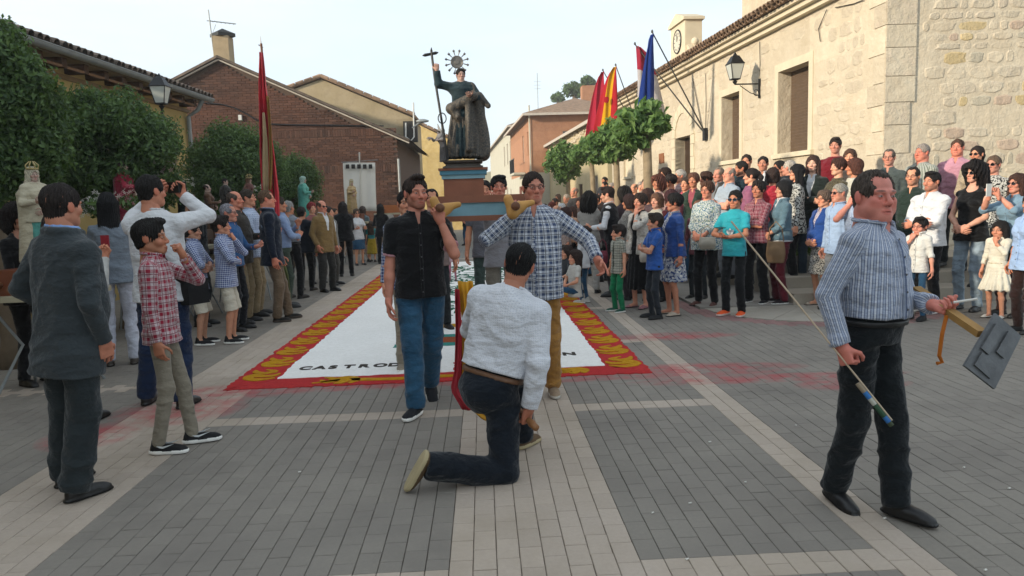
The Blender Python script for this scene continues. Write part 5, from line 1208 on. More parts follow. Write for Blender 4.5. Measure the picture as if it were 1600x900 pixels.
for x0, x1, c_ in ((-2.3, -1.1, '#6b3a28'), (-6.0, -4.3, '#5e5a50'), (-8.5, -7.2, '#6b3a28')): m = MB(); m.box(x0, x1, -.12, -.052, 0, 2.6); m.build('door', basic('door_'+c_[1:], c_), OB)
m = MB(); m.box(-8.2, -4.2, -.9, -.052, 3.45, 3.6); bal = m.build('balcony', M_WHT, OB); 
for k in range(20): m = MB(); m.box(-8.15+k*.2, -8.13+k*.2, -.88, -.86, 3.6, 4.6); m.build('baluster', M_IRON, bal)
m = MB(); m.box(-8.2, -4.2, -.9, -.85, 4.6, 4.65); m.build('handrail', M_IRON, bal); m = MB(); m.tube([(.03, -.10, 8.0), (.03, -.10, 0)], .06, 8); m.build('downpipe', M_WHT, OB, 'auto')
WH, wz, wL = street_house('white two storey house beyond the orange brick one', 768, 799, 196, 68, M_WHT, M_WHT, 7, .4, ops_front=[(-2.5, -1.2, 5, 7), (-6, -4.6, 5, 7), (-10, -8.6, 5, 7), (-3, -1.5, 0, 2.6), (-8, -6, 0, 2.8)])
wins(WH, [(-2.5, -1.2, 5, 7), (-6, -4.6, 5, 7), (-10, -8.6, 5, 7), (-3, -1.5, 0, 2.6), (-8, -6, 0, 2.8)])
SHs, sz, sL = street_house('low cream house with rough stone eaves beside the trees', 852, 948, 176, 33, M_CRM, M_CRM, 6, .35, ops_front=[(-3.2, -2.2, 1.4, 2.6), (-7.5, -6.3, 0, 2.3), (-12, -11, 1.4, 2.6)])
wins(SHs, [(-3.2, -2.2, 1.4, 2.6), (-12, -11, 1.4, 2.6)], shut=M_SHUT); wins(SHs, [(-7.5, -6.3, 0, 2.3)], fm=M_WOODB, shut=M_WOODB)
m = MB(); rq = random.Random(5)
for k in range(160): stone_blob(m, -rq.uniform(0, sL), sz-rq.uniform(.05, .6), rq.uniform(.25, .5), rq.uniform(.12, .22), rq.uniform(.03, .1), rq)
m.build('rubble_band', M_RUB, SHs, 'auto', kind='stuff')
m = MB(); m.box(-sL, 0, -.015, -.001, -.1, .9); m.build('plinth', basic('grey_plinth', '#7c766a'), SHs)
an2 = empty('tv_antenna', AT(841, 178, 55), 0, 'tall thin antenna mast above the orange brick house roof', 'antenna'); m = MB(); m.tube([(0, 0, 0), (0, 0, 2.9)], .025, 5); m.build('mast', M_ZINC, an2); m = MB(); [m.tube([(-.25, 0, 1.8+.25*k), (.25, 0, 1.8+.25*k)], .012, 4) for k in range(3)]; m.build('antenna_boom', M_ZINC, an2)
ck = AT(920, 160, 62); cs_ = empty('brick_chimney', (ck[0], 62, 0), 0, 'square brick chimney stack standing above the far roofs', 'chimney'); m = MB(); m.box(-.6, .6, -.6, .6, 5, AT(920, 135, 62)[2]); m.build('stack', M_ORB, cs_)
BR, bz, bL = street_house('brown tiled house roof rising behind the flags', 905, 1010, 128, 44, M_CRM, M_CRM, 12, .5)
# far hill
N = NT('dry_hill', .95, .1); N.col(N.mix(N.rng(N.noise(N.pos(), .05, 6), .35, .65), C('#7c7a52'), C('#94896a'))); M_HILL = N.m
m = MB(); nx, ny = 50, 8; V = []
for j in range(ny+1):
    for i in range(nx+1):
        x = -260+520*i/nx; y = 170+j*22; hh = 15*math.sin(min(1, j/ny*1.2)*1.57)*(.55+.45*math.sin(x*.021+1.0)+.15*math.sin(x*.09)) ; V.append((x, y, hh-1.5))
m.v = V; m.f = [[j*(nx+1)+i, j*(nx+1)+i+1, (j+1)*(nx+1)+i+1, (j+1)*(nx+1)+i] for j in range(ny) for i in range(nx)]; m.m = [0]*len(m.f); m.build('hills', M_HILL, smooth=True, kind='structure')
# unseen tall house added behind the photographer's left shoulder to shade the near paving
OH = empty('unseen_shade_house', (-7.2, -14, 0), R(90), 'tall ochre house outside the left edge behind the photographer', 'building'); m = MB(); wallface(m, 0, 9.6, -.1, 8.2, [(1.5, 2.6, 1, 2.6), (5, 6.1, 1, 2.6), (1.5, 2.6, 4.6, 6), (5, 6.1, 4.6, 6)], .2); m.poly([(9.6, 0, -.1), (9.6, 9, -.1), (9.6, 9, 8.2), (9.6, 0, 8.2)]); m.build('wall', M_OCH, OH); slab(OH, 'roof', -.3, 9.9, -.5, 8.2, 9.3, 10., .1, M_TILE); wins(OH, [(1.5, 2.6, 1, 2.6), (5, 6.1, 1, 2.6), (1.5, 2.6, 4.6, 6), (5, 6.1, 4.6, 6)])
# ------------------------------------------------ trees
def leafmat(name, c, c2, tr=.35):
    N = NT(name, .55, .3); i = N.island(); col = N.mix(i, C(c), C(c2)); N.col(col)
    t = N.n('ShaderNodeBsdfTranslucent'); N.set(t.inputs[0], N.mix(.5, col, C('#6f8a2a'))); mx_ = N.n('ShaderNodeMixShader', {0: tr}); out = N.t.nodes['Material Output']
    N.t.links.new(N.b.outputs[0], mx_.inputs[1]); N.t.links.new(t.outputs[0], mx_.inputs[2]); N.t.links.new(mx_.outputs[0], out.inputs[0]); return N.m
LM1 = leafmat('evergreen_leaf', '#30462c', '#637d4a'); LM2 = leafmat('maple_leaf', '#4a6c3c', '#7c9a58', .4); BARK = basic('bark', '#6b5d4c', .95, .3, 6, .8, 25); BARKL = basic('pale_bark', '#8a7a62', .95, .3, 6, .6, 25)
def leaves(name, parent, centers, rads, n, size, mat, seed, shell=.5, aspect=1.6, droop=.3, jit=.10):
    r = np.random.default_rng(seed); centers = np.array(centers); rads = np.array(rads); w = (rads.prod(1))**.8; k = r.choice(len(centers), n, p=w/w.sum())
    d = r.normal(0, 1, (n, 3)); d /= np.linalg.norm(d, axis=1)[:, None]; rr = shell+(1-shell)*r.random(n)**.6; rr *= 1+r.normal(0, jit, n); P = centers[k]+d*rads[k]*rr[:, None]
    nrm_ = d+r.normal(0, .65, (n, 3)); nrm_ /= np.linalg.norm(nrm_, axis=1)[:, None]
    t = np.cross(nrm_, r.normal(0, 1, (n, 3))); t[:, 2] -= droop; t -= nrm_*(t*nrm_).sum(1)[:, None]; t /= np.linalg.norm(t, axis=1)[:, None]; b = np.cross(nrm_, t); s = size*r.uniform(.6, 1.3, n)[:, None]
    V = np.stack([P-t*s*.5*aspect, P+b*s*.42+nrm_*s*.12, P+t*s*.55*aspect, P-b*s*.42+nrm_*s*.12], 1).reshape(-1, 3); Q = np.arange(n*4).reshape(-1, 4)
    return link(name, mk_mesh(name, V, Q, (mat,), smooth=False), parent)
def tree(name, label, base, ztop, zbot, rx, ry, trunk_r, nclump, nleaf, lsize, lm, bm, seed, group, offx=0.):
    r = random.Random(seed); t = empty(name, base, 0, label, 'tree', group); m = MB(); hb = zbot+.25
    m.tube([(0, 0, -.05), (.03, 0, .3), (r.uniform(-.05, .05), 0, hb*.6), (offx*.4, 0, hb)], [trunk_r*1.35, trunk_r*1.05, trunk_r, trunk_r*.85], 12)
    cs, rs = [], []; zc = (ztop+zbot)/2; hz = (ztop-zbot)/2
    for k in range(nclump):
        for _ in range(40):
            x, y, z = r.uniform(-1, 1), r.uniform(-1, 1), r.uniform(-1, 1)
            if .25 < x*x+y*y+z*z < 1: break
        q = r.uniform(.17, .34); cs.append((offx+x*rx*.84, y*ry*.84, zc+z*hz*.84)); rs.append((rx*q*r.uniform(.8, 1.2), ry*q, hz*q*r.uniform(.8, 1.1)))
    for k in range(9):
        c = cs[(k*5) % len(cs)]; a = Vector((offx*.4, 0, hb)); b = Vector(c); mid = a.lerp(b, .5)+Vector((r.uniform(-.1, .1), r.uniform(-.1, .1), .1)); m.tube([tuple(a), tuple(mid), tuple(b)], [trunk_r*.45, trunk_r*.28, trunk_r*.1], 6)
    m.build('trunk', bm, t, True); leaves('crown', t, cs, rs, nleaf, lsize, lm, seed, shell=.35 if lm is LM2 else .5, jit=.32 if lm is LM2 else .12); return t
grpL = 'dense evergreen trees in front of the ochre house'
for i, (px, Y, w, ytop, ybot, n) in enumerate([(-12, 7.9, 108, 24, 345, 80000), (182, 10.4, 108, 140, 345, 70000), (368, 15, 82, 188, 345, 42000), (452, 19.5, 50, 232, 345, 20000)]):
    c = AT(px, 300, Y); zt, zb = AT(px, ytop, Y)[2], AT(px, ybot, Y)[2]; rx = w/1155*Y
    tree('evergreen_tree', ['dense dark evergreen tree at the left edge, the nearest and tallest', 'dense evergreen tree below the left wall lantern', 'rounded evergreen tree to the left of the red banner', 'small evergreen tree just right of the red banner'][i],
         (c[0], Y, 0), zt, zb, rx, rx*.9, .10, 140, n, .040, LM1, BARK, 20+i, grpL)
grpR = 'pollarded street trees along the town hall'
for i, (px, Y, w, ytop, ybot, n, off) in enumerate([(1013, 14.4, 47, 163, 236, 4600, -.05), (966, 18.9, 40, 186, 262, 3700, -.1), (925, 23.8, 30, 212, 268, 2600, 0), (888, 28, 34, 218, 288, 3200, 0)]):
    c = AT(px, 300, Y); zt, zb = AT(px, ytop, Y)[2], AT(px, ybot, Y)[2]; rx = w/1155*Y
    tree('street_tree', ['pollarded street tree nearest the photographer, under the blue flag', 'second pollarded street tree, under the crimson flag', 'third pollarded street tree in the row by the town hall', 'farthest pollarded street tree in front of the cream house'][i],
         (c[0], Y, 0), zt, zb+.1, rx, rx*.9, .085*(1 if i else 1.1), 30, n, .12, LM2, BARKL, 50+i, grpR, off)
for i, (px, py, Y, rr_) in enumerate([(919, 125, 90, .62), (897, 138, 95, 1.0), (872, 151, 110, .7)]):
    c = AT(px, py, Y); t = empty('hill_tree', (c[0], Y, 0), 0, ['round dark tree on the skyline above the brick chimney', 'low spreading dark tree on the skyline left of the brick chimney', 'small dark bush on the skyline over the hipped roof'][i], 'tree'); m = MB(); m.tube([(0, 0, 0), (0, 0, c[2])], .25, 6); m.build('trunk', BARK, t); leaves('crown', t, [(0, 0, c[2]), (.6*rr_, 0, c[2]-.3), (-.7*rr_, 0, c[2]-.2)], [(rr_*.8, rr_, rr_*.85)]*3, 900, .28, LM1, 80+i)
# planters
def planter(label, px, py, Y, r_):
    c = AT(px, py, Y); p = empty('planter', (c[0], Y, .004), 0, label, 'planter'); m = MB(); m.lathe([(r_*.55, 0), (r_*.62, .04), (r_*.9, .28), (r_, .50), (r_*1.03, .52), (r_*1.03, .58), (r_*.93, .58), (r_*.9, .50)], (0, 0, 0), 24); m.build('bowl', basic('grey_concrete', '#85827a', .9, .15, 4, .3), p, 'auto')
    cs = [(random.uniform(-.6, .6)*r_, random.uniform(-.6, .6)*r_, random.uniform(.6, .8)) for _ in range(8)]; leaves('plants', p, cs, [(.2, .2, .16)]*8, 900, .06, LM1, int(px))
planter('round concrete planter with low shrubs behind the denim jacket woman', 1243, 430, 11.9, .66); planter('round concrete planter behind the bright blue jacket woman', 1098, 420, 14, .66)
# ------------------------------------------------ people
P_ = cloth
def PP(label, px, py, Y, zg=0., a=0, tier=None, shift=0., **k):
    Y = Y*(1+.12*min(1, max(0, (Y-6.6)/1.2))); p = AT(px, py, Y); H = p[2]-zg-.014; a = a-math.degrees(math.atan((px-758)/1155))
    tier = tier or (1 if Y < 6.6 else 2 if Y < 13.5 else 3)
    return person(label, (p[0]+shift, Y, zg), a, H, tier=tier, **k)
WHT = P_('plain', '#c9cacc'); CREAM = P_('plain', '#c0b9a8'); BLK = P_('plain', '#0d0d0f'); NAVY = P_('plain', '#141c2c'); DKG = P_('plain', '#22272a'); GRY = P_('plain', '#75787c')
LBL = P_('plain', '#8ea3c4'); KHK = P_('plain', '#8b7a5e'); BEI = P_('plain', '#867f70'); DEN = P_('denim', '#2f5470', '#22405a'); DEND = P_('denim', '#1d2c3e', '#162231'); LDEN = P_('denim', '#8fa3ae', '#7e929e')
GL = 'people watching from the left side of the street'; GR = 'people watching from the right side of the street'; GB = 'bearers carrying the saint on the litter'
def tr(m, **k): return ('trousers', m, k)
def sh(m, **k): return ('shirt', m, k)
# ---- near left
SUIT = P_('plain', '#343a3d')
I = {}
I['suit'] = PP('man in charcoal suit and pale blue collar seen from behind at left', 96, 283, 4.2, a=122, shift=-.12, sway=(.12, 0), tier=1, sex='m', top=('jacket', SUIT, {'inner': P_('plain', '#7f9fd0'), 'hem': .70, 'sr': .004, 'g': .006}), bot=tr(P_('plain', '#262c2e'), w=.022), hair=('crop', '#241d1a'), skin='#a8735c',
               head=(6, .0), hk='m', armL=((.235, .13, 1.02), (.8, -1, 0), (-1, 0, 0), (-.2, .9, -.6), 'relax'), armR='pocket', fat=.06, group=GL, feetL=(.15, .06, .085), feetR=(.13, -.06, .085))
I['boy'] = PP('boy in red and white plaid shirt and beige trousers with hand at his mouth', 236, 340, 4.93, a=74, tier=1, sex='c', top=sh(P_('plaid', '#b9a9aa', '#8e2438', '#6a1c2c', p=.052), sr=.006, hem=.83), bot=tr(P_('plain', '#837b6c'), w=.006), shoes=('sneaker', '#131315'),
              hair=('side', '#15110f'), head=(0, .08), armL=((.0, .20, 1.475), (.8, .3, -1), (0, -1, 0), (-.3, -.2, 1), 'fist'), armR=((.20, .02, .86), (.5, -.9, 0), (-1, .3, 0), None, 'relax'), group=GL, skin='#9c6a50', feetL=(.10, .13, .085), feetR=(.10, -.06, .085))
I['wback'] = PP('man in white shirt with black camera strap seen from behind, arms raised', 236, 272, 6.05, a=150, tier=1, top=('shirt', WHT, {'hem': .82, 'g': .012, 'v': False, 'sr': .006}), bot=tr(P_('plain', '#1e2c46'), w=.012), hair=('short', '#15110f'),
               armL=((.10, .26, 1.62), (1, .1, -.7), (0, -1, .2), (-.5, .3, .8), 'grip'), armR=((.10, .26, 1.60), (1, .1, -.7), (0, -1, .2), (-.5, .3, .8), 'grip'), group=GL, skin='#a87058', feetL=(.22, .05, .085), feetR=(.12, -.05, .085), head=(-28, .05))
PP('woman with long black hair in grey top and white jeans seen from behind', 167, 303, 7.3, a=170, tier=1, sex='f', top=('blouse', P_('plain', '#6d7680'), {'hem': .86, 'g': .012}), bot=tr(P_('plain', '#b9bcc8'), w=.004), shoes=('dress', '#3d352e'), hair=('straight', '#08080a'), armL='hold', armR='clasp', group=GL, hairL=1.15)
I['wcard'] = PP('woman in white cardigan and red scarf mostly hidden behind the man in the suit', 90, 330, 5.7, a=150, tier=1, sex='f', top=('cardigan', P_('plain', '#b5b3ae'), {'inner': P_('plain', '#b0283c')}), bot=tr(BLK), hair=('bob', '#2c2019'), armL='down', armR=((.24, .20, 1.36), (.4, .2, -1), (0, -1, 0), (0, .2, 1), 'grip'), group=GL)
PP('curly dark haired woman in black at the far left edge', 26, 320, 6.9, a=35, sex='f', tier=2, top=('blouse', BLK, {'scoop': True}), bot=tr(BLK), hair=('curly', '#1c1411'), skin='#9a6c56', group=GL, armL='clasp', armR='clasp')
PP('bald bearded man in black jacket at the foot of the trees', 299, 304, 9.2, a=62, top=('jacket', P_('plain', '#15161a'), {'inner': DKG}), bot=tr(DKG), hair=('bald', '#1c1613'), beard=.95, group=GL)
PP('boy in blue and white checked shirt and white shorts, left one of two', 300, 344, 7.9, a=72, tier=1, sex='c', top=('shirt', P_('check', '#b9c0d0', '#1f3a78', p=.023), {'sleeve': 'rolled', 'hem': .78, 'sr': .004, 'g': .010}), bot=('shorts', CREAM, {'w': .012}), shoes=('sneaker', '#16181a'), hair=('thick', '#1c1411'), head=(10, .1), armL=((-.02, .18, 1.08), (1, .2, -.4), (0, -1, 0), (-1, 0, 0), 'relax'), armR=((-.02, .18, 1.1), (1, .2, -.4), (0, -1, 0), (-1, 0, 0), 'relax'), group=GL, skin='#a67a62')
PP('boy in blue and white checked shirt with hand to his chin, right one of two', 346, 336, 7.95, a=75, tier=1, sex='c', top=('shirt', P_('check', '#b9c0d0', '#1f3a78', p=.023), {'hem': .78, 'sr': .004, 'g': .010}), bot=('shorts', CREAM, {'w': .012}), shoes=('sneaker', '#16181a'), hair=('thick', '#1c1411'), head=(6, .1), armL='mouth', armR=((.0, .18, 1.12), (1, .2, -.4), (0, -1, 0), (-1, 0, 0), 'relax'), group=GL, skin='#b07c62')
PP('grey haired man with glasses and dark trousers behind the checked shirt boys', 358, 317, 8.75, a=66, top=sh(P_('plain', '#2c5380'), hem=.9), bot=tr(P_('plain', '#15171c')), hair=('recede', '#77757a'), glasses=('clear', '#222222'), group=GL, armL='hold', skin='#a87460')
PP('bald man with reddish head beside the grey haired man with glasses', 368, 297, 9.3, a=70, top=sh(P_('plain', '#3a342e')), bot=tr(KHK), hair=('bald', '#4c4038'), skin='#b8765e', group=GL, armL='hold', fat=.04)
PP('man in blue and white patterned shirt holding a paper by the banner', 388, 295, 9.9, a=75, top=('shirt', P_('dots', '#aab6cc', '#5c7298', p=.03), {'hem': .82}), bot=tr(KHK), hair=('short', '#332a22'), group=GL, armL='hold', armR='hold')
PP('man in navy blazer and tan chinos watching in profile', 418, 296, 9.35, a=88, tier=1, top=('jacket', P_('plain', '#151d2b'), {'inner': P_('plain', '#8090a8'), 'hem': .76}), bot=tr(P_('plain', '#6b5a48'), w=.006), shoes=('sneaker', '#16130f', '#4a4038'), hair=('recede', '#5a4432'), skin='#b8765e', group=GL, hk='heavy', armL=((.19, .10, .86), (.6, -1, 0), (-1, .2, 0), None, 'relax'), feetL=(.1, .16, .085))
I['banner'] = PP('man in pale blue shirt holding up the tall red banner', 437, 306, 10.6, a=95, top=('shirt', P_('plain', '#7d8fae'), {'hem': .95}), bot=tr(P_('plain', '#39443a')), hair=('short', '#3a3028'), group=GL, armL=((.02, .25, 1.3), (.8, 0, -.8), (-1, 0, 0), (0, .2, 1), 'grip'), armR=((.02, .25, 1.12), (.8, 0, -.8), (-1, 0, 0), (0, .2, 1), 'grip'))
PP('grey haired man in grey shirt and black trousers with his back turned', 451, 313, 11.6, a=140, top=sh(P_('plain', '#7a8088'), tuck=True), bot=tr(BLK), belt='#222222', hair=('short', '#807e7a'), group=GL, armL='behind', armR='behind')
PP('man in dark sweater tied round with pale sleeves behind the green statue', 471, 322, 12.6, a=155, top=('sweater', P_('plain', '#141a24'), {}), bot=tr(BLK), hair=('short', '#1c1613'), group=GL)
PP('bald man in mustard brown jacket and sunglasses facing the carpet', 503, 312, 12.4, a=38, tier=2, top=('jacket', P_('plain', '#7a623c'), {'inner': WHT, 'hem': .76}), bot=tr(P_('plain', '#2e2d2a'), w=.008), hair=('bald', '#4a3a30'), glasses=('sun', '#111111'), skin='#b87a62', group=GL, armL='down', armR='pocket')
PP('person in grey jacket standing behind the mustard brown jacket', 514, 322, 13.4, a=60, top=('jacket', P_('plain', '#6d6c6a'), {'inner': WHT}), bot=tr(P_('plain', '#4a4843')), hair=('short', '#2a221c'), group=GL)
PP('red capped woman looking out behind the mustard brown jacket man', 487, 316, 13.8, a=30, sex='f', top=('blouse', P_('plain', '#8e5a58'), {}), bot=tr(DKG), hair=('womshort', '#7a2a2c'), group=GL)
PP('long haired woman in black jacket over white hem seen from behind', 535, 315, 14.9, a=178, sex='f', tier=2, top=('jacket', P_('plain', '#0f0f11'), {'inner': WHT, 'hem': .84, 'g': .03}), bot=tr(BLK), hair=('long', '#1d1614'), group=GL, armL='clasp', armR='clasp')
PP('woman in white top and denim skirt with a red basket', 557, 326, 17.6, a=20, sex='f', top=('blouse', WHT, {'sleeve': 'short'}), bot=('skirt', DEN, {'z': .5}), hair=('womshort', '#4a3a2e'), glasses=('sun', '#111111'), group=GL, armL='hold', armR='hold')
PP('woman in grey blue top and short denim skirt beyond the white banner', 567, 322, 18.6, a=150, sex='f', top=('blouse', P_('plain', '#5d6d72'), {'sleeve': 'short'}), bot=('skirt', DEN, {'z': .55}), hair=('bob', '#3a2e28'), group=GL)
PP('woman dressed all in black with long hair left of the bearers', 594, 318, 17.7, a=165, sex='f', tier=2, top=('blouse', BLK, {'sleeve': 'threeq'}), bot=tr(BLK), hair=('long', '#15110f'), group=GL, armL='hold', armR='hold')
PP('child in teal dress between two women near the white banner', 579, 345, 18.4, a=170, sex='c', top=('dress', P_('plain', '#2f8084'), {'hem': .5, 'sleeve': 'short'}), bot=('skirt', P_('plain', '#a89028'), {'z': .35}), hair=('long', '#3a2a1e'), group=GL)
PP('person in pale grey top far down the left side', 608, 322, 21., a=60, top=('shirt', P_('plain', '#8f8c86'), {}), bot=tr(DKG), hair=('short', '#4a4038'), group=GL)
PP('man in dark jacket far down the left side near the brick corner', 523, 325, 20., a=60, top=('jacket', DKG, {'inner': WHT}), bot=tr(DKG), hair=('short', '#3a3028'), group=GL)
# ---- bearers
POLO = P_('plain', '#101012'); PINKC = P_('plain', '#b98890')
I['b1'] = PP('young bearer in black polo shirt and blue jeans walking with the litter', 649, 274, 5.62, a=6, tier=1, top=('polo', POLO, {'sleeve': 'short', 'cuffcol': PINKC, 'hem': .87, 'vd': .10, 'vw': .03, 'g': .008, 'sr': .004}), bot=tr(P_('denim', '#2e5570', '#24465f'), w=.014), shoes=('runner', '#15171c'),
             hair=('quiff', '#2a1f1a'), beard=.55, skin='#a9705c', head=(16, -.06), armL=((.15, .17, 1.42), (.35, .3, -1), (-.2, -.6, .2), (-.3, .3, 1), 'grip'), armR=((.25, .05, .80), (.55, -.7, 0), (-1, .2, 0), None, 'relax'), feetL=(.08, -.32, .15), feetR=(.09, .12, .085), group=GB, shoerotL=(38, 0, 0), shoerotR=(0, 0, -30))
I['b2'] = PP('bearer in navy and white plaid shirt and glasses reaching down with one arm', 833, 266, 5.75, a=-4, tier=1, top=('shirt', P_('plaid', '#c2c6ce', '#3c4a66', '#10151f', p=.048), {'hem': .80, 'g': .012, 'sr': .006}), bot=tr(P_('plain', '#9a6f38'), w=.01), shoes=('sneaker', '#8a7762', '#b9b4aa'),
             hair=('crop', '#2a1f1a'), glasses=('clear', '#1a1a1a'), beard=.2, skin='#a9705c', head=(18, .16, .10), armR=((.15, .18, 1.43), (1.1, .3, -.9), (-.2, -.6, .2), (-.3, .3, 1), 'grip'), armL=((.46, .18, 1.10), (.7, -.9, -.2), (-1, .3, .4), (.5, .3, -.8), 'point'), feetR=(.06, .10, .085), feetL=(.10, -.18, .085), group=GB, fat=.04)
PP('dark haired bearer in grey T-shirt behind the litter front beam', 779, 273, 7.6, a=4, tier=1, top=('tee', P_('plain', '#85858a'), {'sleeve': 'short'}), bot=tr(P_('plain', '#6f6a60')), hair=('thick', '#0e0d0e'), head=(0, .22), skin='#a9705c', armR=((.12, .12, 1.5), (1, .2, -1), (0, 0, 1), (0, 1, 0), 'grip'), group=GB)
PP('bearer whose face shows between the litter and the grey T-shirt bearer', 757, 281, 8.8, a=0, top=('tee', P_('plain', '#5a5a60'), {'sleeve': 'short'}), bot=tr(P_('plain', '#33403c')), hair=('short', '#15110f'), group=GB)
PP('bearer with only his forehead showing beside the black polo bearer', 674, 294, 8.3, a=8, top=('tee', P_('plain', '#7c6a66'), {'sleeve': 'short'}), bot=tr(DKG), hair=('recede', '#1c1613'), group=GB, armR='down')
PP('bearer in blue checked shirt hidden behind the black polo bearer', 634, 296, 6.9, a=4, tier=1, top=('shirt', P_('check', '#aab2c4', '#26386a', p=.03), {'hem': .8}), bot=tr(P_('plain', '#8f8878')), shoes=('sneaker', '#8a8070'), hair=('short', '#15110f'), group=GB, armL='down', armR='down')
PP('small girl in pink trousers walking far behind the litter', 705, 372, 13.2, a=0, sex='c', top=('tee', P_('plain', '#b89aa0'), {'sleeve': 'short'}), bot=tr(P_('plain', '#b07080')), hair=('long', '#3a2a1e'), group=GB+' and walkers behind')
# ---- kneeling man
kp = G(800, 742); 
I['kneel'] = person('kneeling man in white dotted shirt and dark jeans with brown belt', (.0, 4.2, 0), a=140, H=1.82, tier=1, top=('shirt', P_('dots', '#c9cbd0', '#b2b6c1', p=.013), {'tuck': True, 'v': False, 'g': .016, 'sr': .010}), bot=tr(P_('denim', '#151c25', '#10161d'), w=.018), belt='#6b4a32', shoes=('sneaker', '#5a4630', '#a89a78'),
           hair=('crop', '#0c0b0c'), skin='#9a6650', pelvis=(0, 0, .525), lean=14, leanx=-12, kneel=True, head=(8, .12, .10), armR=((.25, .03, .885), (.7, -.8, 0), (-.9, .2, 0), (-.1, .35, -1), 'grip'), armL=((.20, .40, 1.12), (.9, -.3, -.5), (-1, 0, 0), (-.2, .9, .3), 'grip'),
           feetR=(-.12, -.35, .13), kneeR=(.38, .32, -1), feetL=(.12, .44, .085), shoerotR={'toe': (-.52, -.05, -.85), 'sole': (-.85, -.25, .5)}, shoerotL=(0, 0, 0), twist=14, fat=.02)
# ---- near right
I['r1'] = PP('ruddy older man in blue striped shirt and black trousers striding to the right', 1378, 262, 3.5, a=60, shift=-.07, sway=(.05, 0), hsc=1.05, tier=1, top=('shirt', P_('vstripe', '#959eb0', '#b4b9c4', '#5c6880', p=.022), {'tuck': True, 'cuff': True, 'g': .002, 'sr': .002, 'vd': .10}), bot=tr(P_('plain', '#14191c'), w=.012), belt='#121212', shoes=('dress', '#0b0b0d'),
             hair=('recede', '#4a4039'), hk='heavy', skin='#b57264', head=(-22, .04), fat=.045, armR=((.27, .02, .90), (.5, -.9, 0), (-1, .2, 0), None, 'fist'), armL=((.10, .25, 1.10), (.7, -.7, -.5), (-.2, -.2, 1), (.0, 1, -.25), 'grip'), feetL=(.04, .17, .085), feetR=(.02, -.13, .095), shoerotL=(0, 0, 0), shoerotR=(8, 0, -24))
# ---- right, front row
F = dict(group=GR)
def lite(m): return ('sneaker', m)
PP('woman with long black curly hair and grey lace top seen from behind', 920, 302, 10.9, a=172, sex='f', top=('blouse', P_('plain', '#8f8d88'), {'g': .015}), bot=tr(P_('plain', '#a8a6a0')), hair=('bigcurl', '#0e0c0c'), armL='phone', armR='phone', **F)
PP('small girl with hair in a bun wearing white blouse and jeans', 911, 352, 9.95, a=-120, sex='c', top=('blouse', WHT, {'sleeve': 'short'}), bot=tr(DEN), shoes=lite('#b5b2aa'), hair=('bun', '#2c201a'), **F)
PP('man in black waistcoat with one white sleeve leaning to look left', 957, 290, 10.5, a=-100, tier=1, top=('vest', P_('plain', '#17171a'), {'inner': WHT, 'isleeve': 'long', 'hem': .85}), bot=tr(P_('plain', '#1c1b1d')), hair=('side', '#241814'), armL='hold', armR='cross2', lean=8, **F)
PP('little boy in checked shirt and bright green trousers', 965, 350, 9.05, a=-55, tier=1, sex='c', top=('shirt', P_('grid', '#b4b2a4', '#3a4238', p=.035), {'sleeve': 'short', 'hem': .78}), bot=tr(P_('plain', '#157048'), w=.012), shoes=('sneaker', '#1c4a3c'), hair=('thick', '#241c18'), head=(-25, .25), **F)
PP('smiling woman in white fringed cardigan over a black dress', 999, 302, 9.3, a=-42, tier=1, sex='f', top=('cardigan', P_('floral', '#c2bcb2', '#aea79c', p=.05), {'inner': BLK, 'allopen': True, 'hem': .84, 'g': .012}), bot=('skirt', BLK, {'z': .30}), shoes=('sandal', '#9a6a70'), hair=('womshort', '#2c1f18'), skin='#b9826a', armL='mouth', armR='down', **F)
PP('boy in bright blue polo shirt with folded arms', 1022, 332, 8.45, a=-62, tier=1, sex='c', top=('polo', P_('plain', '#2a5296'), {'sleeve': 'short', 'hem': .82}), bot=tr(P_('plain', '#22262c'), w=.006), shoes=('sneaker', '#17181a', '#222222'), hair=('thick', '#241c18'), head=(-20, .22), armL='cross', armR='cross2', skin='#a87860', **F)
PP('black haired woman in royal blue jacket over a patterned dress', 1052, 302, 8.65, a=-62, tier=1, sex='f', top=('cardigan', P_('plain', '#26427a'), {'inner': P_('floral', '#9a9da4', '#2a3c68', p=.03), 'allopen': True, 'hem': .86, 'g': .014}), bot=('skirt', P_('floral', '#9a9da4', '#2a3c68', '#c5c2bb', p=.05), {'z': .50}), shoes=('sandal', '#a89a8a'), hair=('womshort', '#0e0b0c'), skin='#a06a52', head=(-25, 0), armL='down', armR='clasp', **F)
PP('woman with glasses in blue and white patterned blouse with a cream handbag', 1104, 283, 9.3, a=-28, tier=1, sex='f', top=('blouse', P_('floral', '#b9bdb6', '#4a6a80', '#7a8a78', p=.035), {'sleeve': 'threeq', 'g': .02}), bot=tr(BLK), shoes=('sandal', '#5a3a34'), hair=('womshort', '#4a3024'), glasses=('clear', '#331111'), skin='#b47a62', armL='clasp', armR='clasp', fat=.05, **F)
PP('boy in turquoise T-shirt, sunglasses and orange shoes holding a phone', 1148, 296, 8.45, a=-22, tier=1, sex='c', top=('tee', P_('plain', '#2c97a3'), {'sleeve': 'short', 'hem': .84, 'sr': .006}), bot=tr(P_('plain', '#101214'), w=.014), shoes=('runner', '#d2501e', '#c9b9b0'), hair=('short', '#100d0c'), glasses=('sun', '#1a5a78'), skin='#a06a50', armL=('phone' and ((.0, .26, 1.12), (.8, .0, -.6), (-.2, 0, 1), (-.8, .5, .1), 'grip')), armR=((.05, .24, 1.12), (.8, .0, -.6), (-.2, 0, 1), (-.2, 1, .1), 'flat'), fat=.03, **F)
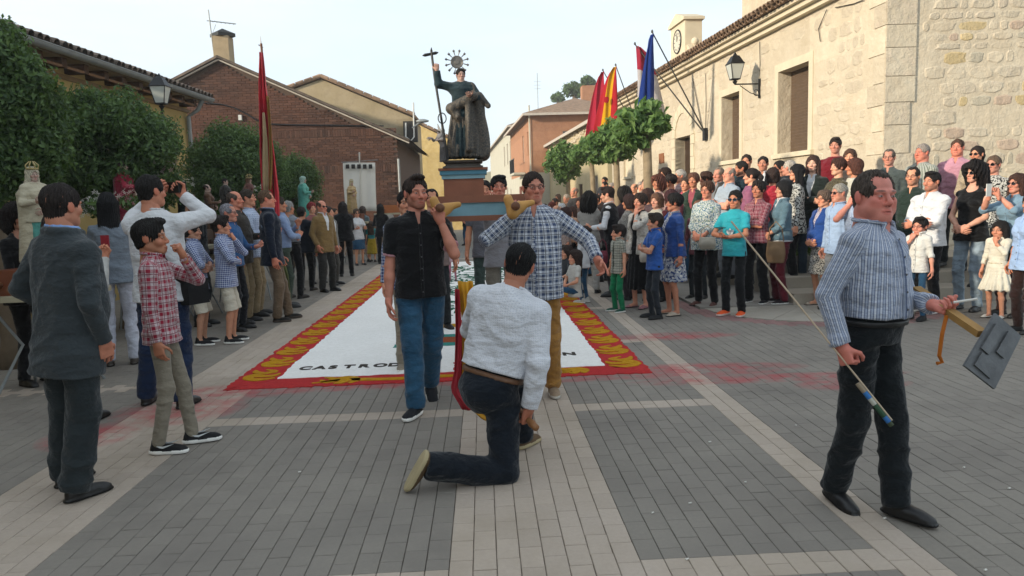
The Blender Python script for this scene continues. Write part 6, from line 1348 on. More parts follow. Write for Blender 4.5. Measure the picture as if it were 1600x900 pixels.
I['plaidw'] = PP('woman in red plaid shirt with arms crossed and black trousers', 1184, 282, 9.3, a=-30, tier=1, sex='f', top=('shirt', P_('plaid', '#9a7076', '#6a2434', '#3a141e', p=.05), {'sleeve': 'threeq', 'hem': .88}), bot=tr(BLK, w=.008), shoes=lite('#17181a'), hair=('womshort', '#1a1413'), skin='#a06a52', armL='cross', armR='cross2', **F)
PP('black haired woman in denim jacket and maroon trousers', 1222, 282, 9.2, a=-68, tier=1, sex='f', top=('jacket', P_('denim', '#5b7480', '#4a626e'), {'inner': WHT, 'hem': .92, 'sleeve': 'threeq'}), bot=tr(P_('plain', '#5a1a26'), w=.003), shoes=lite('#231a1c'), hair=('bob', '#0e0c0e'), skin='#b08068', armL='clasp', armR='clasp', **F)
PP('older woman in blue cardigan and black and white floral skirt', 1287, 297, 8.9, a=-50, tier=1, sex='f', top=('cardigan', P_('plain', '#20407c'), {'inner': P_('floral', '#b5b0b4', '#6a5a78'), 'hem': .92, 'g': .02}), bot=('skirt', P_('floral', '#aaa79f', '#2e2e30', '#c5c2bb', p=.03), {'z': .50}), shoes=('sandal', '#a89a8a'), hair=('grayw', '#5a4a40'), glasses=('clear', '#551111'), armL='clasp', armR='clasp', fat=.06, **F)
PP('grey haired man in sunglasses and pale blue shirt behind the striped shirt man', 1310, 286, 8.5, a=-55, tier=1, top=sh(P_('plain', '#8fa4c0')), bot=tr(GRY), hair=('short', '#8a867e'), glasses=('sun', '#151515'), skin='#a87460', hk='heavy', **F)
PP('balding man with glasses and raised forearm behind the striped shirt man', 1343, 279, 8.1, a=-40, tier=1, top=('shirt', P_('plain', '#9aa8bf'), {'sleeve': 'short'}), bot=tr(GRY), hair=('bald', '#77716a'), glasses=('clear', '#444444'), skin='#b87866', armR='mouth', hk='heavy', **F)
PP('dark haired man in white shirt with his arms round a boy', 1455, 267, 8.15, a=-38, tier=1, top=('shirt', WHT, {'hem': .84, 'g': .016, 'sr': .01}), bot=tr(P_('plain', '#101114'), w=.008), shoes=lite('#2a2420'), hair=('side', '#15100f'), beard=.7, skin='#b07a62', armL=((-.03, .26, 1.12), (.9, -.2, -.5), (0, -1, 0), (-1, .1, -.3), 'relax'), armR=((-.04, .24, 1.14), (.9, -.2, -.5), (0, -1, 0), (-1, .1, -.3), 'relax'), **F)
PP('small boy with glasses in white shirt and jeans, hand at his face', 1437, 338, 7.75, a=-28, tier=1, sex='c', top=('shirt', P_('plain', '#c4c3be'), {'sleeve': 'rolled', 'hem': .82}), bot=tr(DEN), shoes=('sneaker', '#17191c', '#222222'), hair=('thick', '#15100f'), glasses=('clear', '#6a2a2a'), skin='#b07a66', armR='mouth', **F)
PP('curly haired woman in sunglasses, black vest top and pale jeans', 1522, 254, 8.2, a=-28, tier=1, sex='f', top=('tee', BLK, {'sleeve': 'none', 'scoop': True, 'hem': .84}), bot=tr(P_('denim', '#93a4b0', '#8494a2'), w=.002), shoes=('dress', '#1a1a1a'), hair=('bigcurl', '#140f10'), glasses=('sun', '#111111'), skin='#b98a74', head=(-10, -.08), armL='clasp', armR='clasp', **F)
PP('little girl in cream dress with gold sash and hair bow', 1562, 344, 7.7, a=-25, tier=1, sex='c', top=('dress', P_('plain', '#c6c1b2'), {'sleeve': 'threeq', 'hem': .9}), bot=('skirt', P_('plain', '#c6c1b2'), {'z': .52, 'fl': .09}), belt='#8f7c50', shoes=('sandal', '#c4bfb4'), hair=('long', '#15100f'), skin='#a8765e', armL='mouth', armR='down', head=(-5, .1), **F)
PP('brown haired woman in sunglasses and denim shirt photographing with a phone', 1588, 270, 7.75, a=-40, tier=1, sex='f', top=('shirt', P_('denim', '#7a94a6', '#6a8496'), {'sleeve': 'rolled', 'g': .014}), bot=tr(P_('plain', '#3a2422')), shoes=('dress', '#141414'), hair=('long', '#3a241c'), glasses=('sun', '#111111'), skin='#b07a66', armR='phone', armL='phone', **F)
PP('person with blue scarf and dark brown trousers cut by the right edge', 1612, 300, 7.2, a=-50, tier=1, sex='f', top=('shirt', P_('plain', '#8ea6c8'), {'sleeve': 'rolled', 'g': .02}), bot=tr(P_('plain', '#2a1a18')), shoes=('dress', '#101010'), hair=('bob', '#2a1c16'), **F)
# ---- right, second and third rows
PP('man with glasses in dark shirt looking down behind the white shirt man', 1426, 260, 8.8, a=-20, tier=2, top=sh(P_('plain', '#23302a')), bot=tr(DKG), hair=('recede', '#241c18'), glasses=('clear', '#111111'), head=(0, .25), beard=.5, **F)
PP('balding man with glasses by the wall over the striped shirt man', 1389, 232, 9.7, zg=.32, a=-12, tier=2, top=('shirt', P_('plain', '#4a5250'), {}), bot=tr(DKG), hair=('recede', '#5a5048'), glasses=('clear', '#111111'), skin='#b07a66', **F)
PP('grey haired heavy man in green striped shirt by the wall', 1440, 224, 9.9, zg=.32, a=-40, tier=2, top=('shirt', P_('vstripe', '#a5a79d', '#5f675c', p=.03), {'sleeve': 'short', 'g': .02}), bot=tr(DKG), hair=('short', '#8a8078'), skin='#b4705c', hk='heavy', fat=.07, **F)
PP('tall man in pink shirt leaning on the stone wall', 1496, 216, 10.0, zg=.35, a=-12, tier=2, top=('shirt', P_('plain', '#b58494'), {}), bot=tr(DKG), hair=('crop', '#4a3428'), skin='#b4705c', hk='heavy', **F)
PP('woman in sunglasses and cream wrap behind the curly haired woman', 1526, 227, 9.5, zg=.32, a=-30, tier=2, sex='f', top=('cardigan', P_('floral', '#a89a84', '#8a7c68'), {'g': .02}), bot=tr(DKG), hair=('pony', '#241a18'), glasses=('sun', '#3a1a18'), armL='mouth', armR='clasp', **F)
PP('man in sunglasses and black and white zebra print shirt', 1552, 242, 9.0, zg=.16, a=-25, tier=2, top=('tee', P_('floral', '#b5b3ac', '#222224', p=.04), {'sleeve': 'short'}), bot=tr(DKG), hair=('short', '#5c4a3c'), glasses=('sun', '#111111'), skin='#b07a66', **F)
PP('tall young man in dark red sweater standing above the crowd', 1305, 214, 10.8, zg=.34, a=-12, tier=2, top=('sweater', P_('plain', '#6a1722'), {}), bot=tr(DKG), hair=('thick', '#241a16'), skin='#b07a66', **F)
PP('woman with sunglasses pushed onto her brown hair', 1328, 232, 10.3, zg=.32, a=-10, tier=2, sex='f', top=('blouse', P_('plain', '#7d6a5c'), {}), bot=tr(DKG), hair=('long', '#4a3226'), **F)
PP('auburn haired woman in patterned black and gold blouse with bare crossed arms', 1308, 247, 9.6, zg=.16, a=-55, tier=2, sex='f', top=('blouse', P_('floral', '#5e5640', '#16140f'), {'sleeve': 'short'}), bot=tr(KHK), hair=('womshort', '#3c241c'), armL='cross', armR='cross2', **F)
PP('woman with brown bob in cream knitted top facing left', 1333, 247, 9.5, zg=.16, a=-85, tier=2, sex='f', top=('blouse', P_('plain', '#b9b6a8'), {'g': .02}), bot=tr(KHK), hair=('bob', '#4a2a20'), **F)
PP('pale woman in black cardigan over white blouse with arms folded', 1270, 242, 10.0, zg=.16, a=-15, tier=2, sex='f', top=('cardigan', P_('plain', '#1c2422'), {'inner': WHT, 'g': .012}), bot=tr(P_('plain', '#2c3a46')), hair=('long', '#3a2620'), skin='#c09a84', armL='cross', armR='cross2', **F)
PP('black haired woman with glasses in black and white patterned top', 1243, 256, 9.9, zg=.16, a=-80, tier=2, sex='f', top=('cardigan', P_('floral', '#b0b0aa', '#141416', p=.05), {'inner': BLK}), bot=tr(BLK), hair=('long', '#0b0a0e'), glasses=('clear', '#222222'), **F)
PP('white haired man in dark jacket facing away near the wall', 1231, 250, 10.7, zg=.32, a=-115, tier=2, top=('jacket', P_('plain', '#22262c'), {}), bot=tr(DKG), hair=('recede', '#a29a90'), skin='#b07a66', **F)
PP('woman with head tilted back wearing dark glasses by the wall', 1216, 250, 11.0, zg=.32, a=-60, tier=2, sex='f', top=('blouse', P_('plain', '#2a2a2c'), {}), bot=tr(DKG), hair=('bun', '#15110f'), glasses=('sun', '#111111'), head=(0, -.35), **F)
PP('woman in coral red cardigan turned towards the wall', 1206, 262, 10.3, zg=.16, a=-150, tier=2, sex='f', top=('cardigan', P_('plain', '#b0303e'), {'g': .02}), bot=tr(DKG), hair=('bob', '#2a1c18'), armL='chest', armR='cross', **F)
PP('man in dark suit, white shirt and tie near the window', 1192, 243, 11.0, zg=.34, a=-10, tier=2, top=('jacket', P_('plain', '#17181c'), {'inner': WHT}), bot=tr(BLK), hair=('crop', '#1c1613'), skin='#a8745c', **F)
PP('cropped haired man in teal shirt below the window', 1166, 240, 11.6, zg=.34, a=-15, tier=2, top=('shirt', P_('plain', '#4f7476'), {}), bot=tr(DKG), hair=('crop', '#2a201a'), **F)
PP('bearded man looking left beneath the window sill', 1156, 251, 11.2, zg=.3, a=-75, tier=2, top=('shirt', P_('plain', '#1e3038'), {}), bot=tr(DKG), hair=('short', '#1c1613'), beard=.9, **F)
PP('woman with dark ponytail in mauve top with cream stripes', 1172, 262, 10.2, zg=.16, a=-95, tier=2, sex='f', top=('blouse', P_('hstripe', '#85506a', '#8f5a72', p=.3), {'g': .02}), bot=tr(DKG), hair=('pony', '#1c1413'), **F)
PP('bald man in pale blue short sleeved shirt with folded arms', 1138, 260, 11.0, zg=.16, a=-50, tier=2, top=('shirt', P_('plain', '#98a4b0'), {'sleeve': 'short'}), bot=tr(GRY), hair=('bald', '#8a7c70'), skin='#c08870', armL='cross', armR='cross2', hk='heavy', **F)
PP('older man in dark grey jacket next to the folded arms man', 1122, 261, 11.5, zg=.16, a=-40, tier=2, top=('jacket', P_('plain', '#45423f'), {'inner': GRY}), bot=tr(DKG), hair=('recede', '#7a6a5c'), skin='#b07a66', armL='cross', armR='cross2', **F)
PP('short haired woman in reddish brown top looking left', 1101, 268, 11.8, zg=.1, a=-80, tier=2, sex='f', top=('blouse', P_('plain', '#6d4a42'), {}), bot=tr(DKG), hair=('womshort', '#3a241c'), **F)
PP('woman with yellow headband and dark green waistcoat', 1083, 270, 11.6, zg=.1, a=-20, tier=2, sex='f', top=('vest', P_('plain', '#28382e'), {'inner': P_('plain', '#8f4a52')}), bot=tr(DEN), hair=('womshort', '#5a3a2c'), **F)
PP('man in coral pink polo shirt by the doorway', 1071, 276, 12.0, zg=.1, a=-35, tier=2, top=('polo', P_('plain', '#b0505c'), {'sleeve': 'short'}), bot=tr(DEN), hair=('short', '#3a2e28'), fat=.04, **F)
PP('white haired man in sunglasses and pale checked shirt by the doorway', 1061, 264, 12.6, zg=.16, a=-70, tier=2, top=('shirt', P_('grid', '#bdb4b0', '#9a6870', p=.04), {'sleeve': 'short'}), bot=tr(GRY), hair=('short', '#a8a198'), glasses=('sun', '#3a1a18'), **F)
PP('dark haired woman highest of the group behind the nearest street tree', 1038, 262, 13.4, zg=.2, a=-60, sex='f', tier=2, top=('blouse', P_('plain', '#6a5a50'), {}), bot=tr(DKG), hair=('womshort', '#2a1c16'), **F)
PP('dark haired woman in pale pink top beside the tree trunk', 1046, 272, 12.4, zg=.1, a=-100, sex='f', tier=2, top=('blouse', P_('plain', '#9c7670'), {}), bot=tr(DKG), hair=('womshort', '#1c1413'), **F)
PP('woman with reddish curls in pale floral top beside the tree', 1027, 274, 12.1, zg=.0, a=-40, sex='f', tier=2, top=('blouse', P_('floral', '#a58c86', '#8c6c68'), {}), bot=tr(DKG), hair=('curly', '#5a342a'), **F)
PP('child whose face peeps out beside the patterned blouse woman', 1091, 312, 9.9, zg=.0, a=-20, sex='c', tier=2, top=('tee', P_('plain', '#7a4a50'), {}), bot=tr(DKG), hair=('short', '#6a4a38'), **F)
PP('woman with dark red hair behind the royal blue jacket', 1046, 296, 9.9, zg=.0, a=-120, sex='f', tier=2, top=('blouse', P_('plain', '#4a1c22'), {}), bot=tr(DKG), hair=('bob', '#34161a'), **F)
PP('fair brown haired woman in cream top behind the blue polo boy', 1025, 301, 9.9, a=-35, sex='f', tier=2, top=('blouse', CREAM, {}), bot=tr(DKG), hair=('bob', '#5c4030'), skin='#b98a74', **F)
PP('brown haired woman behind the white fringed cardigan', 1010, 294, 10.6, a=-50, sex='f', tier=2, top=('blouse', P_('plain', '#5a4648'), {}), bot=tr(DKG), hair=('bob', '#3a241e'), **F)
PP('woman with large dark hair seen between the waistcoat man and cardigan woman', 974, 293, 11.2, a=-140, sex='f', tier=2, top=('blouse', P_('plain', '#45383a'), {}), bot=tr(DKG), hair=('curly', '#15110f'), **F)
PP('dark brown haired woman with her face turned left beside the waistcoat man', 981, 303, 10.1, a=-110, sex='f', tier=2, top=('blouse', P_('floral', '#8c8a84', '#5c5450'), {}), bot=tr(P_('plain', '#2a2226')), hair=('bob', '#2c1a18'), **F)
PP('brown haired woman holding up a phone among the far crowd', 941, 316, 12.4, a=-120, sex='f', tier=2, top=('blouse', P_('plain', '#2e2a2c'), {}), bot=tr(DKG), hair=('bob', '#2c201c'), armL='phone', **F)
# ---- far down the right side
far = [(850, 318, 15.5, 'woman in sunglasses and white top, leftmost of the far right crowd', 'f', WHT, 'long', '#3a241c', 1), (861, 315, 16.5, 'red haired woman in sunglasses among the far crowd', 'f', WHT, 'bob', '#5a2a20', 1), (866, 309, 18.5, 'man in sunglasses tallest of the far sunglasses group', 'm', DKG, 'short', '#2a201a', 1),
       (868, 320, 14.8, 'ruddy man in grey blue jacket among the far crowd', 'm', P_('plain', '#6d7a80'), 'bald', '#8a7a70', 0), (877, 318, 16., 'person with pale cap and sunglasses in grey green top', 'f', P_('plain', '#667066'), 'womshort', '#b0b4b8', 1), (882, 325, 13.6, 'woman with curly brown hair, glasses and pale scarf', 'f', P_('floral', '#a5968c', '#7a625e'), 'curly', '#3a2420', 0),
       (896, 292, 17.0, 'tall bald pink headed man in dark clothes behind the far crowd', 'm', P_('plain', '#3a3634'), 'bald', '#7a6a60', 0), (884, 303, 19., 'grey haired person in brown near the farthest tree', 'm', P_('plain', '#6c5a4c'), 'short', '#9a8c7c', 0), (893, 322, 14.2, 'woman in peach top with sunglasses clapping', 'f', P_('plain', '#b08a70'), 'long', '#3a241c', 1),
       (905, 308, 15., 'woman in brown behind the curly black haired woman', 'f', P_('plain', '#5c4a42'), 'bob', '#2a1c18', 0), (930, 303, 15.5, 'person in dark coat between the far trees', 'm', P_('plain', '#2c2a2c'), 'short', '#2a201a', 0), (944, 276, 21., 'man standing high against the pale far wall', 'm', P_('plain', '#2a2a2e'), 'short', '#1c1613', 0),
       (944, 283, 19.5, 'child in black on the ledge against the far wall', 'c', P_('plain', '#17171a'), 'short', '#15110f', 0), (955, 285, 20., 'grey haired person by the second street tree', 'm', P_('plain', '#8a7a74'), 'short', '#8a8078', 0), (840, 316, 22., 'woman in red top far down the street', 'f', P_('plain', '#7d3a38'), 'bob', '#2a1c18', 0),
       (820, 318, 26., 'man in white shirt far down the street', 'm', WHT, 'short', '#2a201a', 0), (728, 318, 24., 'man in dark blue far behind the statue', 'm', NAVY, 'short', '#2a201a', 0), (871, 303, 24., 'woman in pale dress far down the right side', 'f', P_('plain', '#a89a88'), 'long', '#4a3a2e', 0), (1002, 284, 15.4, 'grey haired woman in cream behind the street tree trunk', 'f', CREAM, 'grayw', '#8a8078', 0), (916, 318, 13.4, 'woman in dark blouse before the row of street trees', 'f', P_('plain', '#3a3034'), 'bob', '#2a1c18', 0),
       (990, 286, 16.5, 'bald man in rust shirt near the second street tree', 'm', P_('plain', '#6d4436'), 'bald', '#5a4a40', 0), (1008, 278, 14.6, 'man with brown hair standing under the nearest street tree', 'm', P_('plain', '#7c6a5c'), 'short', '#3a2a22', 0)]
for px, py, Y, lab, sx_, mt, hr, hc_, sg in far:
    z_ = AT(px, py, Y)[2]; zg = 0. if z_ < 1.9 else z_-1.76
    if sx_ == 'c': zg = z_-1.2
    PP(lab, px, py, Y, zg=zg, a=random.uniform(-70, -15), sex=sx_, tier=3, top=('blouse' if sx_ == 'f' else 'shirt', mt, {}), bot=tr(random.choice([DKG, BLK, DEN, KHK, GRY])), hair=(hr, hc_), glasses=('sun', '#151515') if sg else None, armL=random.choice(['clasp', 'down', 'cross']), armR='clasp', **F)
# seated children's feet stretch out at the kerb
for i, (px, py, Y, lab, c1, a_) in enumerate([(897, 392, 10.6, 'child in white top sitting forward at the kerb beside the bun haired girl', '#b9b6ae', -70), (884, 380, 11.6, 'child in dark top sitting at the kerb behind the white topped child', '#33363a', -65)]):
    g0 = AT(px, py, Y); H_ = 1.25; person(lab, (g0[0], Y, 0), a_, H_, sex='c', tier=2, top=('tee', P_('plain', c1), {'sleeve': 'short'}), bot=tr(DEN), shoes=lite('#b5b2aa'), hair=('long', '#2a1c16'), pelvis=(0, 0, .26), feetL=(.10, .62, .10), feetR=(.16, .56, .10), armL=((.05, .22, 1.05), (1, 0, -1), (0, -1, 0), (-.3, .8, -.3), 'relax'), armR=((.05, .22, 1.05), (1, 0, -1), (0, -1, 0), (-.3, .8, -.3), 'relax'), group=GR)
# ------------------------------------------------ saint, litter, things carried
M_BLUEP = basic('blue_paint', '#7ba1ac', .6, .15, 5, .15, 30); M_BRNP = basic('brown_paint', '#875742', .6, .2, 5, .15, 30); M_POLE = basic('turned_wood', '#6b4630', .55, .25, 12); M_PAD = basic('tan_leather_pad', '#b88a4c', .6, .2, 6, .3, 25)
M_PED = basic('dark_gilt_wood', '#4a443d', .5, .3, 12, .5, 30, spec=.5); M_ROBE = P_('plain', '#26353a'); M_SILV = basic('tarnished_silver', '#7c7772', .45, .3, 20, .3, 40, metal=.6)
N = NT('brocade', .6, .3); _at = N.n('ShaderNodeAttribute', attribute_name='cl').outputs['Vector']; N.col(N.mix(N.rng(N.noise(_at, 60, 4, .7), .40, .70), C('#363838'), C('#6e6254'))); N.bump(N.noise(_at, 80, 3), .4, .004); M_BROC = N.m
LY = 6.25; c0 = AT(750, 305, LY); bz1 = c0[2]; bz0 = AT(750, 345, LY)[2]; xl_, xr_ = AT(690, 320, LY)[0]-.06, AT(826, 320, LY)[0]; lcx = (xl_+xr_)/2
LT = empty('litter', (lcx, LY, bz0), 0, 'blue and brown wooden processional litter carried on the bearers shoulders', 'litter'); hw = (xr_-xl_)/2; hz = bz1-bz0; LD = 1.5
def lbox(name, x0, x1, y0, y1, z0, z1, mat, par=LT): m = MB(); m.box(x0, x1, y0, y1, z0, z1); return m.build(name, mat, par)
for y0, y1 in ((0, .06), (LD-.06, LD)):
    lbox('frame_panel', -hw, hw, y0+.008, y1-.008, .045, hz-.06, M_BLUEP); lbox('frame_rail', -hw-.01, hw+.01, y0-.012, y1+.01, hz-.06, hz, M_BRNP); lbox('frame_rail', -hw-.01, hw+.01, y0-.012, y1+.01, 0, .045, M_BRNP)
for x0, x1 in ((-hw, -hw+.06), (hw-.06, hw)): lbox('frame_panel', x0+.008, x1-.008, .07, LD-.07, .045, hz-.06, M_BLUEP); lbox('frame_rail', x0-.008, x1+.008, .07, LD-.07, hz-.06, hz-.002, M_BRNP); lbox('frame_rail', x0-.008, x1+.008, .07, LD-.07, 0, .045, M_BRNP)
lbox('deck', -hw+.06, hw-.06, .06, LD-.06, hz-.04, hz-.01, M_BRNP)
px_c = AT(725, 290, 6.7); bx = px_c[0]-lcx; by = .5
zt1 = AT(725, 279, 6.6)[2]-bz0; zt2 = AT(725, 262, 6.6)[2]-bz0; zt3 = AT(725, 250, 6.6)[2]-bz0; wb = 31/1155*6.6
lbox('platform_box', bx-wb, bx+wb, by-wb+.05, by+wb, hz-.01, zt1, M_BRNP)
lbox('blue_step', bx-wb-.015, bx+wb+.015, by-wb+.035, by+wb+.015, zt1, zt1+.035, M_BLUEP); lbox('blue_step', bx-wb-.03, bx+wb+.03, by-wb+.02, by+wb+.03, zt1+.036, zt2-.022, basic('dull_blue_paint', '#4d7f92', .6)); lbox('brown_step', bx-wb-.04, bx+wb+.04, by-wb+.01, by+wb+.04, zt2-.021, zt2, M_BRNP)
zs = [zt2, zt2+.012, zt2+.02, zt3-.03, zt3-.018, zt3]; ws = [1.0, 1.0, .88, .82, .97, 1.0]; m = MB()
for k in range(5):
    a_, b_ = ws[k]*wb, ws[k+1]*wb
    P = [(bx-a_, by-a_, zs[k]), (bx+a_, by-a_, zs[k]), (bx+a_, by+a_, zs[k]), (bx-a_, by+a_, zs[k])]; Q_ = [(bx-b_, by-b_, zs[k+1]), (bx+b_, by-b_, zs[k+1]), (bx+b_, by+b_, zs[k+1]), (bx-b_, by+b_, zs[k+1])]
    for i in range(4): m.poly([P[i], P[(i+1) % 4], Q_[(i+1) % 4], Q_[i]])
m.poly([(bx-wb, by-wb, zs[5]), (bx+wb, by-wb, zs[5]), (bx+wb, by+wb, zs[5]), (bx-wb, by+wb, zs[5])]); m.build('pedestal', M_PED, LT)
# carrying poles with padded collars
for ppx, ppy, sgn in ((687, 325, -1), (806, 322, 1)):
    e = AT(ppx, ppy, 5.36)-np.array([lcx, LY, bz0]); pz = e[2]
    m = MB(); prf = [(0, .028), (.03, .034), (.06, .026), (.10, .030), (.3, .030), (LD+1.9, .030), (LD+1.95, .02)]
    m.tube([(e[0], e[1]+y, pz) for y, r in prf], [r for y, r in prf], 12); m.build('carrying_pole', M_POLE, LT, True)
    f = F3(); b0 = np.array([e[0], e[1]+.17, pz])
    f.cone(b0+np.array([-.05*1, 0, .055]), b0+np.array([-.015, .0, -.055]), .034, .040, .03); f.cone(b0+np.array([.03, .02, .0]), b0+np.array([.13, .02, .02]), .036, .022, .03); f.cone(b0+np.array([-.02, 0, -.05]), b0+np.array([.04, .02, -.02]), .036, .034, .03)
    V, Q, A = f.mesh(.006, wrinkle(.003, 3), True); link('shoulder_pad', mk_mesh('shoulder_pad', V, Q, (M_PAD,)), LT)
m = MB(); lbox('pole_bracket', hw-.13, hw-.05, -.02, -.012, .09, .16, M_BRNP)
# ---- the saint
sy = 6.72; sb = AT(727, 250, sy); st_top = AT(718, 107, sy)[2]; SH = (st_top-sb[2])
I['saint'] = person('dark robed saint statue holding up a cross on the carried litter', (sb[0]-.01, sy, sb[2]), a=4, H=SH, sex='m', tier=1, statue=True, name='saint_statue', cat='statue',
   top=('dress', M_ROBE, {'hem': .8, 'g': .022, 'sr': .024, 'v': False}), bot=('skirt', M_ROBE, {'z': .06, 'fl': .05}), shoes=None, legs=False, hair=('short', '#1a1512'), skin='#a88a7c', head=(10, .12), hsc=1.15,
   armR=((.46, .10, 1.70), (.9, .0, -.7), (0, -1, 0), (0, .1, 1), 'grip'), armL=((.14, .24, 1.20), (1, -.2, -.6), (-.2, -.3, 1), (.2, 1, -.2), 'relax'), collar=0)
ss = SH/1.75; sroot = I['saint']['root']
f = F3(); o = np.zeros(3)
f.tube((.03*ss*1, .03*ss, 0), np.eye(3), [(.05*ss, .36*ss, .24*ss, 0), (.35*ss, .33*ss, .22*ss, 0), (.8*ss, .26*ss, .18*ss, 0), (1.15*ss, .20*ss, .14*ss, 0)], .02*ss)
f.cone((.32*ss, -.02, 1.18*ss), (.38*ss, .02, .14*ss), .10*ss, .15*ss, .04*ss); f.cone((.34*ss, -.10*ss, 1.22*ss), (.50*ss, -.12*ss, 1.02*ss), .07*ss, .05*ss, .03*ss); f.cone((-.22*ss, -.12*ss, .98*ss), (.22*ss, -.20*ss, 1.20*ss), .10*ss, .085*ss, .04*ss); f.cone((-.20*ss, -.08*ss, .98*ss), (-.05*ss, -.2*ss, .74*ss), .09*ss, .06*ss, .04*ss)
f.cone((.10*ss, -.20*ss, 1.12*ss), (.08*ss, -.22*ss, .20*ss), .05*ss, .075*ss, .03*ss); f.cone((.2*ss, -.02, 1.42*ss), (.30*ss, -.03, 1.12*ss), .06*ss, .08*ss, .04*ss)
f.ell((-.05*ss, -.27*ss, .42*ss), (.13*ss, .16*ss, .44*ss), .015*ss, op='s')
def dfold(P): a_ = np.arctan2(P[:, 0], P[:, 1]); return .012*ss*2.2*np.sin(a_*15+P[:, 2]*14)*np.clip(1.25-P[:, 2]/ss, 0, 1)
V, Q, A = f.mesh(.0095, dfold); link('mantle', mk_mesh('mantle', V, Q, (M_BROC,), attrs={'cl': ('FLOAT_VECTOR', A)}), sroot)
# halo
hcw = I['saint']['hc']-I['saint']['pw']; hr = 13.5/1155*sy; hz_ = AT(714, 97, sy+.06)-I['saint']['pw']; iv = Matrix.Rotation(-R(4), 3, 'Z')
def loc_(p): return iv@Vector(p)
m = MB(); n = 24; hc3 = loc_(hz_)
for k in range(n):
    a0 = 2*math.pi*k/n; L_ = hr*(1.0 if k % 2 else .72)
    for sgn in (1,):
        pa = [(.0, 0), (L_*.45*math.cos(a0-.13), L_*.45*math.sin(a0-.13)), (L_*math.cos(a0), L_*math.sin(a0)), (L_*.45*math.cos(a0+.13), L_*.45*math.sin(a0+.13))]
        m.poly([(hc3.x+x, hc3.y-.006, hc3.z+z) for x, z in pa]); m.poly([(hc3.x+x, hc3.y+.006, hc3.z+z) for x, z in pa][::-1])
        for i in range(4): p, q = pa[i], pa[(i+1) % 4]; m.poly([(hc3.x+p[0], hc3.y-.006, hc3.z+p[1]), (hc3.x+p[0], hc3.y+.006, hc3.z+p[1]), (hc3.x+q[0], hc3.y+.006, hc3.z+q[1]), (hc3.x+q[0], hc3.y-.006, hc3.z+q[1])])
m.lathe([(hr*.70, -.004), (hr*.72, .0), (hr*.70, .004)], (0, 0, 0), 24); i0 = len(m.v)-72; m.v[i0:] = [(hc3.x+x, hc3.y+z, hc3.z+y) for x, y, z in m.v[i0:]]; halo = m.build('halo', M_SILV, sroot)
m = MB(); m.tube([(hc3.x+hr*.62*math.cos(t), hc3.y, hc3.z+hr*.62*math.sin(t)) for t in np.linspace(0, 2*math.pi, 25)], .008, 5, caps=False); m.lathe([(.02, -.01), (hr*.3, -.006), (hr*.3, .006), (.02, .01)], (0, 0, 0), 12)
i0 = len(m.v)-48; m.v[i0:] = [(hc3.x+x, hc3.y+z, hc3.z+y) for x, y, z in m.v[i0:]]; m.build('halo_ring', M_SILV, halo)
for k in range(1, n, 2):
    a0 = 2*math.pi*k/n; m = MB(); m.tube([(hc3.x+hr*.8*math.cos(a0), hc3.y, hc3.z+hr*.8*math.sin(a0)), (hc3.x+hr*1.22*math.cos(a0), hc3.y, hc3.z+hr*1.22*math.sin(a0))], [.004, .006], 5); m.lathe([(.002, -.012), (.013, 0), (.002, .012)], (hc3.x+hr*1.26*math.cos(a0), hc3.y, hc3.z+hr*1.26*math.sin(a0)), 6); m.build('halo_ray', M_SILV, halo)
# cross staff
wr = I['saint']['wr'][-1]; top_ = AT(674, 80, sy-.02); bot_ = AT(700, 250, sy-.10); cs = empty('cross_staff', bot_, 0, 'tall thin iron cross held up by the saint statue', 'cross')
hp = AT(679, 120, sy-.05); q = lambda p: tuple(np.array(p)-bot_); m = MB(); m.tube([q(bot_), q(hp), q(top_)], .0105, 8); m.build('staff', M_IRON, cs); ca_, cb_ = AT(660, 87, sy-.02), AT(685, 82, sy-.02)
m = MB(); cm_ = AT(672.5, 84.5, sy-.02); m.tube([q(ca_), q(ca_+(cm_-ca_)*.3), q(cm_), q(cm_+(cb_-cm_)*.7), q(cb_)], [.003, .014, .012, .014, .003], 8); m.build('crossbar', M_IRON, cs); m = MB(); m.tube([q(top_), q(AT(674, 74, sy-.02))], [.012, .002], 8); m.build('finial', M_IRON, cs)
m = MB(); rc = AT(691, 185, sy-.09); m.tube([q(rc+np.array([.035*math.cos(t), -.01, .045*math.sin(t)])) for t in np.linspace(0, 6.28, 14)], .005, 5); m.build('ring', M_IRON, cs)
# small angel on the litter at the saint's side
ab = AT(690, 256, sy-.0); ang_ = person('small white angel statue leaning out at the foot of the saint', (ab[0]+.02, sy-.02, ab[2]), a=-30, H=.30, sex='c', tier=1, statue=True, name='angel_statue', cat='statue', top=('dress', P_('plain', '#6a6868'), {'hem': .8, 'g': .02}), bot=('skirt', P_('plain', '#5c5a5a'), {'z': .1}), shoes=None, legs=False, hair=('short', '#4a4038'), skin='#9a9490', leanx=-20, armL='chest', armR=((.4, .2, 1.5), (1, 0, 0), (0, -1, 0), (1, .2, .2), 'relax'))
m = MB()
for sx in (-1, 1): m.poly([(0, .02, .20), (sx*.02-.03, .05, .30), (sx*.02-.07, .06, .36), (sx*.015-.065, .06, .22), (-.03, .05, .12)]); 
o = m.build('wing', basic('white_paint', '#a5a3a0'), ang_['root']); md = o.modifiers.new('t', 'SOLIDIFY'); md.thickness = .006
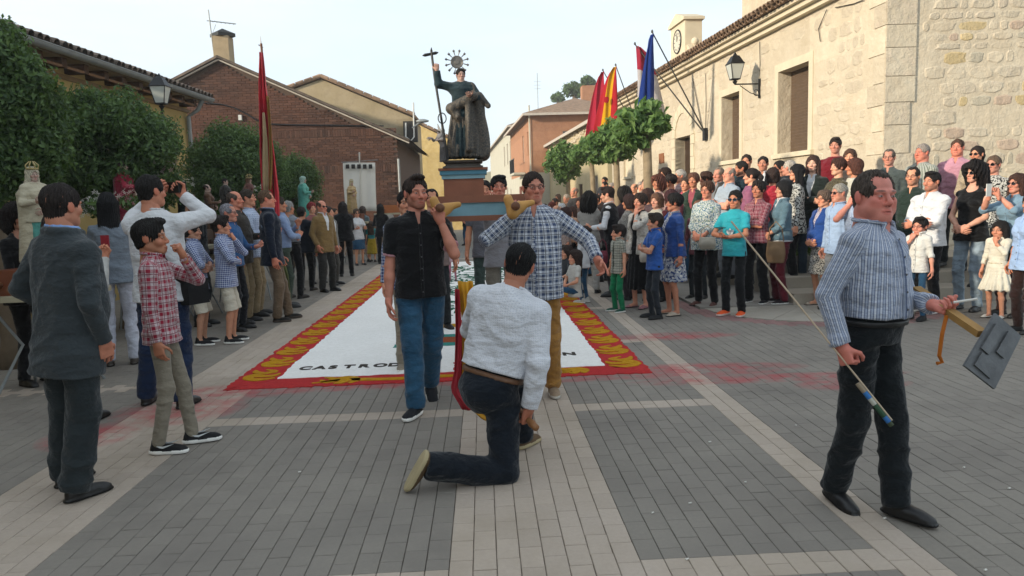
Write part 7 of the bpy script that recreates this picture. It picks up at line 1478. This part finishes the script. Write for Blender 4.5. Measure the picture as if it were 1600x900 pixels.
# ---- statues waiting along the left
def table_litter(label, x, y, z, w, mat='#6b3a24', legs=True):
    t = empty('litter_stand', (x, y, 0), 0, label, 'stand'); m = MB(); m.box(-w, w, -w, w, z-.22, z); m.build('litter_box', basic('litter_'+mat[1:], mat, .5, .2, 6, spec=.4), t)
    m = MB(); m.box(-w-.15, w+.15, -w-.1, w+.1, z-.27, z-.221); m.build('table_top', basic('cream_board', '#a09880'), t)
    for sx in (-1, 1):
        for s2 in (-1, 1): m = MB(); m.tube([(sx*(w+.05), s2*w, z-.27), (sx*(w-.1), s2*w*.3, (z-.27)*.5), (sx*(w+.05), s2*w, 0)], .014, 6); m.build('leg', M_ZINC, t)
    for sx in (-1, 1): m = MB(); m.tube([(sx*(w*.7), -w-.5, z-.12), (sx*(w*.7), w+.5, z-.12)], .03, 8); m.build('carrying_pole', M_POLE, t)
def statue(label, px, pyt, Y, zb, robe, veil=None, hair=('long', '#3a2a20'), crown=False, a=70, mantle=None, extra=None, skin='#a58e80', upper=None):
    p = AT(px, pyt, Y); hasv = veil is not None
    info = person(label, (p[0], Y, zb), a-math.degrees(math.atan((px-758)/1155)), p[2]-zb, sex='f', tier=2, statue=True, name='statue', cat='statue', top=('dress', upper or robe, {'hem': .8, 'g': .02, 'sr': .02}), bot=('skirt', robe, {'z': .04, 'fl': .05}), shoes=None, legs=False, hair=('veil', veil) if hasv else hair, skin=skin, armL='clasp', armR='hold', collar=0, group='saint statues waiting along the left side')
    s_ = (p[2]-zb)/1.75; rt = info['root']
    if mantle:
        f = F3(); f.tube((0, .03*s_, 0), np.eye(3), [(.1*s_, .32*s_, .22*s_, .05*s_), (.8*s_, .26*s_, .18*s_, .03*s_), (1.3*s_, .27*s_, .19*s_, .02*s_), (1.47*s_, .15*s_, .12*s_, .02*s_)], .02*s_); f.ell((0, -.30*s_, .6*s_), (.17*s_, .24*s_, .75*s_), .02*s_, op='s')
        V, Q, A = f.mesh(.013, wrinkle(.006*s_*2, 5, 1/s_**.5)); link('mantle', mk_mesh('mantle', V, Q, (mantle,), attrs={'cl': ('FLOAT_VECTOR', A)}), rt)
    if crown:
        m = MB(); H_ = p[2]-zb; n = 8
        for k in range(n): t0 = 2*math.pi*k/n; m.tube([(.045*math.cos(t0), .045*math.sin(t0), H_-.02), (.055*math.cos(t0), .055*math.sin(t0), H_+.02), (.02*math.cos(t0), .02*math.sin(t0), H_+.055)], .005, 5)
        m.tube([(.045*math.cos(t), .045*math.sin(t), H_-.01) for t in np.linspace(0, 6.28, 13)], .008, 5); m.build('crown', basic('gilt_metal', '#a89868', .4, .3, 10, metal=.4), rt)
    return info
stl = [('green robed virgin statue with cream mantle and crown at the left edge', 50, 262, 6.9, 1.12, '#4f8a80', '#b5ad98', None, True, 25, '#a89f88'), ('red robed saint statue carrying a child among the left trees', 192, 252, 9.9, 1.30, '#8e2a3a', None, ('short', '#3a2e28'), False, 70, '#7c2434'),
       ('white veiled virgin statue above the man in the white shirt', 239, 253, 10.5, 1.30, '#b5b2ac', '#bdbbb6', None, False, 72, None), ('brown habited friar statue beside the tree trunk', 324, 288, 11.6, 1.15, '#5a4232', None, ('bald', '#3a2e28'), False, 80, None),
       ('dark robed bearded saint statue with cap left of the crowned virgin', 352, 279, 12.6, 1.35, '#2e2c2a', None, ('short', '#1c1a18'), False, 70, '#33302c'), ('brown virgin statue with silver crown beside white flowers', 389, 277, 13.2, 1.4, '#5c3a34', '#5a4030', None, True, 65, '#6a4a3c'),
       ('pale green robed virgin statue standing above the crowd', 474, 276, 16.0, 1.25, '#5a9a8c', '#8fa89c', None, False, 75, '#4f9084'), ('gold and cream robed statue in front of the white banner', 549, 283, 20.5, 1.35, '#a8906a', '#a89878', None, True, 30, '#9c8458'), ('dark saint statue behind the bald bearded man', 287, 282, 11.2, 1.3, '#23282a', None, ('short', '#5a3a2c'), False, 60, '#1f2624')]
for k, (lab, px, py, Y, zb, c1, v, h_, cr_, a_, mt) in enumerate(stl):
    statue(lab, px, py, Y, zb, P_('plain', c1), v, h_ or ('long', '#3a2a20'), cr_, a_, P_('plain', mt) if mt else None, upper=P_('plain', '#aaa28c') if k == 0 else None); p = AT(px, 300, Y)
    table_litter(['reddish brown litter on a folding table under the green robed statue', 'litter stand under the red robed saint', 'litter stand under the white veiled virgin', 'litter stand under the friar statue', 'litter stand under the dark capped saint', 'litter stand under the brown crowned virgin', 'litter stand under the pale green statue', 'litter stand under the gold and cream statue', 'litter stand under the dark saint'][k], p[0], Y, zb, .28, '#6b3a24' if k in (0, 7) else '#4a3628')
table_litter('low orange brown litter without a statue near the brick corner', AT(620, 325, 22)[0], 22, 1.55, .45, '#9c5a2c')
def flowers(label, px, py, Y, cols, r_=.1, n=40, seed=1):
    c = AT(px, py, Y); rr2 = random.Random(seed); t = empty('flower_arrangement', (c[0], Y, c[2]-r_), 0, label, 'flowers'); m = MB()
    for k in range(n):
        p = Vector((rr2.gauss(0, r_*.6), rr2.gauss(0, r_*.6), r_+rr2.gauss(0, r_*.55))); s_ = rr2.uniform(.012, .024); ci = rr2.randrange(len(cols)); ax_ = Vector((rr2.uniform(-1, 1), rr2.uniform(-1.5, 0), rr2.uniform(-.2, 1))).normalized(); o1 = ax_.orthogonal().normalized(); o2 = ax_.cross(o1)
        for j in range(5): t0 = 2*math.pi*j/5; d1 = o1*math.cos(t0)+o2*math.sin(t0); d2 = o1*math.cos(t0+.5)+o2*math.sin(t0+.5); m.poly([p, p+d1*s_, p+(d1+d2)*s_*.9+ax_*s_*.3, p+d2*s_], ci)
    m.build('blossoms', [basic('petal_'+c_[1:], c_, .7, .1, bst=0) for c_ in cols], t, kind='stuff'); leaves('greenery', t, [(0, 0, r_*.7)], [(r_, r_, r_*.8)], 120, .05, LM1, seed)
flowers('pink and white lilies beside the white veiled statue', 257, 256, 10.4, ['#c4b4ae', '#b58a8c'], .13, 50, 2); flowers('tall white flowers between the white shirt man and the friar statue', 281, 287, 10.9, ['#c0bdb0'], .15, 60, 3)
flowers('white roses beside the crowned brown virgin', 407, 297, 13.0, ['#cfcabd'], .10, 40, 4); flowers('white and pink flowers at the feet of the red robed saint', 203, 312, 9.6, ['#c4bdb0', '#a8656c'], .13, 50, 5); flowers('white flowers low behind the black haired woman', 150, 318, 8.8, ['#b9b6ac'], .14, 50, 6)
# ---- tall red banner
bt, bb = AT(408, 74, 11.7), AT(432, 372, 11.7); bn = empty('red_banner', (bb[0], 11.7, 0), 0, 'tall furled red banner with cream and gold strip on a pole', 'banner'); q = lambda p: (p[0]-bb[0], p[1]-11.7, p[2])
m = MB(); m.tube([q(AT(438, 400, 11.75)), q(AT(408, 68, 11.75))], .018, 8); m.build('pole', M_POLE, bn); m = MB(); m.tube([q(AT(408, 72, 11.75)), q(AT(407, 56, 11.75))], [.012, .002], 6); m.tube([q(AT(404, 70, 11.75)), q(AT(411, 74, 11.75))], .008, 5); m.build('finial', M_SILV, bn)
def drape(name, rows, mat, par, org, nf=9, amp=.03, seed=0, Y=11.7):
    "rows: (py, px left, px right); folded cloth between the edges"
    V, F = [], []; n = 28; rr3 = random.Random(seed)
    for j, (py, xa, xb) in enumerate(rows):
        A_, B_ = AT(xa, py, Y), AT(xb, py, Y)
        for i in range(n+1):
            u = i/n; p = A_+(B_-A_)*u; V.append((p[0]-org[0], p[1]-org[1]+amp*math.sin(u*nf*2+j*.25+seed)+amp*.5*math.sin(u*nf*4.3+seed), p[2]-org[2]))
    for j in range(len(rows)-1):
        for i in range(n): a_ = j*(n+1)+i; F.append([a_, a_+n+1, a_+n+2, a_+1])
    me = bpy.data.meshes.new(name); me.from_pydata(V, [], F); me.materials.append(mat); me.polygons.foreach_set('use_smooth', [True]*len(F)); me.update(); o = link(name, me, par); md = o.modifiers.new('thick', 'SOLIDIFY'); md.thickness = .006; return o
def lerp_rows(keys, n=24):
    out = []
    for k in range(n+1):
        t = k/n*(len(keys)-1); i = min(len(keys)-2, int(t)); f_ = t-i; out.append(tuple(keys[i][j]*(1-f_)+keys[i+1][j]*f_ for j in range(3)))
    return out
org = (bb[0], 11.7, 0); CR_ = basic('crimson_silk', '#b5202f', .55, .15, 6, .3, 12, spec=.4)
drape('banner_cloth', lerp_rows([(82, 405, 410), (130, 404, 415), (180, 405, 422), (240, 406, 430), (300, 410, 436), (350, 420, 437), (405, 426, 436)]), CR_, bn, org, 7, .05, 1)
drape('cream_strip', lerp_rows([(176, 409, 414), (220, 410, 418), (260, 410, 419), (298, 411, 419)], 12), basic('cream_silk', '#a08a68', .6), bn, org, 2, .02, 2, 11.60)
drape('gold_fringe', lerp_rows([(150, 417, 419), (200, 420, 424), (250, 421, 426), (296, 420, 424)], 16), basic('gold_fringe', '#8a6630', .7, .3, 60, .8, 60), bn, org, 3, .015, 3, 11.58)
drape('banner_tail', lerp_rows([(395, 428, 440), (430, 428, 450), (470, 436, 456)], 10), basic('olive_cloth', '#5c6238', .8, .2, 6), bn, org, 5, .04, 4, 11.6)
# white banner on a cross pole
wb_ = AT(561, 330, 21.5); wbn = empty('white_banner', (wb_[0], 21.5, 0), 0, 'large white cloth banner hanging from a crossbar with a cross on top', 'banner'); org = (wb_[0], 21.5, 0); q = lambda px, py: tuple(AT(px, py, 21.45)-np.array(org))
m = MB(); m.tube([q(565, 420), q(561.5, 238)], .02, 8); m.build('pole', basic('white_pole', '#c4c0b6', .5), wbn); m = MB(); m.tube([q(533, 254), q(591, 250)], .016, 6); m.build('crossbar', M_SILV, wbn); m = MB(); m.tube([q(559.3, 240), q(564, 240)], .014, 5); m.build('cross', M_SILV, wbn)
drape('banner_cloth', lerp_rows([(254, 536, 586), (290, 537, 587), (330, 540, 588.5)], 10), basic('white_linen', '#d6d2c8', .85, .04, 3), wbn, org, 5, .022, 5, 21.5)
for k in range(5): m = MB(); c = q(543+k*9, 258); m.box(c[0]-.05, c[0]+.05, c[1]-.035, c[1]-.01, c[2]-.10, c[2]+.02); m.build('hanging_tab', basic('dark_tape', '#2e2a28'), wbn)
# ---- things held near the camera
r1 = I['r1']; hR = r1['wr'][-1]+r1['D'][-1]*.085; a_, b_ = AT(1133, 380, 3.85), AT(1366, 672, 3.44); off = hR-AT(1301, 588, 3.56); a_ = a_+off; b_ = b_+off
stk_ = empty('rocket_stick', hR, 0, 'long thin pale stick with a blue and green banded paper rocket on its end', 'firework'); q = lambda p: tuple(np.array(p)-hR)
m = MB(); m.tube([q(a_), q(b_)], .0042, 6); m.build('stick', basic('pale_cane', '#b9a68e', .7), stk_); u_ = (b_-a_)/np.linalg.norm(b_-a_); L_ = np.linalg.norm(b_-a_); s0 = a_+u_*(L_-.215)+np.array([-.014, 0, -.008])
for t0, t1, c_ in ((0, .05, '#8a7c68'), (.05, .085, '#2f6aa8'), (.085, .12, '#a8a89c'), (.12, .185, '#2c4a34'), (.185, .215, '#2f6aa8'), (.215, .235, '#3c4630')): m = MB(); m.tube([q(s0+u_*t0), q(s0+u_*(t1-.001))], .0115, 10); m.build('rocket_band', basic('band_'+c_[1:], c_, .7, bst=0), stk_)
hL = r1['wr'][1]+r1['D'][1]*.08; s0, s1 = AT(1400, 437, 3.75), AT(1492, 500, 3.32); off = hL-(s0+(s1-s0)*.50); s0 = s0+off; s1 = s1+off
shv = empty('launching_plate', hL, 0, 'wooden handled grey metal plate paddle held out by the striding man', 'tool'); q = lambda p: tuple(np.array(p)-hL); m = MB(); m.bar(q(s0), q(s1), .045, .03); m.build('handle', basic('pale_pine', '#9c7844', .7, .25, 9), shv)
cn = [AT(1510, 470, 3.30), AT(1547, 503, 3.30), AT(1508, 579, 3.22), AT(1464, 545, 3.22)]; cn = [c+off for c in cn]; nn = nrm(np.cross(cn[1]-cn[0], cn[3]-cn[0])); m = MB(); th_ = .006
P = [q(c+nn*th_) for c in cn]; P2 = [q(c-nn*th_) for c in cn]; m.poly(P); m.poly(P2[::-1]); [m.poly([P[i], P2[i], P2[(i+1) % 4], P[(i+1) % 4]]) for i in range(4)]
M_PLATE = basic('grey_sheet_metal', '#66686a', .5, .3, 14, .4, 30, metal=.35); m.build('plate', M_PLATE, shv); ce = sum(cn)/4
for (u0, v0, u1, v1) in ((.12, .15, .40, .62), (.55, .10, .85, .5), (.2, .66, .8, .9)):
    f_ = lambda u, v: cn[0]+(cn[1]-cn[0])*u+(cn[3]-cn[0])*v; m = MB(); sg_ = -1 if nn[1] > 0 else 1; P = [f_(u0, v0), f_(u1, v0), f_(u1, v1), f_(u0, v1)]; T3 = [q(p+nn*sg_*(th_+.010)) for p in P]; B3 = [q(p+nn*sg_*th_) for p in P]; m.poly(T3); m.poly(T3[::-1]) if False else None; [m.poly([B3[i], B3[(i+1) % 4], T3[(i+1) % 4], T3[i]]) for i in range(4)]; m.build('brace', M_PLATE, shv)
m = MB(); m.tube([tuple(np.array(q(hL))+np.array([-.02, -.03, -.02])), tuple(np.array([-.05, -.05, -.10])), (-.06, -.05, -.2), (-.045, -.05, -.23), (-.07, -.05, -.235)], .009, 6); m.build('orange_cord', basic('orange_cord', '#b5661e', .8), shv)
m = MB(); m.tube([(-.01, -.06, .045), (.085, -.08, .06)], .006, 6); tag(m.build('paper_roll', basic('paper_scrap', '#d8d5cc')), 'thin white paper roll between the fingers of the striding man', 'paper').location = hL
# forked pole end in the kneeling man's hand, and the red and yellow flag he lowers
kn = I['kneel']; hK = kn['wr'][-1]+kn['D'][-1]*.075; fp = empty('forked_pole', hK, 0, 'short turned wooden pole end gripped by the kneeling man', 'pole'); m = MB(); d_ = nrm(AT(856, 622, 4.0)-AT(815, 585, 4.35)); m.tube([tuple(-d_*.9), tuple(-d_*.1), tuple(d_*.03), tuple(d_*.075), tuple(d_*.10), tuple(d_*.13)], [.016, .018, .018, .024, .019, .020], 12); m.build('shaft', basic('honey_wood', '#8a5f3c', .5, .25, 12), fp, True)
fl = empty('lowered_flag', (-.2, 4.9, 0), 0, 'red and yellow flag hanging low in front of the kneeling man', 'flag'); org = (-.2, 4.9, 0)
N = NT('flag_bands', .75, .2); _p = N.obj(); _u = N.n('ShaderNodeAttribute', attribute_name='band').outputs['Fac']
RB = basic('red_flag_cloth', '#9c2430', .75, .1, 5); YB = basic('yellow_flag_cloth', '#c08a1c', .75, .1, 5)
drape('red_band', lerp_rows([(452, 712, 718), (520, 713, 722), (580, 711, 722), (610, 704, 724), (640, 722, 752)], 14), RB, fl, org, 3, .02, 6, 4.9); drape('yellow_band', lerp_rows([(440, 716, 738), (500, 722, 742), (560, 722, 742), (600, 718, 738)], 12), YB, fl, org, 4, .025, 7, 4.92)
drape('yellow_band', lerp_rows([(625, 722, 730), (640, 735, 752), (655, 752, 778)], 6), YB, fl, org, 3, .02, 8, 4.75)
m = MB(); m.tube([tuple(AT(868, 610, 4.9)-np.array(org)), tuple(AT(724, 440, 5.05)-np.array(org))], .014, 8) if False else None
# phones, camera, bags
def box_item(name, label, cat, c, size, mat, rz=0, rx=0): m = MB(); m.box(-size[0]/2, size[0]/2, -size[1]/2, size[1]/2, -size[2]/2, size[2]/2); o = tag(m.build(name, mat), label, cat); o.location = [float(v) for v in c]; o.rotation_euler = (rx, 0, rz); return o
box_item('phone', 'white phone held up by the sunglasses woman at the right edge', 'phone', AT(1545, 297, 8.35), (.072, .01, .145), basic('white_plastic', '#c9c9c4', .5), R(15))
box_item('phone', 'dark phone in red case held up above the man in the suit', 'phone', I['wcard']['wr'][-1]+I['wcard']['D'][-1]*.11, (.075, .012, .14), basic('red_case', '#8a2430', .5), R(-20))
box_item('phone', 'phone in the hands of the boy in the turquoise T-shirt', 'phone', AT(1126, 356, 9.3), (.07, .13, .01), M_DARK, R(20))
box_item('camera', 'black camera held by the bald bearded man', 'camera', AT(318, 335, 9.9), (.12, .09, .09), M_DARK, R(70))
w_ = I['wback']; c_ = (w_['wr'][1]+w_['wr'][-1])/2+w_['D'][1]*.08; box_item('camera', 'black camera raised by the man in the white shirt', 'camera', c_, (.13, .08, .09), M_DARK, R(150))
def strap(label, pts, wd=.035, mat=M_DARK, cat='strap'):
    m = MB(); m.tube(pts, wd/2, 6); return tag(m.build('shoulder_strap', mat), label, cat)
tl_ = w_['tl']; m = MB(); P = [tl_(x, f_, z) for x, f_, z in ((.10, .05, 1.462), (.06, -.07, 1.462), (-.02, -.145, 1.36), (-.10, -.165, 1.2), (-.19, -.13, 1.0), (-.215, .0, .92))]
for i in range(len(P)-1): m.bar(P[i]+np.array([0, 0, 0]), P[i+1], .035, .006, up=(0, 1, .2))
tag(m.build('camera_strap', M_DARK), 'black strap crossing the back of the white shirt', 'strap'); box_item('camera_bag', 'black bag at the hip between the white shirt man and plaid boy', 'bag', tl_(-.24, .02, .88), (.12, .2, .2), basic('black_nylon', '#101113', .8), R(150))
def bag(label, c, w, h, mat, rz=0.):
    f = F3(); f.tube((0, 0, -h/2), np.eye(3), [(0, w*.42, .035, 0), (h*.4, w*.5, .05, 0), (h*.9, w*.44, .03, 0), (h, w*.4, .022, 0)], .02, p=3.); f.ell((0, -.03, 0), (w*.35, .03, h*.3), .02); V, Q, _ = f.mesh(.012, None, False); b = empty('handbag', c, rz, label, 'bag'); link('bag_body', mk_mesh('bag_body', V, Q, (mat,)), b)
    m = MB(); m.tube([(-w*.4, 0, h/2), (-w*.3, 0, h*1.1), (0, 0, h*1.4), (w*.3, 0, h*1.1), (w*.4, 0, h/2)], .008, 6); m.build('bag_strap', mat, b)
bag('cream handbag of the patterned blouse woman', AT(1105, 380, 10.15), .24, .17, basic('cream_leather', '#a59c8c', .5), R(-10)); bag('tan canvas bag in front of the maroon trousers', AT(1212, 394, 10.0), .26, .30, basic('tan_canvas', '#7d6348', .85), R(-30)); bag('small round white bag beside the blue polo boy', AT(1008, 400, 10.0), .16, .17, basic('white_leather', '#b5b0a6', .5)); bag('dark red patterned bag near the waistcoat man', AT(942, 402, 11.2), .16, .2, basic('wine_bag', '#6a2434', .7))
# emblems
def decal(name, polys, mat, parent_root, M): 
    m = MB(); [m.poly(p) for p in polys]; o = m.build(name, mat, parent_root); o.matrix_basis = M; md = o.modifiers.new('t', 'SOLIDIFY'); md.thickness = .002; return o
turq = [p for p in PEOPLE if 'turquoise' in p['label']][0]; leaf = lambda a_, w, h: [(math.sin(a_)*h*t+math.cos(a_)*w*k_, 0, math.cos(a_)*h*t-math.sin(a_)*w*k_) for t, k_ in ((.0, -.25), (.35, -.9), (.75, -.7), (1, 0), (.75, .7), (.35, .9), (0, .25))]
decal('leaf_emblem', [leaf(0, .024, .085), leaf(-.62, .022, .080), leaf(.62, .022, .080)]+[[(-.055, 0, -.012-.014*k), (.055, 0, -.012-.014*k), (.055, 0, -.02-.014*k), (-.055, 0, -.02-.014*k)] for k in range(3)], basic('white_print', '#c9cccc', bst=0), turq, Matrix.Translation((.0, -.150, 1.06)))
sw_ = [(-.045, 0, .012), (-.03, 0, .0), (-.01, 0, -.004), (.055, 0, .022), (-.008, 0, .008), (-.026, 0, .01)]
for o in [c for c in I['boy']['root'].children if c.name.startswith('shoe')]:
    for sx in (-1, 1): decal('swoosh_mark', [[(sx*.0465, -.055-x*1.15*(-1)*-1, z*1.1+.052) for x, _, z in sw_][::(1 if sx < 0 else -1)]], basic('white_print', '#c9cccc'), o, Matrix.Identity(4))
# ---- hazy evening air
m = MB(); m.box(-160, 160, -20, 420, -1.1, 34); hz3 = m.build('haze', None) if False else None
me = m.mesh('haze', []); NH = bpy.data.materials.new('haze'); NH.use_nodes = True; t_ = NH.node_tree; t_.nodes.clear(); v_ = t_.nodes.new('ShaderNodeVolumePrincipled'); v_.inputs['Density'].default_value = .0013; v_.inputs['Color'].default_value = (1, .98, .95, 1); v_.inputs['Anisotropy'].default_value = .3
o_ = t_.nodes.new('ShaderNodeOutputMaterial'); t_.links.new(v_.outputs[0], o_.inputs['Volume']); me.materials.append(NH); link('haze', me, None, kind='stuff')
